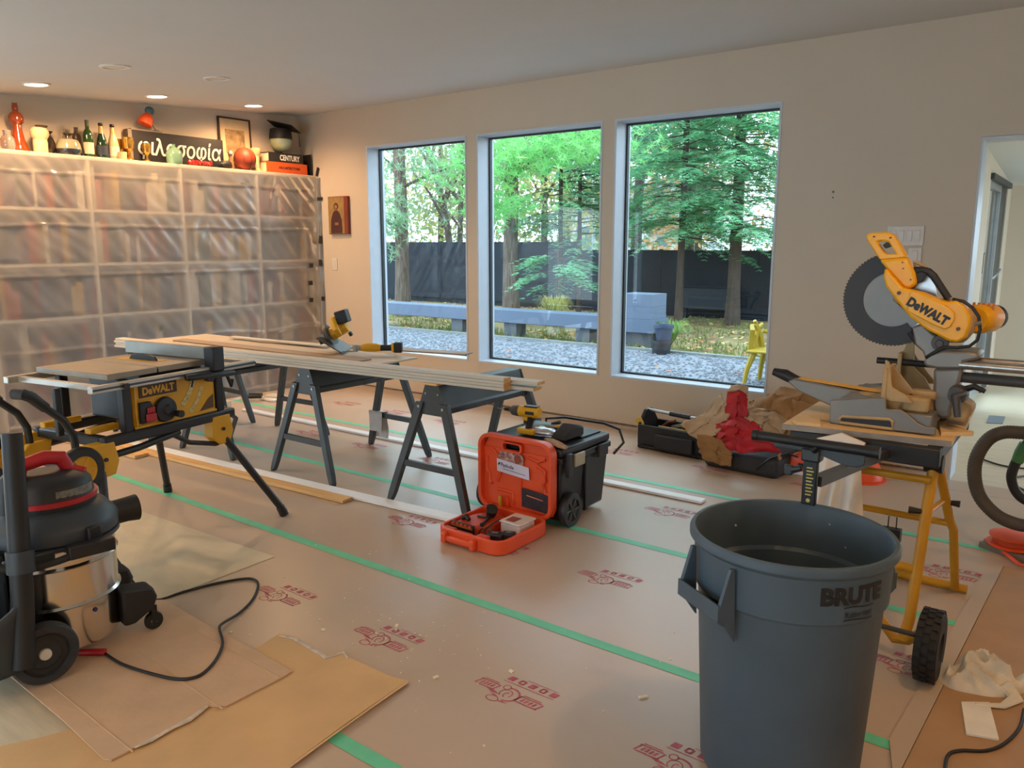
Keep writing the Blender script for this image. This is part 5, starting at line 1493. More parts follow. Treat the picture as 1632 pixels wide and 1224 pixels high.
q = thing('foil_bag', 'shiny silver plastic bag lying on the chest lid', 'bag', (-2.32, 3.38, 0.4255))
ob('bag', B().sph((-2.36, 3.42, 0.455), 0.09, 0.045, 0.021, 18, 10, 0.35, 3, 2), mat('foil_plastic', (200, 196, 198), 0.22, 0.5), q, smooth=60)
q = thing('work_gloves', 'bundled tan work gloves hanging over the chest corner', 'gloves', (-2.25, 3.26, 0.4255))
for k in range(5):
    ob('finger', B().tube([(-2.28 + 0.01 * k, 3.33 - 0.010 * k, 0.437 + 0.003 * k), (-2.21, 3.30 - 0.010 * k, 0.445), (-2.145 + 0.012 * k, 3.275 - 0.008 * k, 0.441), (-2.115 + 0.006 * k, 3.262 - 0.006 * k, 0.437)], [0.010, 0.013, 0.012, 0.007], 7), mat('tan_leather', (176, 140, 108), 0.8, var=0.1, scale=30), q)
q = thing('tool_pouch', 'dark tool pouch lying on the chest lid', 'pouch', (-2.24, 3.47, 0.4345))
ob('pouch', B().prism([(3.35, 0.4355), (3.54, 0.4355), (3.54, 0.49), (3.47, 0.505), (3.37, 0.46)], 'X', -2.27, -2.17), mat('pouch_black', (40, 37, 36), 0.7), q, bevel=0.012)
q = thing('chisel_set', 'yellow tipped hand tools in a heap at the back of the chest', 'hand tools', (-2.42, 3.55, 0.4345))
ob('blade', B().tube([(-2.50, 3.52, 0.446), (-2.36, 3.56, 0.452)], [0.010, 0.012], 8), M_steel, q)
ob('handle', B().tube([(-2.36, 3.56, 0.452), (-2.29, 3.585, 0.462)], [0.013, 0.011], 8), M_yel, q)
ob('cap', B().tube([(-2.42, 3.60, 0.448), (-2.37, 3.61, 0.466)], 0.014, 8), M_blk, q)

# ============================================================ TOOL TOTE BY THE WALL
M_tot = mat('black_tote_fabric', (28, 27, 29), 0.65, var=0.15, scale=20)
t = thing('tool_tote', 'open black tool tote with tubular handle by the window wall', 'tool bag', (-2.33, 5.08, 0.002), R(-4))
ob('base', B().box(-0.26, 0.27, -0.13, 0.13, 0.0, 0.03), M_tot, t, bevel=0.01)
for s in (-1, 1):
    ob('side_panel', B().box(-0.255, 0.265, s * 0.125 - 0.010, s * 0.125 + 0.010, 0.03, 0.175), M_tot, t, bevel=0.006)
    ob('end_panel', B().prism([(-0.12, 0.03), (0.12, 0.03), (0.12, 0.18), (0.045, 0.272), (-0.045, 0.272), (-0.12, 0.18)], 'X', s * 0.255 - 0.013 + 0.005, s * 0.255 + 0.013 + 0.005), M_tot, t, bevel=0.008)
ob('pocket', B().box(-0.10, 0.20, -0.165, -0.137, 0.02, 0.13), M_tot, t, bevel=0.012)
ob('handle_bar', B().cyl((-0.26, 0, 0.262), (0.27, 0, 0.245), 0.011, n=12), M_steel, t)
ob('handle_grip', B().cyl((-0.07, 0, 0.256), (0.09, 0, 0.251), 0.017, n=12), M_blk, t)
q = thing('spring_clamp', 'yellow handled spring clamp on the left end of the tote', 'clamp', (-2.60, 5.06, 0.11))
ob('jaw', B().prism([(-2.625, 0.21), (-2.59, 0.225), (-2.565, 0.19), (-2.555, 0.13), (-2.575, 0.115), (-2.605, 0.14)], 'Y', 4.985, 5.005), mat('clamp_yellow', (214, 170, 40), 0.5), q, bevel=0.004)
q = thing('hand_saw', 'tools sticking out of the black tote', 'hand tools', (-2.30, 5.05, 0.15))
ob('blade', B().bar((-2.36, 5.03, 0.175), (-2.13, 5.06, 0.245), 0.004, 0.022), M_steel, q)
ob('rule', B().bar((-2.44, 4.985, 0.18), (-2.13, 4.985, 0.172), 0.006, 0.008), mat('boxwood_rule', (206, 180, 110), 0.5), q)
ob('pliers', B().tube([(-2.46, 5.06, 0.15), (-2.40, 5.05, 0.20), (-2.34, 5.05, 0.22)], 0.010, 7).tube([(-2.30, 5.07, 0.16), (-2.24, 5.07, 0.22)], 0.009, 7), mat('plier_red', (100, 40, 40), 0.5), q)

# ============================================================ JACKET HEAP ON A BLACK BAG
M_tan = mat('tan_canvas', (150, 108, 62), 0.85, var=0.10, scale=14, bump=0.25, bscale=30)
M_tanl = mat('khaki_canvas', (176, 148, 116), 0.85, var=0.10, scale=14, bump=0.25, bscale=30)
M_redl = mat('red_lining', (176, 18, 30), 0.6, var=0.15, scale=12)
t = thing('duffel_bag', 'low black bag under the red and tan jacket', 'bag', (-1.75, 4.98, 0.002), R(-5))
ob('bag', B().box(-0.25, 0.26, -0.20, 0.18, 0.0, 0.13), mat('black_nylon', (42, 40, 40), 0.7, bump=0.3, bscale=25), t, bevel=0.035, seg=4)
ob('strap', B().tube([(0.12, -0.21, 0.05), (0.20, -0.19, 0.13), (0.28, -0.10, 0.16), (0.30, 0.05, 0.10)], 0.014, 8, flat=0.4), M_blk, t)
ob('buckle', B().box(0.24, 0.25, -0.16, -0.13, 0.12, 0.16, rx=0.4), mat('buckle_tan', (176, 130, 80), 0.5), t)
def fold(fn, nu, nv, name, m_, par):
    o = ob(name, B().grid(fn, nu, nv), m_, par, smooth=70)
    md = o.modifiers.new('thickness', 'SOLIDIFY')
    md.thickness = 0.008
    return o
j = thing('work_jacket', 'crumpled tan work jacket with bright red lining on the black bag', 'jacket', (-1.75, 4.98, 0.134))
def loft(polys, k=1.0):
    """smooth sheet through rows of points"""
    def fn(u, v):
        U = u * (len(polys) - 1)
        i = min(int(U), len(polys) - 2)
        f = U - i
        def row(r_):
            V = v * (len(r_) - 1)
            q_ = min(int(V), len(r_) - 2)
            g = V - q_
            g = g * g * (3 - 2 * g)
            return Vector(r_[q_]).lerp(Vector(r_[q_ + 1]), g)
        f = f * f * (3 - 2 * f)
        p = row(polys[i]).lerp(row(polys[i + 1]), f)
        w_ = 0.012 * k
        return (p.x + w_ * noise.noise((u * 9, v * 9, 1)), p.y + w_ * 1.6 * noise.noise((u * 8, v * 11, 5)), p.z + w_ * noise.noise((u * 10, v * 7, 9)))
    return fn
# (coordinates: x, y, z from the photo's outline at y near 4.85)
fold(loft([[(-2.20, 4.83, 0.25), (-2.12, 4.80, 0.20), (-2.00, 4.76, 0.16)], [(-2.06, 4.90, 0.34), (-1.99, 4.83, 0.30), (-1.90, 4.77, 0.26)], [(-1.98, 4.98, 0.47), (-1.93, 4.90, 0.42), (-1.86, 4.84, 0.36)]]), 14, 14, 'left_sleeve', M_tanl, j)
fold(loft([[(-2.05, 4.76, 0.22), (-1.90, 4.74, 0.22), (-1.80, 4.75, 0.20)], [(-2.03, 4.74, 0.14), (-1.89, 4.72, 0.14), (-1.80, 4.74, 0.12)], [(-2.00, 4.75, 0.06), (-1.88, 4.73, 0.05), (-1.80, 4.74, 0.05)]]), 10, 10, 'hem', M_tan, j)
fold(loft([[(-1.91, 4.90, 0.50), (-1.83, 4.90, 0.52), (-1.78, 4.91, 0.49)], [(-1.90, 4.86, 0.43), (-1.82, 4.85, 0.44), (-1.76, 4.86, 0.42)], [(-1.90, 4.84, 0.33), (-1.82, 4.83, 0.34), (-1.74, 4.84, 0.35)]]), 12, 12, 'raised_lining', M_redl, j)
fold(loft([[(-1.93, 4.80, 0.30), (-1.80, 4.80, 0.36), (-1.66, 4.82, 0.34)], [(-1.92, 4.76, 0.22), (-1.78, 4.74, 0.26), (-1.60, 4.76, 0.26)], [(-1.86, 4.75, 0.16), (-1.74, 4.73, 0.15), (-1.50, 4.80, 0.18)]], 1.6), 16, 16, 'front_lining', M_redl, j)
fold(loft([[(-1.90, 4.93, 0.54), (-1.83, 4.93, 0.555), (-1.79, 4.94, 0.545)], [(-1.915, 4.90, 0.50), (-1.83, 4.90, 0.525), (-1.78, 4.91, 0.50)]]), 4, 8, 'collar', M_tanl, j)
fold(loft([[(-1.80, 5.16, 0.36), (-1.66, 5.18, 0.50), (-1.50, 5.20, 0.50), (-1.34, 5.20, 0.40)], [(-1.80, 5.04, 0.42), (-1.66, 5.02, 0.48), (-1.50, 5.02, 0.47), (-1.32, 5.05, 0.38)], [(-1.78, 4.92, 0.38), (-1.64, 4.88, 0.36), (-1.50, 4.90, 0.34), (-1.36, 4.95, 0.28)], [(-1.76, 4.86, 0.28), (-1.62, 4.84, 0.26), (-1.50, 4.86, 0.22), (-1.38, 4.92, 0.18)]], 2.4), 22, 22, 'jacket_back', M_tan, j)
fold(loft([[(-1.78, 4.88, 0.40), (-1.62, 4.86, 0.42), (-1.50, 4.90, 0.36)], [(-1.76, 4.83, 0.34), (-1.62, 4.80, 0.35), (-1.52, 4.86, 0.28)], [(-1.74, 4.80, 0.28), (-1.66, 4.78, 0.26), (-1.58, 4.82, 0.22)]], 2.2), 12, 12, 'pocket_fold', M_tanl, j)

# ============================================================ YELLOW MITRE SAW STAND
M_ys = mat('stand_yellow', (198, 144, 22), 0.42, var=0.08, scale=9)
t = thing('saw_stand', 'yellow tubular steel saw stand on wheels', 'saw stand', (-0.66, 3.35, 0.003))
ob('top_frame', B().box(-0.92, -0.40, 3.02, 3.07, 0.675, 0.744), M_blk, t, bevel=0.005)
ob('top_frame', B().box(-0.92, -0.40, 3.72, 3.77, 0.675, 0.744), M_blk, t, bevel=0.005)
ob('top_frame', B().box(-0.82, -0.77, 3.07, 3.72, 0.69, 0.744), M_blk, t, bevel=0.005)
ob('top_frame', B().box(-0.45, -0.40, 3.07, 3.72, 0.69, 0.744), M_blk, t, bevel=0.005)
for x in (-0.425, -0.79):
    nl = ob('near_leg', B().tube([(x, 3.10, 0.685), (x - 0.005, 3.02, 0.40), (x - 0.012, 2.955, 0.12), (x - 0.02, 2.90, 0.06)], [0.019, 0.019, 0.019, 0.019], 12), M_ys, t)
    fl = ob('far_leg', B().tube([(x + 0.006, 3.13, 0.685), (x + 0.04, 3.33, 0.40), (x + 0.048, 3.40, 0.345), (x + 0.05, 3.56, 0.10), (x + 0.05, 3.62, 0.02)], 0.017, 12), M_ys, t)
    ob('cross_brace', B().tube([(x, 3.045, 0.50), (x + 0.022, 3.255, 0.50)], 0.010, 8), M_ys, t)
    ob('lock_knob', B().cyl((x - 0.06, 3.04, 0.505), (x - 0.012, 3.045, 0.505), 0.013, 0.009, 10).cyl((x + 0.04, 3.27, 0.49), (x + 0.075, 3.27, 0.49), 0.009, 0.013, 10), M_blk, t)
    ob('pivot', B().cyl((x - 0.03, 3.10, 0.675), (x + 0.03, 3.10, 0.675), 0.034, n=16), M_blk, t)
ob('upper_bar', B().tube([(-0.79, 3.06, 0.62), (-0.425, 3.06, 0.62)], 0.014, 10), M_ys, t)
ob('middle_bar', B().tube([(-0.75, 3.33, 0.39), (-0.39, 3.33, 0.39)], 0.013, 10), M_ys, t)
ob('foot_bar', B().tube([(-0.80, 3.63, 0.022), (-0.33, 3.63, 0.022)], 0.018, 12), M_ys, t)
ob('lower_bar', B().tube([(-0.79, 3.00, 0.30), (-0.43, 3.00, 0.30)], 0.018, 12), M_ys, t)
ob('axle_arm', B().tube([(-0.58, 2.97, 0.155), (-0.54, 2.935, 0.125), (-0.47, 2.91, 0.06), (-0.43, 2.905, 0.07), (-0.38, 2.87, 0.13)], 0.018, 10), M_ys, t)
ob('axle', B().cyl((-0.80, 2.84, 0.128), (-0.36, 2.84, 0.128), 0.009, n=10), M_dgrey, t)
M_tyre2 = mat('tread_rubber', (34, 33, 34), 0.7)
for x in (-0.345, -0.82):
    wh = ob('wheel', B().lathe([(0.05, -0.035), (0.108, -0.035), (0.118, -0.02), (0.118, 0.02), (0.108, 0.035), (0.05, 0.035), (0.045, 0.015), (0.0, 0.015)], (x, 2.80, 0.125), 32, (1 if x > -0.6 else -1, 0, 0)), M_tyre2, t)
    tr = B()
    for k in range(24):
        a = 2 * PI * k / 24
        for s in (-1, 0, 1):
            q = len(tr.v)
            tr.box(s * 0.022 - 0.009, s * 0.022 + 0.009, -0.009, 0.009, 0.115, 0.1225)
            tr.v[q:] = [tuple(Matrix.Translation((x, 2.80, 0.125)) @ Matrix.Rotation(a + (0.13 if s else 0), 4, 'X') @ Vector(p)) for p in tr.v[q:]]
    ob('tread', tr, M_tyre2, wh, smooth=0)
ob('hanging_hook', B().box(-0.62, -0.55, 3.31, 3.35, 0.27, 0.325).tube([(-0.60, 3.33, 0.325), (-0.60, 3.33, 0.375)], 0.003, 5).tube([(-0.57, 3.33, 0.325), (-0.57, 3.33, 0.375)], 0.003, 5), M_blk, t, bevel=0.004)
# plywood deck and loose pieces
M_deck = mat('deck_plywood', (222, 186, 132), 0.55, var=0.06, scale=5, stretch=(1, 5, 1))
M_deckedge = mat('deck_edge', (150, 142, 134), 0.7, var=0.1, scale=20)
d = thing('plywood_deck', 'plywood deck screwed to the yellow stand under the mitre saw', 'plywood', (-0.66, 3.4, 0.745))
ob('board', B().prism([(-0.945, 3.005), (-0.375, 3.09), (-0.41, 3.97), (-0.97, 3.88)], 'Z', 0.7455, 0.7675), M_deck, d, bevel=0.001)
ob('edge_band', B().prism([(-0.9455, 3.0015), (-0.3745, 3.0865), (-0.375, 3.0895), (-0.945, 3.0045)], 'Z', 0.7455, 0.7668), M_deckedge, d)
d = thing('plywood_offcut', 'angled plywood offcut jutting right from the deck front corner', 'offcut', (-0.42, 3.35, 0.768))
ob('board', B().prism([(-0.52, 3.40), (-0.335, 3.28), (-0.39, 3.225), (-0.42, 3.28), (-0.60, 3.52)], 'Z', 0.768, 0.782), M_deck, d, bevel=0.001)
bpy.data.objects.remove(d.children[0])
ob('board', B().prism([(-0.447,3.287),(-0.327,3.237),(-0.326,3.214),(-0.390,3.166),(-0.419,3.144)], 'Z', 0.768, 0.782), M_deck, d, bevel=0.001)
d = thing('plywood_offcut', 'small square plywood scrap on the deck front left corner', 'offcut', (-0.86, 3.05, 0.768))
ob('board', B().prism([(-0.924,3.050),(-0.891,3.006),(-0.809,3.028),(-0.851,3.162)], 'Z', 0.768, 0.780), M_deck, d, bevel=0.001)
d = thing('plywood_offcut', 'raised plywood shelf piece behind the saw column', 'offcut', (-0.45, 3.8, 0.768))
ob('board', B().prism([(-0.424,3.315),(-0.356,3.237),(-0.384,3.780),(-0.410,3.811),(-0.446,3.542)], 'Z', 0.768, 0.788), M_deck, d, bevel=0.001)
wp = [(-0.709,5.496),(-0.667,5.705)]
d = thing('drywall_offcut', 'white drywall offcut standing behind the yellow stand leg', 'drywall', (wp[0][0], wp[0][1], 0.003))
(xa, ya), (xb, yb) = wp
ob('board', B().prism([(xa, ya), (xb, yb), (xb - 0.015, yb + 0.01), (xa - 0.015, ya + 0.01)], 'Z', 0.003, 0.40), M_wht, d)

# ============================================================ SLIDING MITRE SAW (cuts along x, fence along y)
M_my = mat('mitre_yellow', (240, 172, 14), 0.38, var=0.03)
M_mg = mat('mitre_grey', (128, 124, 118), 0.42, 0.35, var=0.05)
M_dust = mat('dusty_casting', (184, 156, 112), 0.7, 0.1, var=0.10, scale=15)
s = thing('mitre_saw', 'yellow sliding mitre saw with raised head on the plywood deck', 'mitre saw', (-0.62, 3.35, 0.768))
DZ = 0.7682
# base: near end casting with hand-hold, centre, far end
def endcast(y0, y1):
    o_ = [(-0.799,0.747),(-0.804,0.853),(-0.800,0.861),(-0.668,0.884),(-0.607,0.891),(-0.602,0.849),(-0.553,0.853),(-0.518,0.832),(-0.495,0.811),(-0.468,0.801),(-0.435,0.803),(-0.431,0.774)]
    o_ = [(x, max(z, DZ)) for x, z in o_]
    b = B()
    b.prism([o_[0]] + o_[1:], 'Y', y0, y1)
    return b
ob('base_end', endcast(3.115, 3.13), M_mg, s, bevel=0.004)
hh = [(-0.763,0.791),(-0.754,0.802),(-0.587,0.814),(-0.577,0.806),(-0.576,0.763),(-0.760,0.754)]
ob('hand_hold', B().prism([(x, max(z, DZ + 0.006)) for x, z in hh], 'Y', 3.1125, 3.1145), M_blk, s)
ob('hold_rim', B().tube([(x, 3.113, max(z, DZ + 0.010)) for x, z in hh], 0.006, 6, True), M_dust, s)
ob('base_end', endcast(3.53, 3.545), M_mg, s, bevel=0.004)
ob('base_table', B().box(-0.775, -0.62, 3.1305, 3.5295, DZ + 0.06, 0.872).box(-0.62, -0.45, 3.1305, 3.26, DZ, 0.84).box(-0.62, -0.45, 3.42, 3.5295, DZ, 0.84), M_mg, s, bevel=0.005)
ob('turntable', B().lathe([(0.145, DZ + 0.02), (0.15, 0.86), (0.148, 0.874), (0.0, 0.875)], (-0.60, 3.335, 0), 40), M_dust, s)
ob('kerf_arm', B().prism([(-0.735, 0.815), (-0.735, 0.874), (-1.0, 0.900), (-1.025, 0.885), (-0.98, 0.85), (-0.84, 0.80)], 'Y', 3.29, 3.38), M_mg, s, bevel=0.006)
ob('kerf_plate', B().box(-0.99, -0.50, 3.305, 3.365, 0.8765, 0.8785).xf(Matrix.Translation((-0.74, 0, 0.8775)) @ Matrix.Rotation(R(4.0), 4, 'Y') @ Matrix.Translation((0.74, 0, -0.8775)) @ Matrix.Translation((0, 0, 0.004))), M_my, s)
ob('mitre_lever', B().tube([(-1.0, 3.335, 0.885), (-1.05, 3.335, 0.905), (-1.10, 3.335, 0.915)], [0.022, 0.025, 0.016], 12), M_blk, s)
# fences (two halves either side of the blade)
ob('fence', B().prism([(-0.62, 0.876), (-0.52, 0.876), (-0.54, 0.90), (-0.595, 0.93), (-0.61, 1.02), (-0.625, 1.03)], 'Y', 3.14, 3.155).box(-0.628, -0.612, 3.135, 3.29, 0.876, 1.0), M_dust, s, bevel=0.003)
ob('fence_rib', B().prism([(-0.612, 0.90), (-0.53, 0.90), (-0.612, 1.0)], 'Y', 3.22, 3.235), M_dust, s)
ob('fence', B().prism([(-0.62, 0.876), (-0.50, 0.876), (-0.53, 0.93), (-0.575, 0.97), (-0.58, 1.06), (-0.60, 1.08), (-0.62, 1.03)], 'Y', 3.42, 3.44).box(-0.628, -0.612, 3.38, 3.54, 0.876, 1.03), M_dust, s, bevel=0.003)
ob('fence_rib', B().prism([(-0.612, 0.90), (-0.50, 0.90), (-0.58, 1.0), (-0.612, 1.05)], 'Y', 3.50, 3.515), M_dust, s)
ob('fence_clamp', B().box(-0.56, -0.47, 3.16, 3.22, 0.84, 0.895).box(-0.55, -0.46, 3.24, 3.30, 0.876, 0.91), M_dust, s, bevel=0.01)
ob('fence_knob', B().cyl((-0.47, 3.30, 0.935), (-0.44, 3.28, 0.945), 0.012, 0.016, 10), M_my, s)
ob('turret', B().prism([(-0.50, DZ + 0.05), (-0.36, DZ + 0.03), (-0.34, 0.86), (-0.40, 0.90), (-0.50, 0.88)], 'Y', 3.27, 3.40), M_dust, s, bevel=0.015)
# column, slide rails, trunnion
col = [(-0.482,0.994),(-0.383,1.008),(-0.389,0.958),(-0.402,0.892),(-0.410,0.843),(-0.404,0.820),(-0.434,0.806),(-0.462,0.817),(-0.475,0.864),(-0.477,0.936)]
ob('column', B().prism(col, 'Y', 3.26, 3.36), M_mg, s, bevel=0.012)
tru = [(-0.516,1.022),(-0.501,1.049),(-0.456,1.067),(-0.374,1.069),(-0.340,1.065),(-0.334,1.045),(-0.381,1.029),(-0.381,1.003),(-0.461,0.996),(-0.508,1.001)]
ob('slide_housing', B().prism(tru, 'Y', 3.25, 3.42), M_mg, s, bevel=0.010)
for y, dz_ in ((3.265, 0.0), (3.40, 0.0)):
    (xa, za), (xb, zb) = [(-0.388,1.017),(-0.199,1.009)]
    ob('slide_rail', B().cyl((xa - 0.01, y, za), (0.14, y, za), 0.016, n=16), M_steel, s)
ob('rail_end', B().box(0.14, 0.17, 3.235, 3.43, za - 0.07, za + 0.03), M_blk, s, bevel=0.008)
ob('rail_lower_tube', B().cyl((-0.40, 3.30, za - 0.05), (0.14, 3.30, za - 0.05), 0.020, n=14), M_dgrey, s)
(xa, zr), (xb, _) = [(-0.706,0.991),(-0.507,0.991)]
ob('front_rail', B().cyl((xa, 3.40, zr), (xb + 0.03, 3.40, zr), 0.013, n=14), M_blk, s)
kx, kz = [(-0.389,0.912)][0]
ob('bevel_knob', B().cyl((kx, 3.25, kz), (kx, 3.20, kz), 0.035, 0.03, 18).tube([(kx + 0.03, 3.20, kz + 0.012), (kx, 3.19, kz), (kx + 0.012, 3.185, kz - 0.075)], [0.010, 0.017, 0.012], 10), M_dgrey, s)
ob('bevel_lever', B().tube([(kx + 0.02, 3.24, kz + 0.02), (kx + 0.05, 3.23, kz + 0.035), (kx + 0.085, 3.23, kz + 0.02)], [0.012, 0.012, 0.008], 8), M_blk, s)
# head: blade, guards, arm, handle, motor
(bx, bz) = [(-0.655,1.242)][0]
BR = 0.152
bl = ob('blade', B().lathe([(0.0, -0.001), (BR, -0.001), (BR, 0.001), (0, 0.001)], (bx, 3.345, bz), 60, (0, 1, 0)), M_steel, s)
ob('blade_flange', B().lathe([(0.035, 0), (0.030, 0.012), (0.012, 0.016), (0, 0.016)], (bx, 3.343, bz), 20, (0, -1, 0)), M_dust, bl)
def sector(r0, r1, a0, a1, y0, y1, n_=48, rib=False):
    po = []
    for i in range(n_ + 1):
        a = R(a0 + (a1 - a0) * i / n_)
        rr = r1 + (0.006 if rib and i % 2 else 0)
        po.append((bx + rr * math.cos(a), bz + rr * math.sin(a)))
    for i in range(n_ + 1):
        a = R(a1 + (a0 - a1) * i / n_)
        po.append((bx + r0 * math.cos(a), bz + r0 * math.sin(a)))
    return B().prism(po, 'Y', y0, y1)
M_guard = mat('guard_black', (44, 40, 38), 0.5)
ob('lower_guard', sector(0.105, 0.176, 100, 305, 3.318, 3.323), M_guard, s)
ob('guard_band', sector(0.168, 0.176, 100, 305, 3.3235, 3.37, 96, True), mat('guard_rib', (84, 66, 54), 0.6), s)
ob('inner_guard', sector(0.0, 0.128, 55, 320, 3.324, 3.330), M_mg, s)
arm1 = [(-0.758,1.482),(-0.745,1.496),(-0.681,1.498),(-0.660,1.488),(-0.631,1.444),(-0.605,1.400),(-0.574,1.349),(-0.566,1.307),(-0.588,1.290),(-0.612,1.292),(-0.647,1.326),(-0.677,1.368),(-0.699,1.390),(-0.719,1.420),(-0.750,1.465)]
# handle with finger opening: grip halves around the hole
grip_o = [(-0.758,1.482),(-0.745,1.496),(-0.681,1.498),(-0.660,1.488),(-0.631,1.444),(-0.606,1.405),(-0.701,1.394),(-0.719,1.420),(-0.750,1.465)]
grip_i = [(-0.713,1.461),(-0.707,1.465),(-0.689,1.465),(-0.673,1.458),(-0.653,1.430),(-0.646,1.416),(-0.676,1.416),(-0.690,1.425),(-0.705,1.444)]
b = ring(B(), grip_o, grip_i, 'Y', 3.275, 3.325)
hnd = ob('handle_grip', b, M_my, s, bevel=0.008)
ob('trigger', B().prism([(-0.697,1.449),(-0.684,1.461),(-0.658,1.460),(-0.663,1.446),(-0.687,1.437)], 'Y', 3.285, 3.315), M_blk, hnd, bevel=0.002)
neck = [(-0.701,1.394),(-0.606,1.405),(-0.574,1.349),(-0.564,1.307),(-0.584,1.288),(-0.607,1.290),(-0.643,1.327),(-0.677,1.366)]
ob('handle_neck', B().prism(neck, 'Y', 3.265, 3.33), M_my, s, bevel=0.010)
cov = [(-0.673,1.364),(-0.659,1.353),(-0.606,1.293),(-0.580,1.287),(-0.537,1.277),(-0.476,1.251),(-0.451,1.245),(-0.424,1.253),(-0.394,1.232),(-0.375,1.199),(-0.372,1.161),(-0.384,1.119),(-0.406,1.101),(-0.435,1.103),(-0.509,1.140),(-0.572,1.184),(-0.609,1.227),(-0.639,1.264),(-0.665,1.298),(-0.675,1.333)]
ca = ob('arm_cover', B().prism(cov, 'Y', 3.235, 3.30), M_my, s, bevel=0.012)
ra = [(-0.578,1.277),(-0.566,1.284),(-0.450,1.231),(-0.424,1.208),(-0.422,1.183),(-0.435,1.155),(-0.451,1.147),(-0.484,1.158),(-0.581,1.207)]
ob('name_panel', B().prism(ra, 'Y', 3.226, 3.236), M_my, ca, bevel=0.004)
(lx, lz), (l0x, l0z), (l1x, l1z) = [(-0.511,1.210),(-0.570,1.240),(-0.455,1.179)]
dv = Vector((l1x - l0x, 0, l1z - l0z)).normalized()
bb = fit(text_mesh('DeWALT', 0.1, 0.0006, 0.006), 0.155, 0.036).xf(basis((lx, 3.2252, lz), dv, (-dv.z, 0, dv.x)))
ob('lettering', bb, M_ink, ca, smooth=0)
sc = B()
for (sx_, sz_) in [(-0.615,1.273),(-0.409,1.151)]:
    sc.cyl((sx_, 3.236, sz_), (sx_, 3.230, sz_), 0.007, n=10)
for (sx_, sz_) in [(-0.726,1.482),(-0.668,1.477),(-0.618,1.386),(-0.614,1.363),(-0.585,1.322)]:
    sc.cyl((sx_, 3.276, sz_), (sx_, 3.263, sz_), 0.003, n=8)
ob('cover_screw', sc, mat('screw_brown', (96, 60, 30), 0.5), ca)
ob('gear_case', B().prism([(-0.529,1.250),(-0.446,1.253),(-0.393,1.232),(-0.367,1.190),(-0.370,1.132),(-0.395,1.093),(-0.442,1.091),(-0.497,1.123)], 'Y', 3.305, 3.36), M_dust, s, bevel=0.01)
mo = [(-0.345,1.177)][0]
mot = ob('motor', B().lathe([(0.045, 0.0), (0.055, 0.02), (0.055, 0.12), (0.045, 0.15), (0.0, 0.152)], (mo[0] - 0.03, 3.365, mo[1]), 20, (0.30, 1, 0)), M_my, s)
mv = B()
for k in range(5):
    mv.box(mo[0] - 0.045 + k * 0.016, mo[0] - 0.038 + k * 0.016, 3.395, 3.42, mo[1] + 0.035, mo[1] + 0.06)
ob('motor_vent', mv, mat('vent_orange', (196, 110, 10), 0.5), mot)
ob('motor_cap', B().lathe([(0.047, 0.152), (0.047, 0.17), (0.03, 0.18), (0, 0.18)], (mo[0] - 0.03, 3.365, mo[1]), 20, (0.30, 1, 0)), M_blk, mot)
ch = [(-0.592,3.300,1.341),(-0.584,3.300,1.353),(-0.554,3.300,1.358),(-0.533,3.300,1.352),(-0.515,3.300,1.336),(-0.486,3.300,1.295),(-0.458,3.300,1.254)]
ob('carry_handle', B().tube(ch, [0.020, 0.016, 0.013, 0.014, 0.014, 0.013, 0.013], 12), M_blk, s)
ob('carry_bracket', B().prism([(-0.595,1.353),(-0.563,1.358),(-0.533,1.352),(-0.551,1.312),(-0.571,1.306)], 'Y', 3.29, 3.315), M_blk, s, bevel=0.003)
sl = [(-0.586,3.310,1.388),(-0.557,3.310,1.374),(-0.530,3.310,1.354)]
ob('link_arm', B().tube(sl, 0.007, 8), M_dust, s)
hin = [(-0.567,1.146),(-0.532,1.160),(-0.500,1.131),(-0.464,1.105),(-0.450,1.078),(-0.485,1.052),(-0.512,1.026),(-0.523,1.054),(-0.551,1.080)]
ob('hinge', B().prism(hin, 'Y', 3.265, 3.37), M_mg, s, bevel=0.008)
hp = [(-0.467,1.092)][0]
ob('hinge_pin', B().lathe([(0.030, 0), (0.028, 0.012), (0.014, 0.014), (0.012, 0.018), (0, 0.018)], (hp[0], 3.264, hp[1]), 20, (0, -1, 0)), M_dgrey, s)
ob('guard_link', B().tube([(-0.574,3.300,1.126),(-0.549,3.300,1.087),(-0.531,3.300,1.071),(-0.502,3.300,1.083)], [0.016, 0.014, 0.016, 0.012], 8), M_blk, s)
cd = [(-0.439,3.250,1.256),(-0.404,3.250,1.250),(-0.373,3.250,1.229),(-0.350,3.250,1.197),(-0.342,3.250,1.152),(-0.347,3.250,1.113),(-0.370,3.250,1.089),(-0.409,3.250,1.081),(-0.450,3.250,1.080),(-0.483,3.250,1.056),(-0.509,3.250,1.035)]
ob('saw_cord', B().tube(cd, 0.006, 8), M_blk, s, smooth=180)
cl = [(-0.360,3.240,1.170),(-0.338,3.240,1.178)]
ob('cord_clip', B().tube(cl, 0.007, 8), M_mg, s)

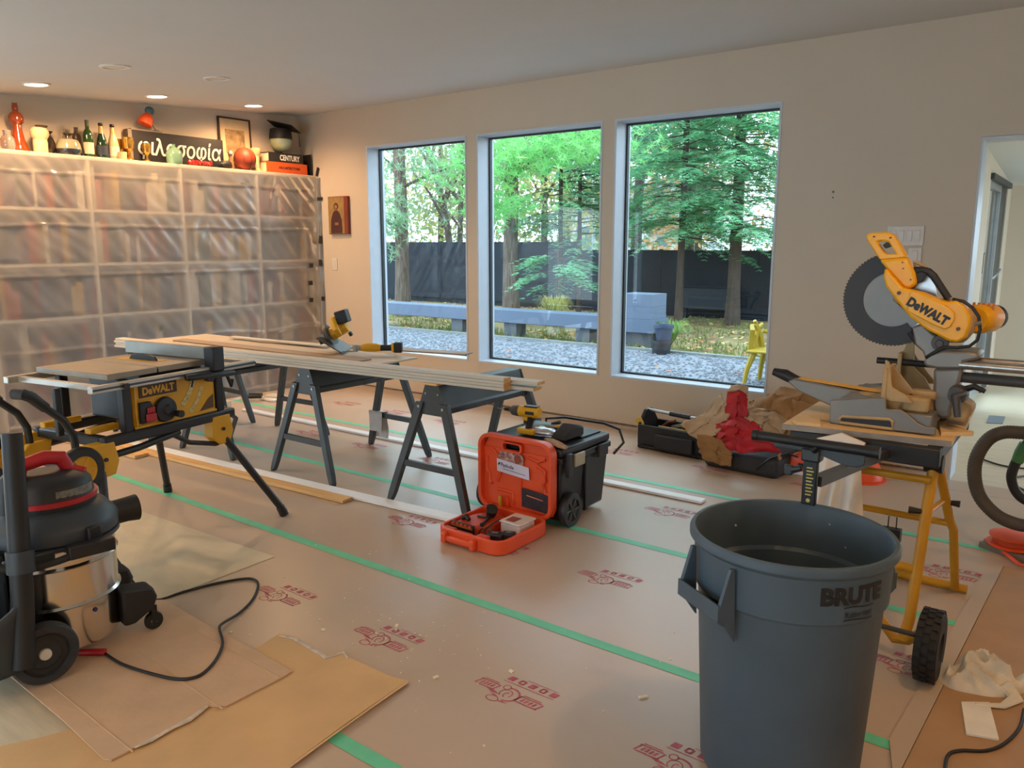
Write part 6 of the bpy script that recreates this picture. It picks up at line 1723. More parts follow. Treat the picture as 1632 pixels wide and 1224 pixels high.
# ============================================================ ROLLER SUPPORT ON AN ARM IN FRONT OF THE STAND
M_sup = mat('support_dark_steel', (66, 68, 70), 0.4, 0.5)
p = thing('roller_support', 'black roller support head on a post in front of the saw stand', 'roller stand', (-0.63, 2.26, 0.70))
RZ = 0.895
ob('roller', B().cyl((-0.785, 2.245, RZ), (-0.445, 2.245, RZ), 0.0145, n=18), M_blk, p)
ob('roller_cap', B().cyl((-0.475, 2.245, RZ), (-0.44, 2.245, RZ), 0.0165, n=18).cyl((-0.79, 2.245, RZ), (-0.775, 2.245, RZ), 0.0165, n=18), M_blk, p)
ob('bracket', B().prism([(-0.745, RZ - 0.005), (-0.48, RZ - 0.005), (-0.48, RZ - 0.045), (-0.50, RZ - 0.055), (-0.535, RZ - 0.055), (-0.62, RZ - 0.03), (-0.73, RZ - 0.03)], 'Y', 2.262, 2.268), M_sup, p, bevel=0.002)
ob('post', B().box(-0.645, -0.605, 2.262, 2.282, 0.705, 0.872), M_blk, p, bevel=0.003)
ob('post_clamp', B().box(-0.652, -0.598, 2.255, 2.30, 0.835, 0.875), M_sup, p, bevel=0.006)
sc = B()
for k in range(9):
    sc.box(-0.634, -0.618 + 0.004 * (k % 2), 2.2612, 2.262, 0.735 + k * 0.010, 0.739 + k * 0.010)
sc.lathe([(0.006, 0), (0.006, 0.001), (0, 0.001)], (-0.625, 2.262, 0.72), 10, (0, -1, 0))
ob('scale_marks', sc, mat('scale_yellow', (206, 186, 96), 0.5), p, smooth=0)
ob('wing_knob', B().tube([(-0.68, 2.27, 0.80), (-0.65, 2.272, 0.81)], [0.012, 0.008], 10).box(-0.70, -0.675, 2.262, 2.276, 0.785, 0.815), M_sup, p, bevel=0.004)
ob('top_knob', B().tube([(-0.615, 2.25, 0.876), (-0.60, 2.24, 0.89)], [0.013, 0.010], 10), M_blk, p)
ob('support_arm', B().bar((-0.615, 2.30, 0.77), (-0.575, 3.015, 0.705), 0.03, 0.03), M_sup, p)

# ============================================================ CLOTHS, HOSE, REEL, SMALL THINGS ON THE RIGHT
M_cl = mat('white_cloth', (224, 216, 206), 0.9, var=0.05, scale=12)
def cloth(u, v):
    x = -0.81 + 0.18 * u + 0.012 * math.sin(v * 3 + u * 5)
    pl = 0.022 * math.sin(u * 19 + 1.5 * v) * (0.3 + v)
    y = 2.955 + pl - 0.015 * v
    z = 0.72 - v * (0.36 + 0.10 * math.sin(u * 3.0 + 0.4))
    return (x - 0.03 * v * (1 - u), y, z)
w = thing('hanging_cloth', 'white cloth hanging from the front of the saw stand', 'cloth', (-0.68, 2.96, 0.30))
ob('cloth', B().grid(cloth, 30, 18), M_cl, w, smooth=180)
ob('top_fold', B().tube([(-0.80, 2.975, 0.72), (-0.72, 2.985, 0.742), (-0.64, 2.985, 0.725)], [0.018, 0.026, 0.018], 10), M_cl, w)
# white rag heap on the right-hand strip
rgp = [(-0.350,2.743),(-0.328,2.964),(-0.219,2.866),(-0.092,2.843)]
M_rg = mat('cream_rag', (218, 206, 184), 0.9, var=0.06, scale=16, bump=0.3, bscale=22)
w = thing('rag_heap', 'crumpled cream rag lying on the cardboard strip', 'rag', (-0.24, 2.86, 0.009))
def heap(u, v):
    a = 2 * PI * u
    rr = v
    ex, ey = 0.135, 0.085
    n1_ = 1 + 0.35 * noise.noise((math.cos(a) * 1.4, math.sin(a) * 1.4, 2.2))
    x = -0.185 + ex * rr * n1_ * math.cos(a)
    y = 2.865 + ey * rr * n1_ * math.sin(a) + 0.03 * rr * math.cos(a)
    h = (1 - rr ** 2.4) * (0.055 + 0.05 * noise.noise((x * 14, y * 14, 5))) + 0.045 * (1 - min(1, 3.2 * abs(noise.noise((x * 17 + y * 6, y * 21 - x * 5, 1))))) * (1 - rr ** 4)
    return (x, y, 0.0095 + max(0, h))
ob('heap', B().grid(heap, 110, 34), M_rg, w, smooth=100)
ob('peak', B().grid(lambda u, v: (-0.26 + 0.10 * u * (1 - 0.75 * v) + 0.045 * v + .006 * noise.noise((u * 8, v * 8, 0)), 2.90 + 0.10 * v + 0.012 * noise.noise((u * 9, v * 5, 3)), 0.05 + 0.018 * v + 0.02 * math.sin(PI * u) * (1 - v)), 10, 10), M_rg, w, smooth=120)
ob('tail', B().tube([(-0.13, 2.87, 0.03), (-0.09, 2.80, 0.022), (-0.12, 2.735, 0.018), (-0.19, 2.70, 0.016)], [0.028, 0.022, 0.012, 0.006], 8, flat=0.55), M_rg, w)
tl_ = [(-0.228,2.689),(-0.156,2.739),(-0.110,2.536),(-0.191,2.509)]
w = thing('white_tile', 'small white rectangular tile on the cardboard strip', 'tile', (tl_[0][0], tl_[0][1], 0.0095))
ob('tile', B().prism(tl_, 'Z', 0.0095, 0.017), mat('tile_white', (236, 228, 212), 0.3), w, bevel=0.001)
# black cord curling over the strip at the bottom right
cp = [(-0.210,2.248),(-0.219,2.358),(-0.194,2.409),(-0.136,2.452),(-0.096,2.522),(-0.067,2.639),(-0.064,2.763)]
w = thing('extension_cord', 'black cord curling over the bottom right corner', 'cord', (cp[2][0], cp[2][1], 0.0095))
ob('cord', B().tube(smoothpath([(q[0], q[1], 0.0145) for q in cp], 5), 0.005, 8), M_blk, w, smooth=180)
# dust hose loop
M_hose = mat('hose_grey', (78, 70, 62), 0.6, var=0.12, scale=20)
hp = [(-0.140,4.150,0.626),(-0.223,4.150,0.614),(-0.300,4.150,0.605),(-0.358,4.150,0.564),(-0.396,4.150,0.474),(-0.397,4.150,0.376),(-0.366,4.150,0.284),(-0.302,4.150,0.217),(-0.236,4.150,0.189),(-0.163,4.150,0.187),(-0.073,4.150,0.230)]
w = thing('dust_hose', 'thick grey dust extraction hose looping at the right edge', 'hose', (0.0, 4.15, 0.003))
hs = smoothpath(hp, 14)
ob('hose', B().tube(hs, [0.029 + 0.0022 * (i % 2) for i in range(len(hs))], 14), M_hose, w, smooth=80)
hp2 = smoothpath([(-0.186,4.250,0.600),(-0.218,4.250,0.529),(-0.245,4.250,0.456),(-0.258,4.250,0.377),(-0.231,4.250,0.306),(-0.178,4.250,0.270),(-0.082,4.250,0.275)], 6)
w = thing('dust_hose', 'thin black hose with a green coupling inside the hose loop', 'hose', (0.0, 4.25, 0.003))
ob('hose', B().tube(hp2, 0.022, 12), M_vdk, w, smooth=80)
cpl = [(-0.214,4.250,0.542),(-0.230,4.250,0.497),(-0.243,4.250,0.453)]
ob('coupling', B().tube(cpl, [0.030, 0.030, 0.025], 14), mat('coupling_green', (70, 128, 76), 0.45), w)
# cables behind the loop
w = thing('floor_cable', 'thin black cables on the floor behind the hose loop', 'cable', (0, 5.0, 0.003))
for pp_ in ([(-0.588,6.128,0.008),(-0.449,5.996,0.008),(-0.323,5.978,0.008),(-0.141,6.079,0.008)], [(-0.344,5.681,0.008),(-0.260,5.812,0.008),(-0.134,5.941,0.008)], [(-0.333,5.557,0.008),(-0.232,5.400,0.008),(-0.103,5.281,0.008)]):
    ob('cable', B().tube(smoothpath(pp_, 5), 0.006, 6), M_blk, w, smooth=180)
# orange cable reel
rx, ry = [(-0.226,4.295)][0]
w = thing('cable_reel', 'orange cable reel lying on the floor at right edge', 'cable reel', (rx, ry, 0.003))
ob('flange', B().lathe([(0.10, 0.03), (0.11, 0.035), (0.11, 0.042), (0.0, 0.046)], (rx, ry, 0), 30), M_or, w)
ob('drum', B().lathe([(0.085, 0.046), (0.085, 0.075), (0, 0.075)], (rx, ry, 0), 30), mat('reel_dark_orange', (190, 70, 30), 0.5), w)
ob('flange', B().lathe([(0.0, 0.075), (0.10, 0.076), (0.10, 0.084), (0.05, 0.10), (0.0, 0.10)], (rx, ry, 0), 30), M_or, w)
fr = [(-0.342,4.337,0.020),(-0.251,4.205,0.020),(-0.178,4.075,0.020),(-0.118,4.076,0.020)]
ob('frame', B().tube(fr, 0.009, 8).tube([fr[0], (rx + 0.05, ry + 0.16, 0.02)], 0.008, 8), M_or, w)
ob('plate', B().box(rx - 0.13, rx + 0.12, ry - 0.10, ry - 0.02, 0.004, 0.03, rz=-0.5), mat('reel_grey', (120, 112, 104), 0.5), w)
# orange tools behind the stand
o1 = [(-1.437,4.988)][0]
w = thing('tape_reel', 'round orange tool with dark emblem behind the roller post', 'tool', (o1[0], o1[1], 0.003))
ob('disc', B().lathe([(0.055, -0.03), (0.07, -0.02), (0.07, 0.02), (0.055, 0.03)], (o1[0], o1[1], 0.08), 24, (0.25, -1, 0)), M_or, w, bevel=0.004)
ob('emblem', B().box(o1[0] - 0.005, o1[0] + 0.035, o1[1] - 0.040, o1[1] - 0.034, 0.055, 0.085), M_blk, w)
ob('foot', B().box(o1[0] - 0.05, o1[0] + 0.05, o1[1] - 0.03, o1[1] + 0.03, 0.003, 0.03), M_wht, w, bevel=0.006)
o1 = [(-1.066,5.125)][0]
w = thing('hard_hat', 'round orange hard hat on the floor behind the hanging cloth', 'hard hat', (o1[0], o1[1], 0.003))
ob('shell', B().lathe([(0.13, 0.012), (0.125, 0.05), (0.10, 0.105), (0.05, 0.135), (0.0, 0.14)], (o1[0] - 0.04, o1[1], 0.003), 28), M_or, w)
ob('brim', B().lathe([(0.12, 0.0), (0.15, 0.0), (0.15, 0.008), (0.12, 0.012), (0.12, 0.0)], (o1[0] - 0.04, o1[1], 0.003), 28), M_or, w)
# floor register in the wing, and a pale box by the far door
fr_ = [(-0.684,7.753),(-0.566,7.779),(-0.555,7.458),(-0.665,7.404)]
w = thing('floor_register', 'grey blue metal floor register in the pale floor of the next room', 'floor vent', (fr_[0][0], fr_[0][1], 0.001))
ob('grille', B().prism(fr_, 'Z', 0.001, 0.006), mat('register_grey', (120, 136, 152), 0.4, 0.4), w)
w = thing('cardboard_box', 'beige box standing by the far glazing in the next room', 'box', (-0.17, 7.6, 0.001))
ob('box', B().box(-0.24, 0.15, 7.5, 7.8, 0.001, 1.06), mat('beige_box', (206, 186, 164), 0.7), w, bevel=0.01)
ob('panel', B().box(-0.20, -0.13, 7.494, 7.4995, 0.86, 0.92), mat('box_print', (150, 140, 130), 0.6), w)

# ============================================================ OUTDOORS
GZ = -0.10
M_gravel = mat('blue_grey_gravel', (98, 104, 114), 0.85, col2=(130, 132, 137), scale=26, bump=0.6, bscale=60)
M_soil = mat('leafy_soil', (104, 86, 60), 0.95, col2=(134, 122, 76), scale=1.6, bump=0.4, bscale=12)
struct('ground', B().box(-45, 25, WY + 0.2, 70, -0.5, GZ - 0.012), M_soil)
struct('patio_base', B().box(-16, -1.06, WY + 0.2, 10.42, GZ - 0.011, GZ), M_gravel)
rnd = random.Random(21)
b = B()
def pebble(x, y, s):
    k = len(b.v)
    a = rnd.random() * PI
    ca, sa = math.cos(a) * s, math.sin(a) * s
    b.v += [(x + ca, y + sa, GZ + s * .2), (x - sa * .8, y + ca * .8, GZ + s * .2), (x - ca, y - sa, GZ + s * .2), (x + sa * .8, y - ca * .8, GZ + s * .2), (x, y, GZ + s * .8)]
    b.f += [(k, k + 1, k + 4), (k + 1, k + 2, k + 4), (k + 2, k + 3, k + 4), (k + 3, k, k + 4)]
for i in range(7000):
    y = rnd.uniform(6.6, 10.4)
    x = rnd.uniform(-1.25 * y, -0.32 * y)
    pebble(x, y, rnd.uniform(0.012, 0.034))
tag(ob('gravel_stones', b, mat('gravel_stone', (120, 126, 134), 0.9, col2=(86, 92, 101), scale=14), smooth=0), 'pale blue grey gravel covering the patio outside the windows', 'gravel', kind='stuff')
def leafquad(b, x, y, z, s, rnd, flat=True):
    k = len(b.v)
    a = rnd.random() * 2 * PI
    if flat:
        u = Vector((math.cos(a), math.sin(a), rnd.uniform(-.3, .3)))
        v = Vector((-math.sin(a), math.cos(a), rnd.uniform(-.3, .3)))
    else:
        u = Vector((rnd.gauss(0, 1), rnd.gauss(0, 1), rnd.gauss(0, 1))).normalized()
        v = u.orthogonal().normalized()
    c0 = Vector((x, y, z))
    b.v += [tuple(c0 - u * s), tuple(c0 + v * s * .5), tuple(c0 + u * s), tuple(c0 - v * s * .5)]
    b.f.append((k, k + 1, k + 2, k + 3))
for nm, c1, c2_, n_, reg, lab in (('orange', (186, 112, 66), (130, 84, 56), 1100, (6.8, 16), 'fallen orange brown leaves over the patio and grass'), ('yellow', (196, 176, 104), (150, 130, 76), 1300, (10.4, 16), 'fallen yellow leaves on the strip before the fence')):
    b = B()
    for i in range(n_):
        y = rnd.uniform(*reg) if (nm == 'yellow' or i % 8 == 0) else rnd.uniform(10.6, 16)
        x = rnd.uniform(-1.25 * y, -0.3 * y)
        leafquad(b, x, y, GZ + 0.03, rnd.uniform(0.03, 0.06), rnd)
    tag(ob('fallen_leaves', b, mat('leaf_litter_' + nm, c1, 0.9, col2=c2_, scale=3), smooth=0), lab, 'leaves', kind='stuff')
# grass strip
b = B()
for i in range(5200):
    y = 10.5 + 5.2 * rnd.random() ** 1.6
    x = rnd.uniform(-1.25 * y, -0.3 * y)
    if noise.noise((x * 0.6, y * 0.6, 2)) < -0.15:
        continue
    h = rnd.uniform(0.04, 0.11)
    a = rnd.random() * PI
    k = len(b.v)
    dx, dy = 0.012 * math.cos(a), 0.012 * math.sin(a)
    b.v += [(x - dx, y - dy, GZ - 0.01), (x + dx, y + dy, GZ - 0.01), (x + rnd.uniform(-.04, .04), y + rnd.uniform(-.04, .04), GZ + h)]
    b.f.append((k, k + 1, k + 2))
tag(ob('grass', b, leafmat('grass_blade', (92, 112, 56), (136, 142, 82)), smooth=0), 'patchy green grass between patio and fence', 'grass', kind='stuff')
tag(ob('edging_kerb', B().box(-16, -1.1, 10.42, 10.52, GZ - 0.01, GZ + 0.035), mat('kerb_grey', (120, 126, 122), 0.8)), 'low grey kerb edging the gravel patio', 'kerb')
# long blue-grey bench with block stack at the right end
M_bench = mat('painted_blue_grey', (84, 97, 116), 0.6, var=0.04, scale=3)
t = thing('garden_bench', 'long low blue grey bench slab outside the left windows', 'bench', (-8.7, 10.8, GZ))
ob('slab', B().box(-12.2, -6.05, 10.60, 11.0, 0.145, 0.365), M_bench, t, bevel=0.01)
for x in (-11.6, -9.25, -8.05, -6.6):
    ob('leg', B().box(x - 0.13, x + 0.13, 10.66, 10.94, GZ, 0.1445), mat('dark_leg', (78, 84, 90), 0.7), t)
for k, (z0, z1, g) in enumerate(((0.145, 0.345, 0.03), (0.347, 0.535, 0.0), (0.537, 0.72, 0.0))):
    tb = ob('block', B().box(-5.93 - g, -5.37 + g, 10.62 - g, 11.1 + g, z0, z1), M_bench)
    tag(tb, ['lowest and widest', 'middle', 'top'][k] + ' blue grey block of the stack at the right end of the bench', 'block', 'stacked garden blocks')
for x in (-5.75, -5.5):
    pass
t = thing('block_pedestal', 'dark plinth under the stack of blue grey blocks', 'plinth', (-5.65, 10.85, GZ))
ob('plinth', B().box(-5.88, -5.42, 10.7, 11.05, GZ, 0.1445), mat('dark_leg', (78, 84, 90), 0.7), t)
# fence
M_fen = mat('dark_fence', (32, 39, 47), 0.8, var=0.10, spec=0.2, scale=1.2, stretch=(3, 1, 0.6))
t = thing('garden_fence', 'dark blue grey panel fence across the garden', 'fence', (-10, 16.3, GZ))
x = -30.0
k = 0
while x < -1.0:
    top = 1.53 if x + 1.2 < -10.2 else 1.34
    ob('panel', B().box(x + 0.01, x + 2.19, 16.2, 16.24, GZ - 0.01, top), M_fen, t)
    ob('post', B().box(x - 0.05, x + 0.0095, 16.19, 16.26, GZ - 0.01, top + 0.02), M_fen, t)
    ob('bottom_rail', B().box(x + 0.01, x + 2.19, 16.15, 16.199, 0.02, 0.14), M_fen, t)
    x += 2.2
t = thing('garden_box', 'dark storage box against the fence between two trunks', 'storage box', (-6.75, 15.9, GZ))
ob('body', B().box(-7.30, -6.20, 15.85, 16.12, 0.1, 0.55), mat('box_dark_blue', (22, 30, 40), 0.6), t, bevel=0.01)
ob('box_lid', B().box(-7.33, -6.17, 15.82, 16.14, 0.5505, 0.60), M_fen, t)
ob('foot', B().box(-7.28, -7.20, 15.88, 15.96, GZ - 0.012, 0.0995).box(-6.30, -6.22, 15.88, 15.96, GZ - 0.012, 0.0995), M_fen, t)
# pots
for k, (z0, r0, r1, h, lab) in enumerate(((GZ, 0.125, 0.14, 0.20, 'lower black square pot on the gravel edge'), (0.102, 0.10, 0.135, 0.22, 'upper dark blue pot stacked on the black pot'))):
    t = thing('plant_pot', lab, 'pot', (-5.03 + 0.03 * k, 10.28, z0), group='stacked pots outside')
    ob('pot', B().lathe([(r0, 0), (r1, h - 0.04), (r1 + 0.012, h - 0.04), (r1 + 0.012, h), (r1 - 0.01, h), (r0 - 0.01, 0.02), (0, 0.02)], (-5.03 + 0.03 * k, 10.28, z0 + 0.001), 20), mat('pot_%d' % k, ((34, 36, 42), (50, 62, 84))[k], 0.5), t)
# yellow lattice chair
M_ych = mat('yellow_chair', (160, 136, 22), 0.4, var=0.05)
t = thing('garden_chair', 'yellow branching lattice garden chair outside the right window', 'chair', (-2.85, 8.7, GZ))
sx, sy_ = -2.85, 8.72
ob('seat', B().prism([(sx - 0.27, sy_ - 0.24), (sx + 0.27, sy_ - 0.24), (sx + 0.25, sy_ + 0.25), (sx - 0.25, sy_ + 0.25)], 'Z', 0.27, 0.295), M_ych, t, bevel=0.008)
for i, (dx, dy) in enumerate(((-1, -1), (1, -1), (1, 1), (-1, 1))):
    ob('leg', B().tube([(sx + dx * 0.20, sy_ + dy * 0.18, 0.27), (sx + dx * 0.25, sy_ + dy * 0.23, 0.08), (sx + dx * 0.27, sy_ + dy * 0.25, GZ)], [0.042, 0.03, 0.024], 8), M_ych, t)
br = B()
rr = random.Random(5)
def cpt(u, z):
    a = R(200 + 140 * u - 70 + 0)
    a = R(-20 + 220 * u)
    return Vector((sx + 0.29 * math.cos(a) * (1 + 0.1 * z), sy_ + 0.05 + 0.26 * math.sin(a) * (1 + .1 * z), z))
cols = []
for k in range(9):
    u = k / 8
    br.tube([cpt(u, 0.27), cpt(u + 0.03 * (-1) ** k, 0.42), cpt(u + 0.06 * (-1) ** k, 0.51), cpt(u, 0.56 + 0.04 * (k % 2))], [0.042, 0.034, 0.03, 0.022], 7)
    if k < 8:
        br.tube([cpt(u, 0.36 + 0.06 * (k % 2)), cpt(u + 0.06, 0.46), cpt(u + 0.125, 0.56 - 0.08 * (k % 2))], 0.026, 6)
ob('lattice_back', br, M_ych, t)

# ------------------------------------------------------------ vegetation
M_bark = mat('tree_bark', (112, 98, 86), 0.95, col2=(70, 58, 50), scale=6, stretch=(6, 6, 0.7), bump=0.8, bscale=10)
M_barkd = mat('dark_bark', (70, 58, 50), 0.95, var=0.2, scale=5, stretch=(5, 5, 0.8), bump=0.6, bscale=10)
L_hem = leafmat('hemlock_green', (108, 176, 132), (164, 222, 174), 1.4)
L_hemd = leafmat('hemlock_deep', (72, 128, 98), (116, 172, 128), 1.2)
L_pine = leafmat('pine_bright', (110, 190, 104), (160, 220, 140), 1.6)
L_dec = leafmat('autumn_leaf', (128, 150, 84), (190, 184, 116), 0.9)
L_dull = leafmat('dull_leaf', (104, 124, 92), (140, 152, 112), 1.0)
L_tuft = leafmat('tuft_blade', (150, 150, 84), (190, 184, 120), 3)
def trunk(x, y, r0, h, rnd, lean=(0, 0), n_=10):
    pts_ = []
    rs = []
    for i in range(n_ + 1):
        f = i / n_
        pts_.append((x + lean[0] * f * f + 0.06 * r0 * 8 * noise.noise((f * 3, x, y)), y + lean[1] * f * f, GZ - 0.02 + h * f))
        rs.append(r0 * (1.25 if i == 0 else 1) * (1 - 0.5 * f))
    return pts_, rs
def hemspray(b, p0, d, L_, rnd, dens=1.0):
    """flat feathery spray: axis with drooping tip, side twigs, each twig fringed with short needles"""
    d = d.normalized()
    side = d.cross(Vector((0, 0, 1))).normalized()
    n_ = max(4, int(L_ / 0.075 * dens))
    for i in range(1, n_ + 1):
        f = i / n_
        p = p0 + d * (L_ * f) + Vector((0, 0, -0.28 * L_ * f * f))
        tl = (0.34 * (1 - f) ** 0.7 + 0.07) * min(1.0, L_)
        for s in (-1, 1):
            td = (side * s + d * rnd.uniform(0.5, 0.9) + Vector((0, 0, rnd.uniform(-0.35, 0.05)))).normalized()
            m = max(3, int(tl / 0.045))
            tn = td.cross(Vector((0, 0, 1))).normalized()
            for j in range(m):
                g = (j + 0.5) / m
                q = p + td * (tl * g) + Vector((0, 0, -0.12 * tl * g * g))
                for s2 in (-1, 1):
                    k = len(b.v)
                    e = q + (tn * s2 * 0.9 + td * 0.9).normalized() * (0.095 * (1.15 - 0.7 * g) * rnd.uniform(0.8, 1.3)) + Vector((0, 0, rnd.uniform(-.02, .012)))
                    w_ = td * 0.019
                    b.v += [tuple(q - w_), tuple(q + w_), tuple(e)]
                    b.f.append((k, k + 1, k + 2))
def hemlock(name, label, x, y, r0, zs, reach, nb, m_, seed, ang=None, dens=1.0, h=7.5, top=5.5):
    rnd = random.Random(seed)
    t = thing(name, label, 'tree', (x, y, GZ), group='garden trees')
    pts_, rs = trunk(x, y, r0, h, rnd)
    ob('trunk', B().tube(pts_, rs, 10), M_barkd if r0 < 0.14 else M_bark, t, smooth=80)
    b, bb = B(), B()
    for i in range(nb):
        z = zs[0] + (zs[1] - zs[0]) * ((i + rnd.random()) / nb)
        a = rnd.uniform(*ang) if ang else rnd.random() * 2 * PI
        L_ = reach * rnd.uniform(0.55, 1.0) * (1 - 0.35 * max(0, (z - zs[0]) / (top - zs[0] + 1e-3)))
        d = Vector((math.cos(a), math.sin(a), rnd.uniform(-0.05, 0.30))).normalized()
        p = Vector((x, y, z))
        e = p + d * L_ + Vector((0, 0, -0.25 * L_))
        bb.tube([p, p + d * L_ * 0.5 + Vector((0, 0, -0.05 * L_)), e], [0.014, 0.009, 0.003], 5)
        n_ = max(3, int(L_ / 0.28))
        for k in range(1, n_ + 1):
            f = k / n_
            q = p + d * (L_ * f) + Vector((0, 0, -0.25 * L_ * f * f))
            for s in (-1, 1):
                sd = (d * rnd.uniform(0.5, 1.0) + d.cross(Vector((0, 0, 1))) * s * rnd.uniform(0.4, 1.0) + Vector((0, 0, rnd.uniform(-0.45, 0.1))))
                hemspray(b, q, sd, (0.30 + 0.45 * (1 - f)) * rnd.uniform(0.7, 1.2), rnd, dens)
        hemspray(b, e, d + Vector((0, 0, -0.4)), 0.4, rnd, dens)
    ob('branch', bb, M_barkd, t)
    o_ = ob('foliage', b, m_, t, smooth=0)
    o_['kind'] = 'stuff'
    return t
def needletuft(b, c0, s, n_, rnd, up=0.2):
    for i in range(n_):
        d = Vector((rnd.gauss(0, 1), rnd.gauss(0, 1), rnd.gauss(up, 0.7))).normalized()
        w_ = d.orthogonal().normalized() * 0.0065
        k = len(b.v)
        b.v += [tuple(c0 - w_), tuple(c0 + w_), tuple(c0 + d * s * rnd.uniform(0.7, 1.2))]
        b.f.append((k, k + 1, k + 2))
def pine(name, label, x, y, r0, clouds, seed, m_=None, h=8.0):
    rnd = random.Random(seed)
    t = thing(name, label, 'tree', (x, y, GZ), group='garden trees')
    pts_, rs = trunk(x, y, r0, h, rnd)
    ob('trunk', B().tube(pts_, rs, 14), M_bark, t, smooth=80)
    b, bb = B(), B()
    for (cx, cy, cz_, rx_, ry_, rz_, n_) in clouds:
        bb.tube([(x, y, cz_ - 0.35), ((x + cx) / 2, (y + cy) / 2, cz_ - 0.15), (cx + (cx - x) * 0.4, cy, cz_ + 0.1)], [0.04, 0.028, 0.008], 6)
        for i in range(n_):
            d = Vector((rnd.gauss(0, .5), rnd.gauss(0, .5), rnd.gauss(0, .5)))
            needletuft(b, Vector((cx + d.x * rx_, cy + d.y * ry_, cz_ + d.z * rz_)), 0.15, 16, rnd)
    ob('branch', bb, M_barkd, t)
    o_ = ob('foliage', b, m_ or L_pine, t, smooth=0)
    o_['kind'] = 'stuff'
    return t
def leafy(name, label, x, y, r0, h, blobs, seed, m_, lean=(0, 0), leaf=0.07, forks=5):
    rnd = random.Random(seed)
    t = thing(name, label, 'tree', (x, y, GZ), group='garden trees')
    pts_, rs = trunk(x, y, r0, h, rnd, lean)
    b2 = B().tube(pts_, rs, 9)
    ob('trunk', b2, M_barkd, t, smooth=80)
    bb = B()
    for i in range(forks):
        q = Vector(pts_[rnd.randint(3, 7)])
        a = rnd.random() * 2 * PI
        e = q + Vector((math.cos(a) * 1.4, math.sin(a) * 0.8, rnd.uniform(0.8, 2.0)))
        bb.tube([q, q.lerp(e, 0.5) + Vector((0, 0, 0.2)), e], [r0 * 0.45, r0 * 0.3, 0.01], 6)
    ob('branch', bb, M_barkd, t)
    b = B()
    for (cx, cy, cz_, rx_, ry_, rz_, n_) in blobs:
        for i in range(n_):
            leafquad(b, cx + rnd.gauss(0, .5) * rx_, cy + rnd.gauss(0, .5) * ry_, cz_ + rnd.gauss(0, .5) * rz_, leaf * rnd.uniform(0.6, 1.3), rnd, False)
    o_ = ob('foliage', b, m_, t, smooth=0)
    o_['kind'] = 'stuff'
    return t
pine('pine_tree', 'thick trunked pine seen through the left window', -12.43, 12.5, 0.165, [(-12.9, 12.2, 2.1, 1.1, .7, .9, 260), (-12.2, 12.0, 2.0, .5, .4, .35, 90), (-11.2, 12.6, 3.0, 1.5, .8, .6, 150), (-12.9, 12.6, 3.3, 1.2, .8, .7, 160)], 2, leafmat('pine_pale', (128, 168, 130), (164, 196, 156), 1.5))
pine('pine_tree', 'thick trunked pine with bright needles seen through the middle window', -9.78, 13.0, 0.165, [(-8.5, 12.3, 3.12, 1.7, .8, .42, 420), (-9.6, 12.2, 2.9, 1.2, .7, .55, 260), (-9.5, 12.2, 2.15, .9, .5, .35, 190), (-7.6, 12.4, 3.35, 1.0, .7, .5, 180), (-9.9, 12.3, 3.5, 1.0, .7, .4, 90)], 3)
hemlock('hemlock_tree', 'slim hemlock standing right of the bright pine', -9.25, 14.0, 0.055, (1.8, 4.6), 1.3, 40, L_hemd, 5, dens=0.9)
hemlock('hemlock_tree', 'slim pale hemlock at the right side of the middle window', -8.90, 14.2, 0.05, (1.55, 3.6), 1.2, 34, L_hem, 6, dens=0.9)
hemlock('hemlock_tree', 'thin trunked hemlock filling the left of the right window', -6.73, 14.5, 0.075, (1.6, 5.2), 1.7, 90, L_hem, 7)
hemlock('hemlock_tree', 'thick trunked hemlock filling the right of the right window', -5.82, 15.0, 0.13, (1.55, 5.2), 2.0, 104, L_hem, 8)
hemlock('hemlock_tree', 'dark hemlock behind the other two in the right window', -7.9, 17.5, 0.12, (2.4, 6.0), 2.4, 60, L_hemd, 9, dens=0.8)
hemlock('hemlock_sapling', 'young hemlock with low branches in front of the fence', -8.25, 12.4, 0.022, (0.72, 1.35), 0.58, 9, L_hem, 10, h=1.5, dens=0.7)
leafy('slender_tree', 'leaning dark stemmed tree behind the fence in the left window', -16.6, 19.0, 0.13, 7.0, [(-17.2, 19.2, 3.6, 2.2, 1.2, 2.0, 1100), (-15.6, 19.0, 3.0, 1.6, 1, 2.2, 900)], 12, L_dull, (-2.4, 0), 0.075, 8)
leafy('slender_tree', 'upright dark stemmed tree behind the fence beside the leaning one', -16.0, 18.6, 0.10, 7.0, [(-15.4, 18.8, 3.9, 1.6, 1, 1.4, 900)], 13, L_dull, (0.4, 0), 0.07, 7)
leafy('forked_tree', 'dark forked trunk behind the fence beside the white house', -10.25, 19.2, 0.17, 6.5, [(-10.6, 19.4, 4.2, 2.4, 1.2, 1.6, 1500)], 14, L_hemd, (0.3, 0), 0.08, 5)
leafy('autumn_tree', 'yellowing tree far behind the fence in the left window', -22.5, 25, 0.15, 8, [(-22.5, 25, 3.4, 4.5, 1.6, 3.2, 3600)], 15, L_dec, (0, 0), 0.11, 6)
leafy('autumn_tree', 'yellowing tree far behind the fence in the middle window', -17.6, 25.5, 0.15, 8, [(-17.6, 25.5, 3.2, 3.4, 1.6, 2.8, 2800)], 16, L_dec, (0, 0), 0.11, 6)
leafy('autumn_tree', 'orange tinged tree far behind the fence in the right window', -11.0, 25, 0.14, 8, [(-11.2, 25, 3.4, 4.0, 1.6, 3.0, 2400)], 17, leafmat('orange_leaf', (176, 140, 92), (206, 166, 116), 1), (0, 0), 0.11, 6)
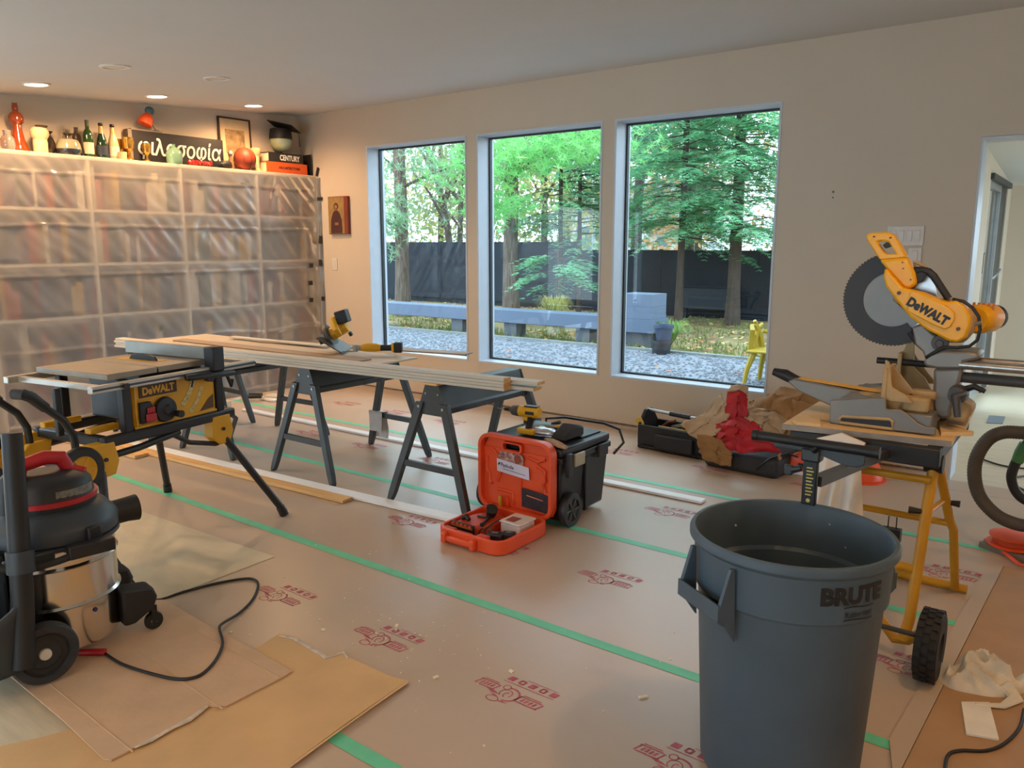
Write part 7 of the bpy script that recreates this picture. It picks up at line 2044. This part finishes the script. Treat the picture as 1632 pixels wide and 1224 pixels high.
leafy('garden_tree', 'green tree far behind the fence seen high in the windows', -19.5, 30, 0.2, 11, [(-19.5, 30, 6.3, 6, 2, 3.0, 4500), (-13, 30, 6.5, 5, 2, 3.0, 3500)], 18, L_dull, (0, 0), 0.13, 6)
leafy('garden_tree', 'green tree seen through the sliding glass door of the next room', -2.3, 16.6 + 3, 0.15, 7, [(-2.6, 19.5, 2.6, 1.8, 1.2, 2.4, 1200)], 19, L_hem, (0, 0), 0.12, 5)
# ornamental grass tufts
def tuftgrass(x, y, n_, h, sp, lab, m_, seed):
    rnd = random.Random(seed)
    b = B()
    for i in range(n_):
        a = rnd.random() * 2 * PI
        r_ = sp * rnd.uniform(0.5, 1)
        hh = h * rnd.uniform(0.7, 1.1)
        w_ = 0.010
        px, py = -math.sin(a) * w_, math.cos(a) * w_
        pr_ = []
        for f, g in ((0, 0), (0.4, 0.75), (0.75, 1.0), (1.0, 0.8)):
            cx, cy, cz_ = x + math.cos(a) * r_ * f, y + math.sin(a) * r_ * f, GZ + hh * g
            k = 1 - 0.9 * f
            pr_.append(((cx - px * k, cy - py * k, cz_), (cx + px * k, cy + py * k, cz_)))
        q = len(b.v)
        for l_, r2 in pr_:
            b.v += [l_, r2]
        b.f += [(q + 2 * i2, q + 2 * i2 + 1, q + 2 * i2 + 3, q + 2 * i2 + 2) for i2 in range(3)]
    t = thing('ornamental_grass', lab, 'grass clump', (x, y, GZ))
    o_ = ob('blades', b, m_, t, smooth=0)
    o_['kind'] = 'stuff'
tuftgrass(-7.82, 11.7, 240, 0.62, 0.42, 'straw coloured ornamental grass clump behind the bench', L_tuft, 31)
tuftgrass(-5.25, 11.0, 260, 0.40, 0.40, 'green feathery grass clump beside the block stack', leafmat('green_blade', (110, 150, 76), (160, 186, 110), 3), 32)
tuftgrass(-10.9, 11.9, 160, 0.35, 0.35, 'pale grass clump under the bench at left', L_tuft, 33)
# white house in the distance
M_hw = mat('house_white', (214, 228, 240), 0.7, var=0.02)
t = thing('neighbour_house', 'pale house partly hidden behind the trees', 'house', (-15.5, 32, GZ))
ob('wall', B().box(-20.5, -14.6, 31, 36, GZ - 0.01, 3.0), M_hw, t)
ob('roof', B().prism([(30.6, 3.0), (36.4, 3.0), (33.5, 4.4)], 'X', -20.8, -14.3), mat('house_roof', (150, 150, 150), 0.8), t)
for k, x in enumerate((-19.6, -17.8, -15.6)):
    wn = ob('window_frame', B().box(x, x + 0.9, 30.95, 30.995, 1.2, 2.3), M_white, t)
    ob('pane', B().box(x + 0.06, x + 0.84, 30.93, 30.949, 1.26, 2.24), mat('house_pane', (120, 140, 156), 0.1), wn)
t = thing('garden_shed', 'low brick coloured shed roofline behind the fence', 'shed', (-13.2, 27, GZ))
ob('wall', B().box(-13.9, -12.3, 27, 29, GZ - 0.01, 1.9), mat('shed_white', (220, 220, 216), 0.7), t)
ob('roof', B().prism([(26.8, 1.9), (29.2, 1.9), (28, 2.5)], 'X', -14.1, -12.1), mat('shed_roof', (140, 110, 96), 0.8), t)
ob('window', B().box(-13.5, -13.1, 26.97, 26.999, 1.4, 1.75), mat('house_pane', (120, 140, 156), 0.1), t)
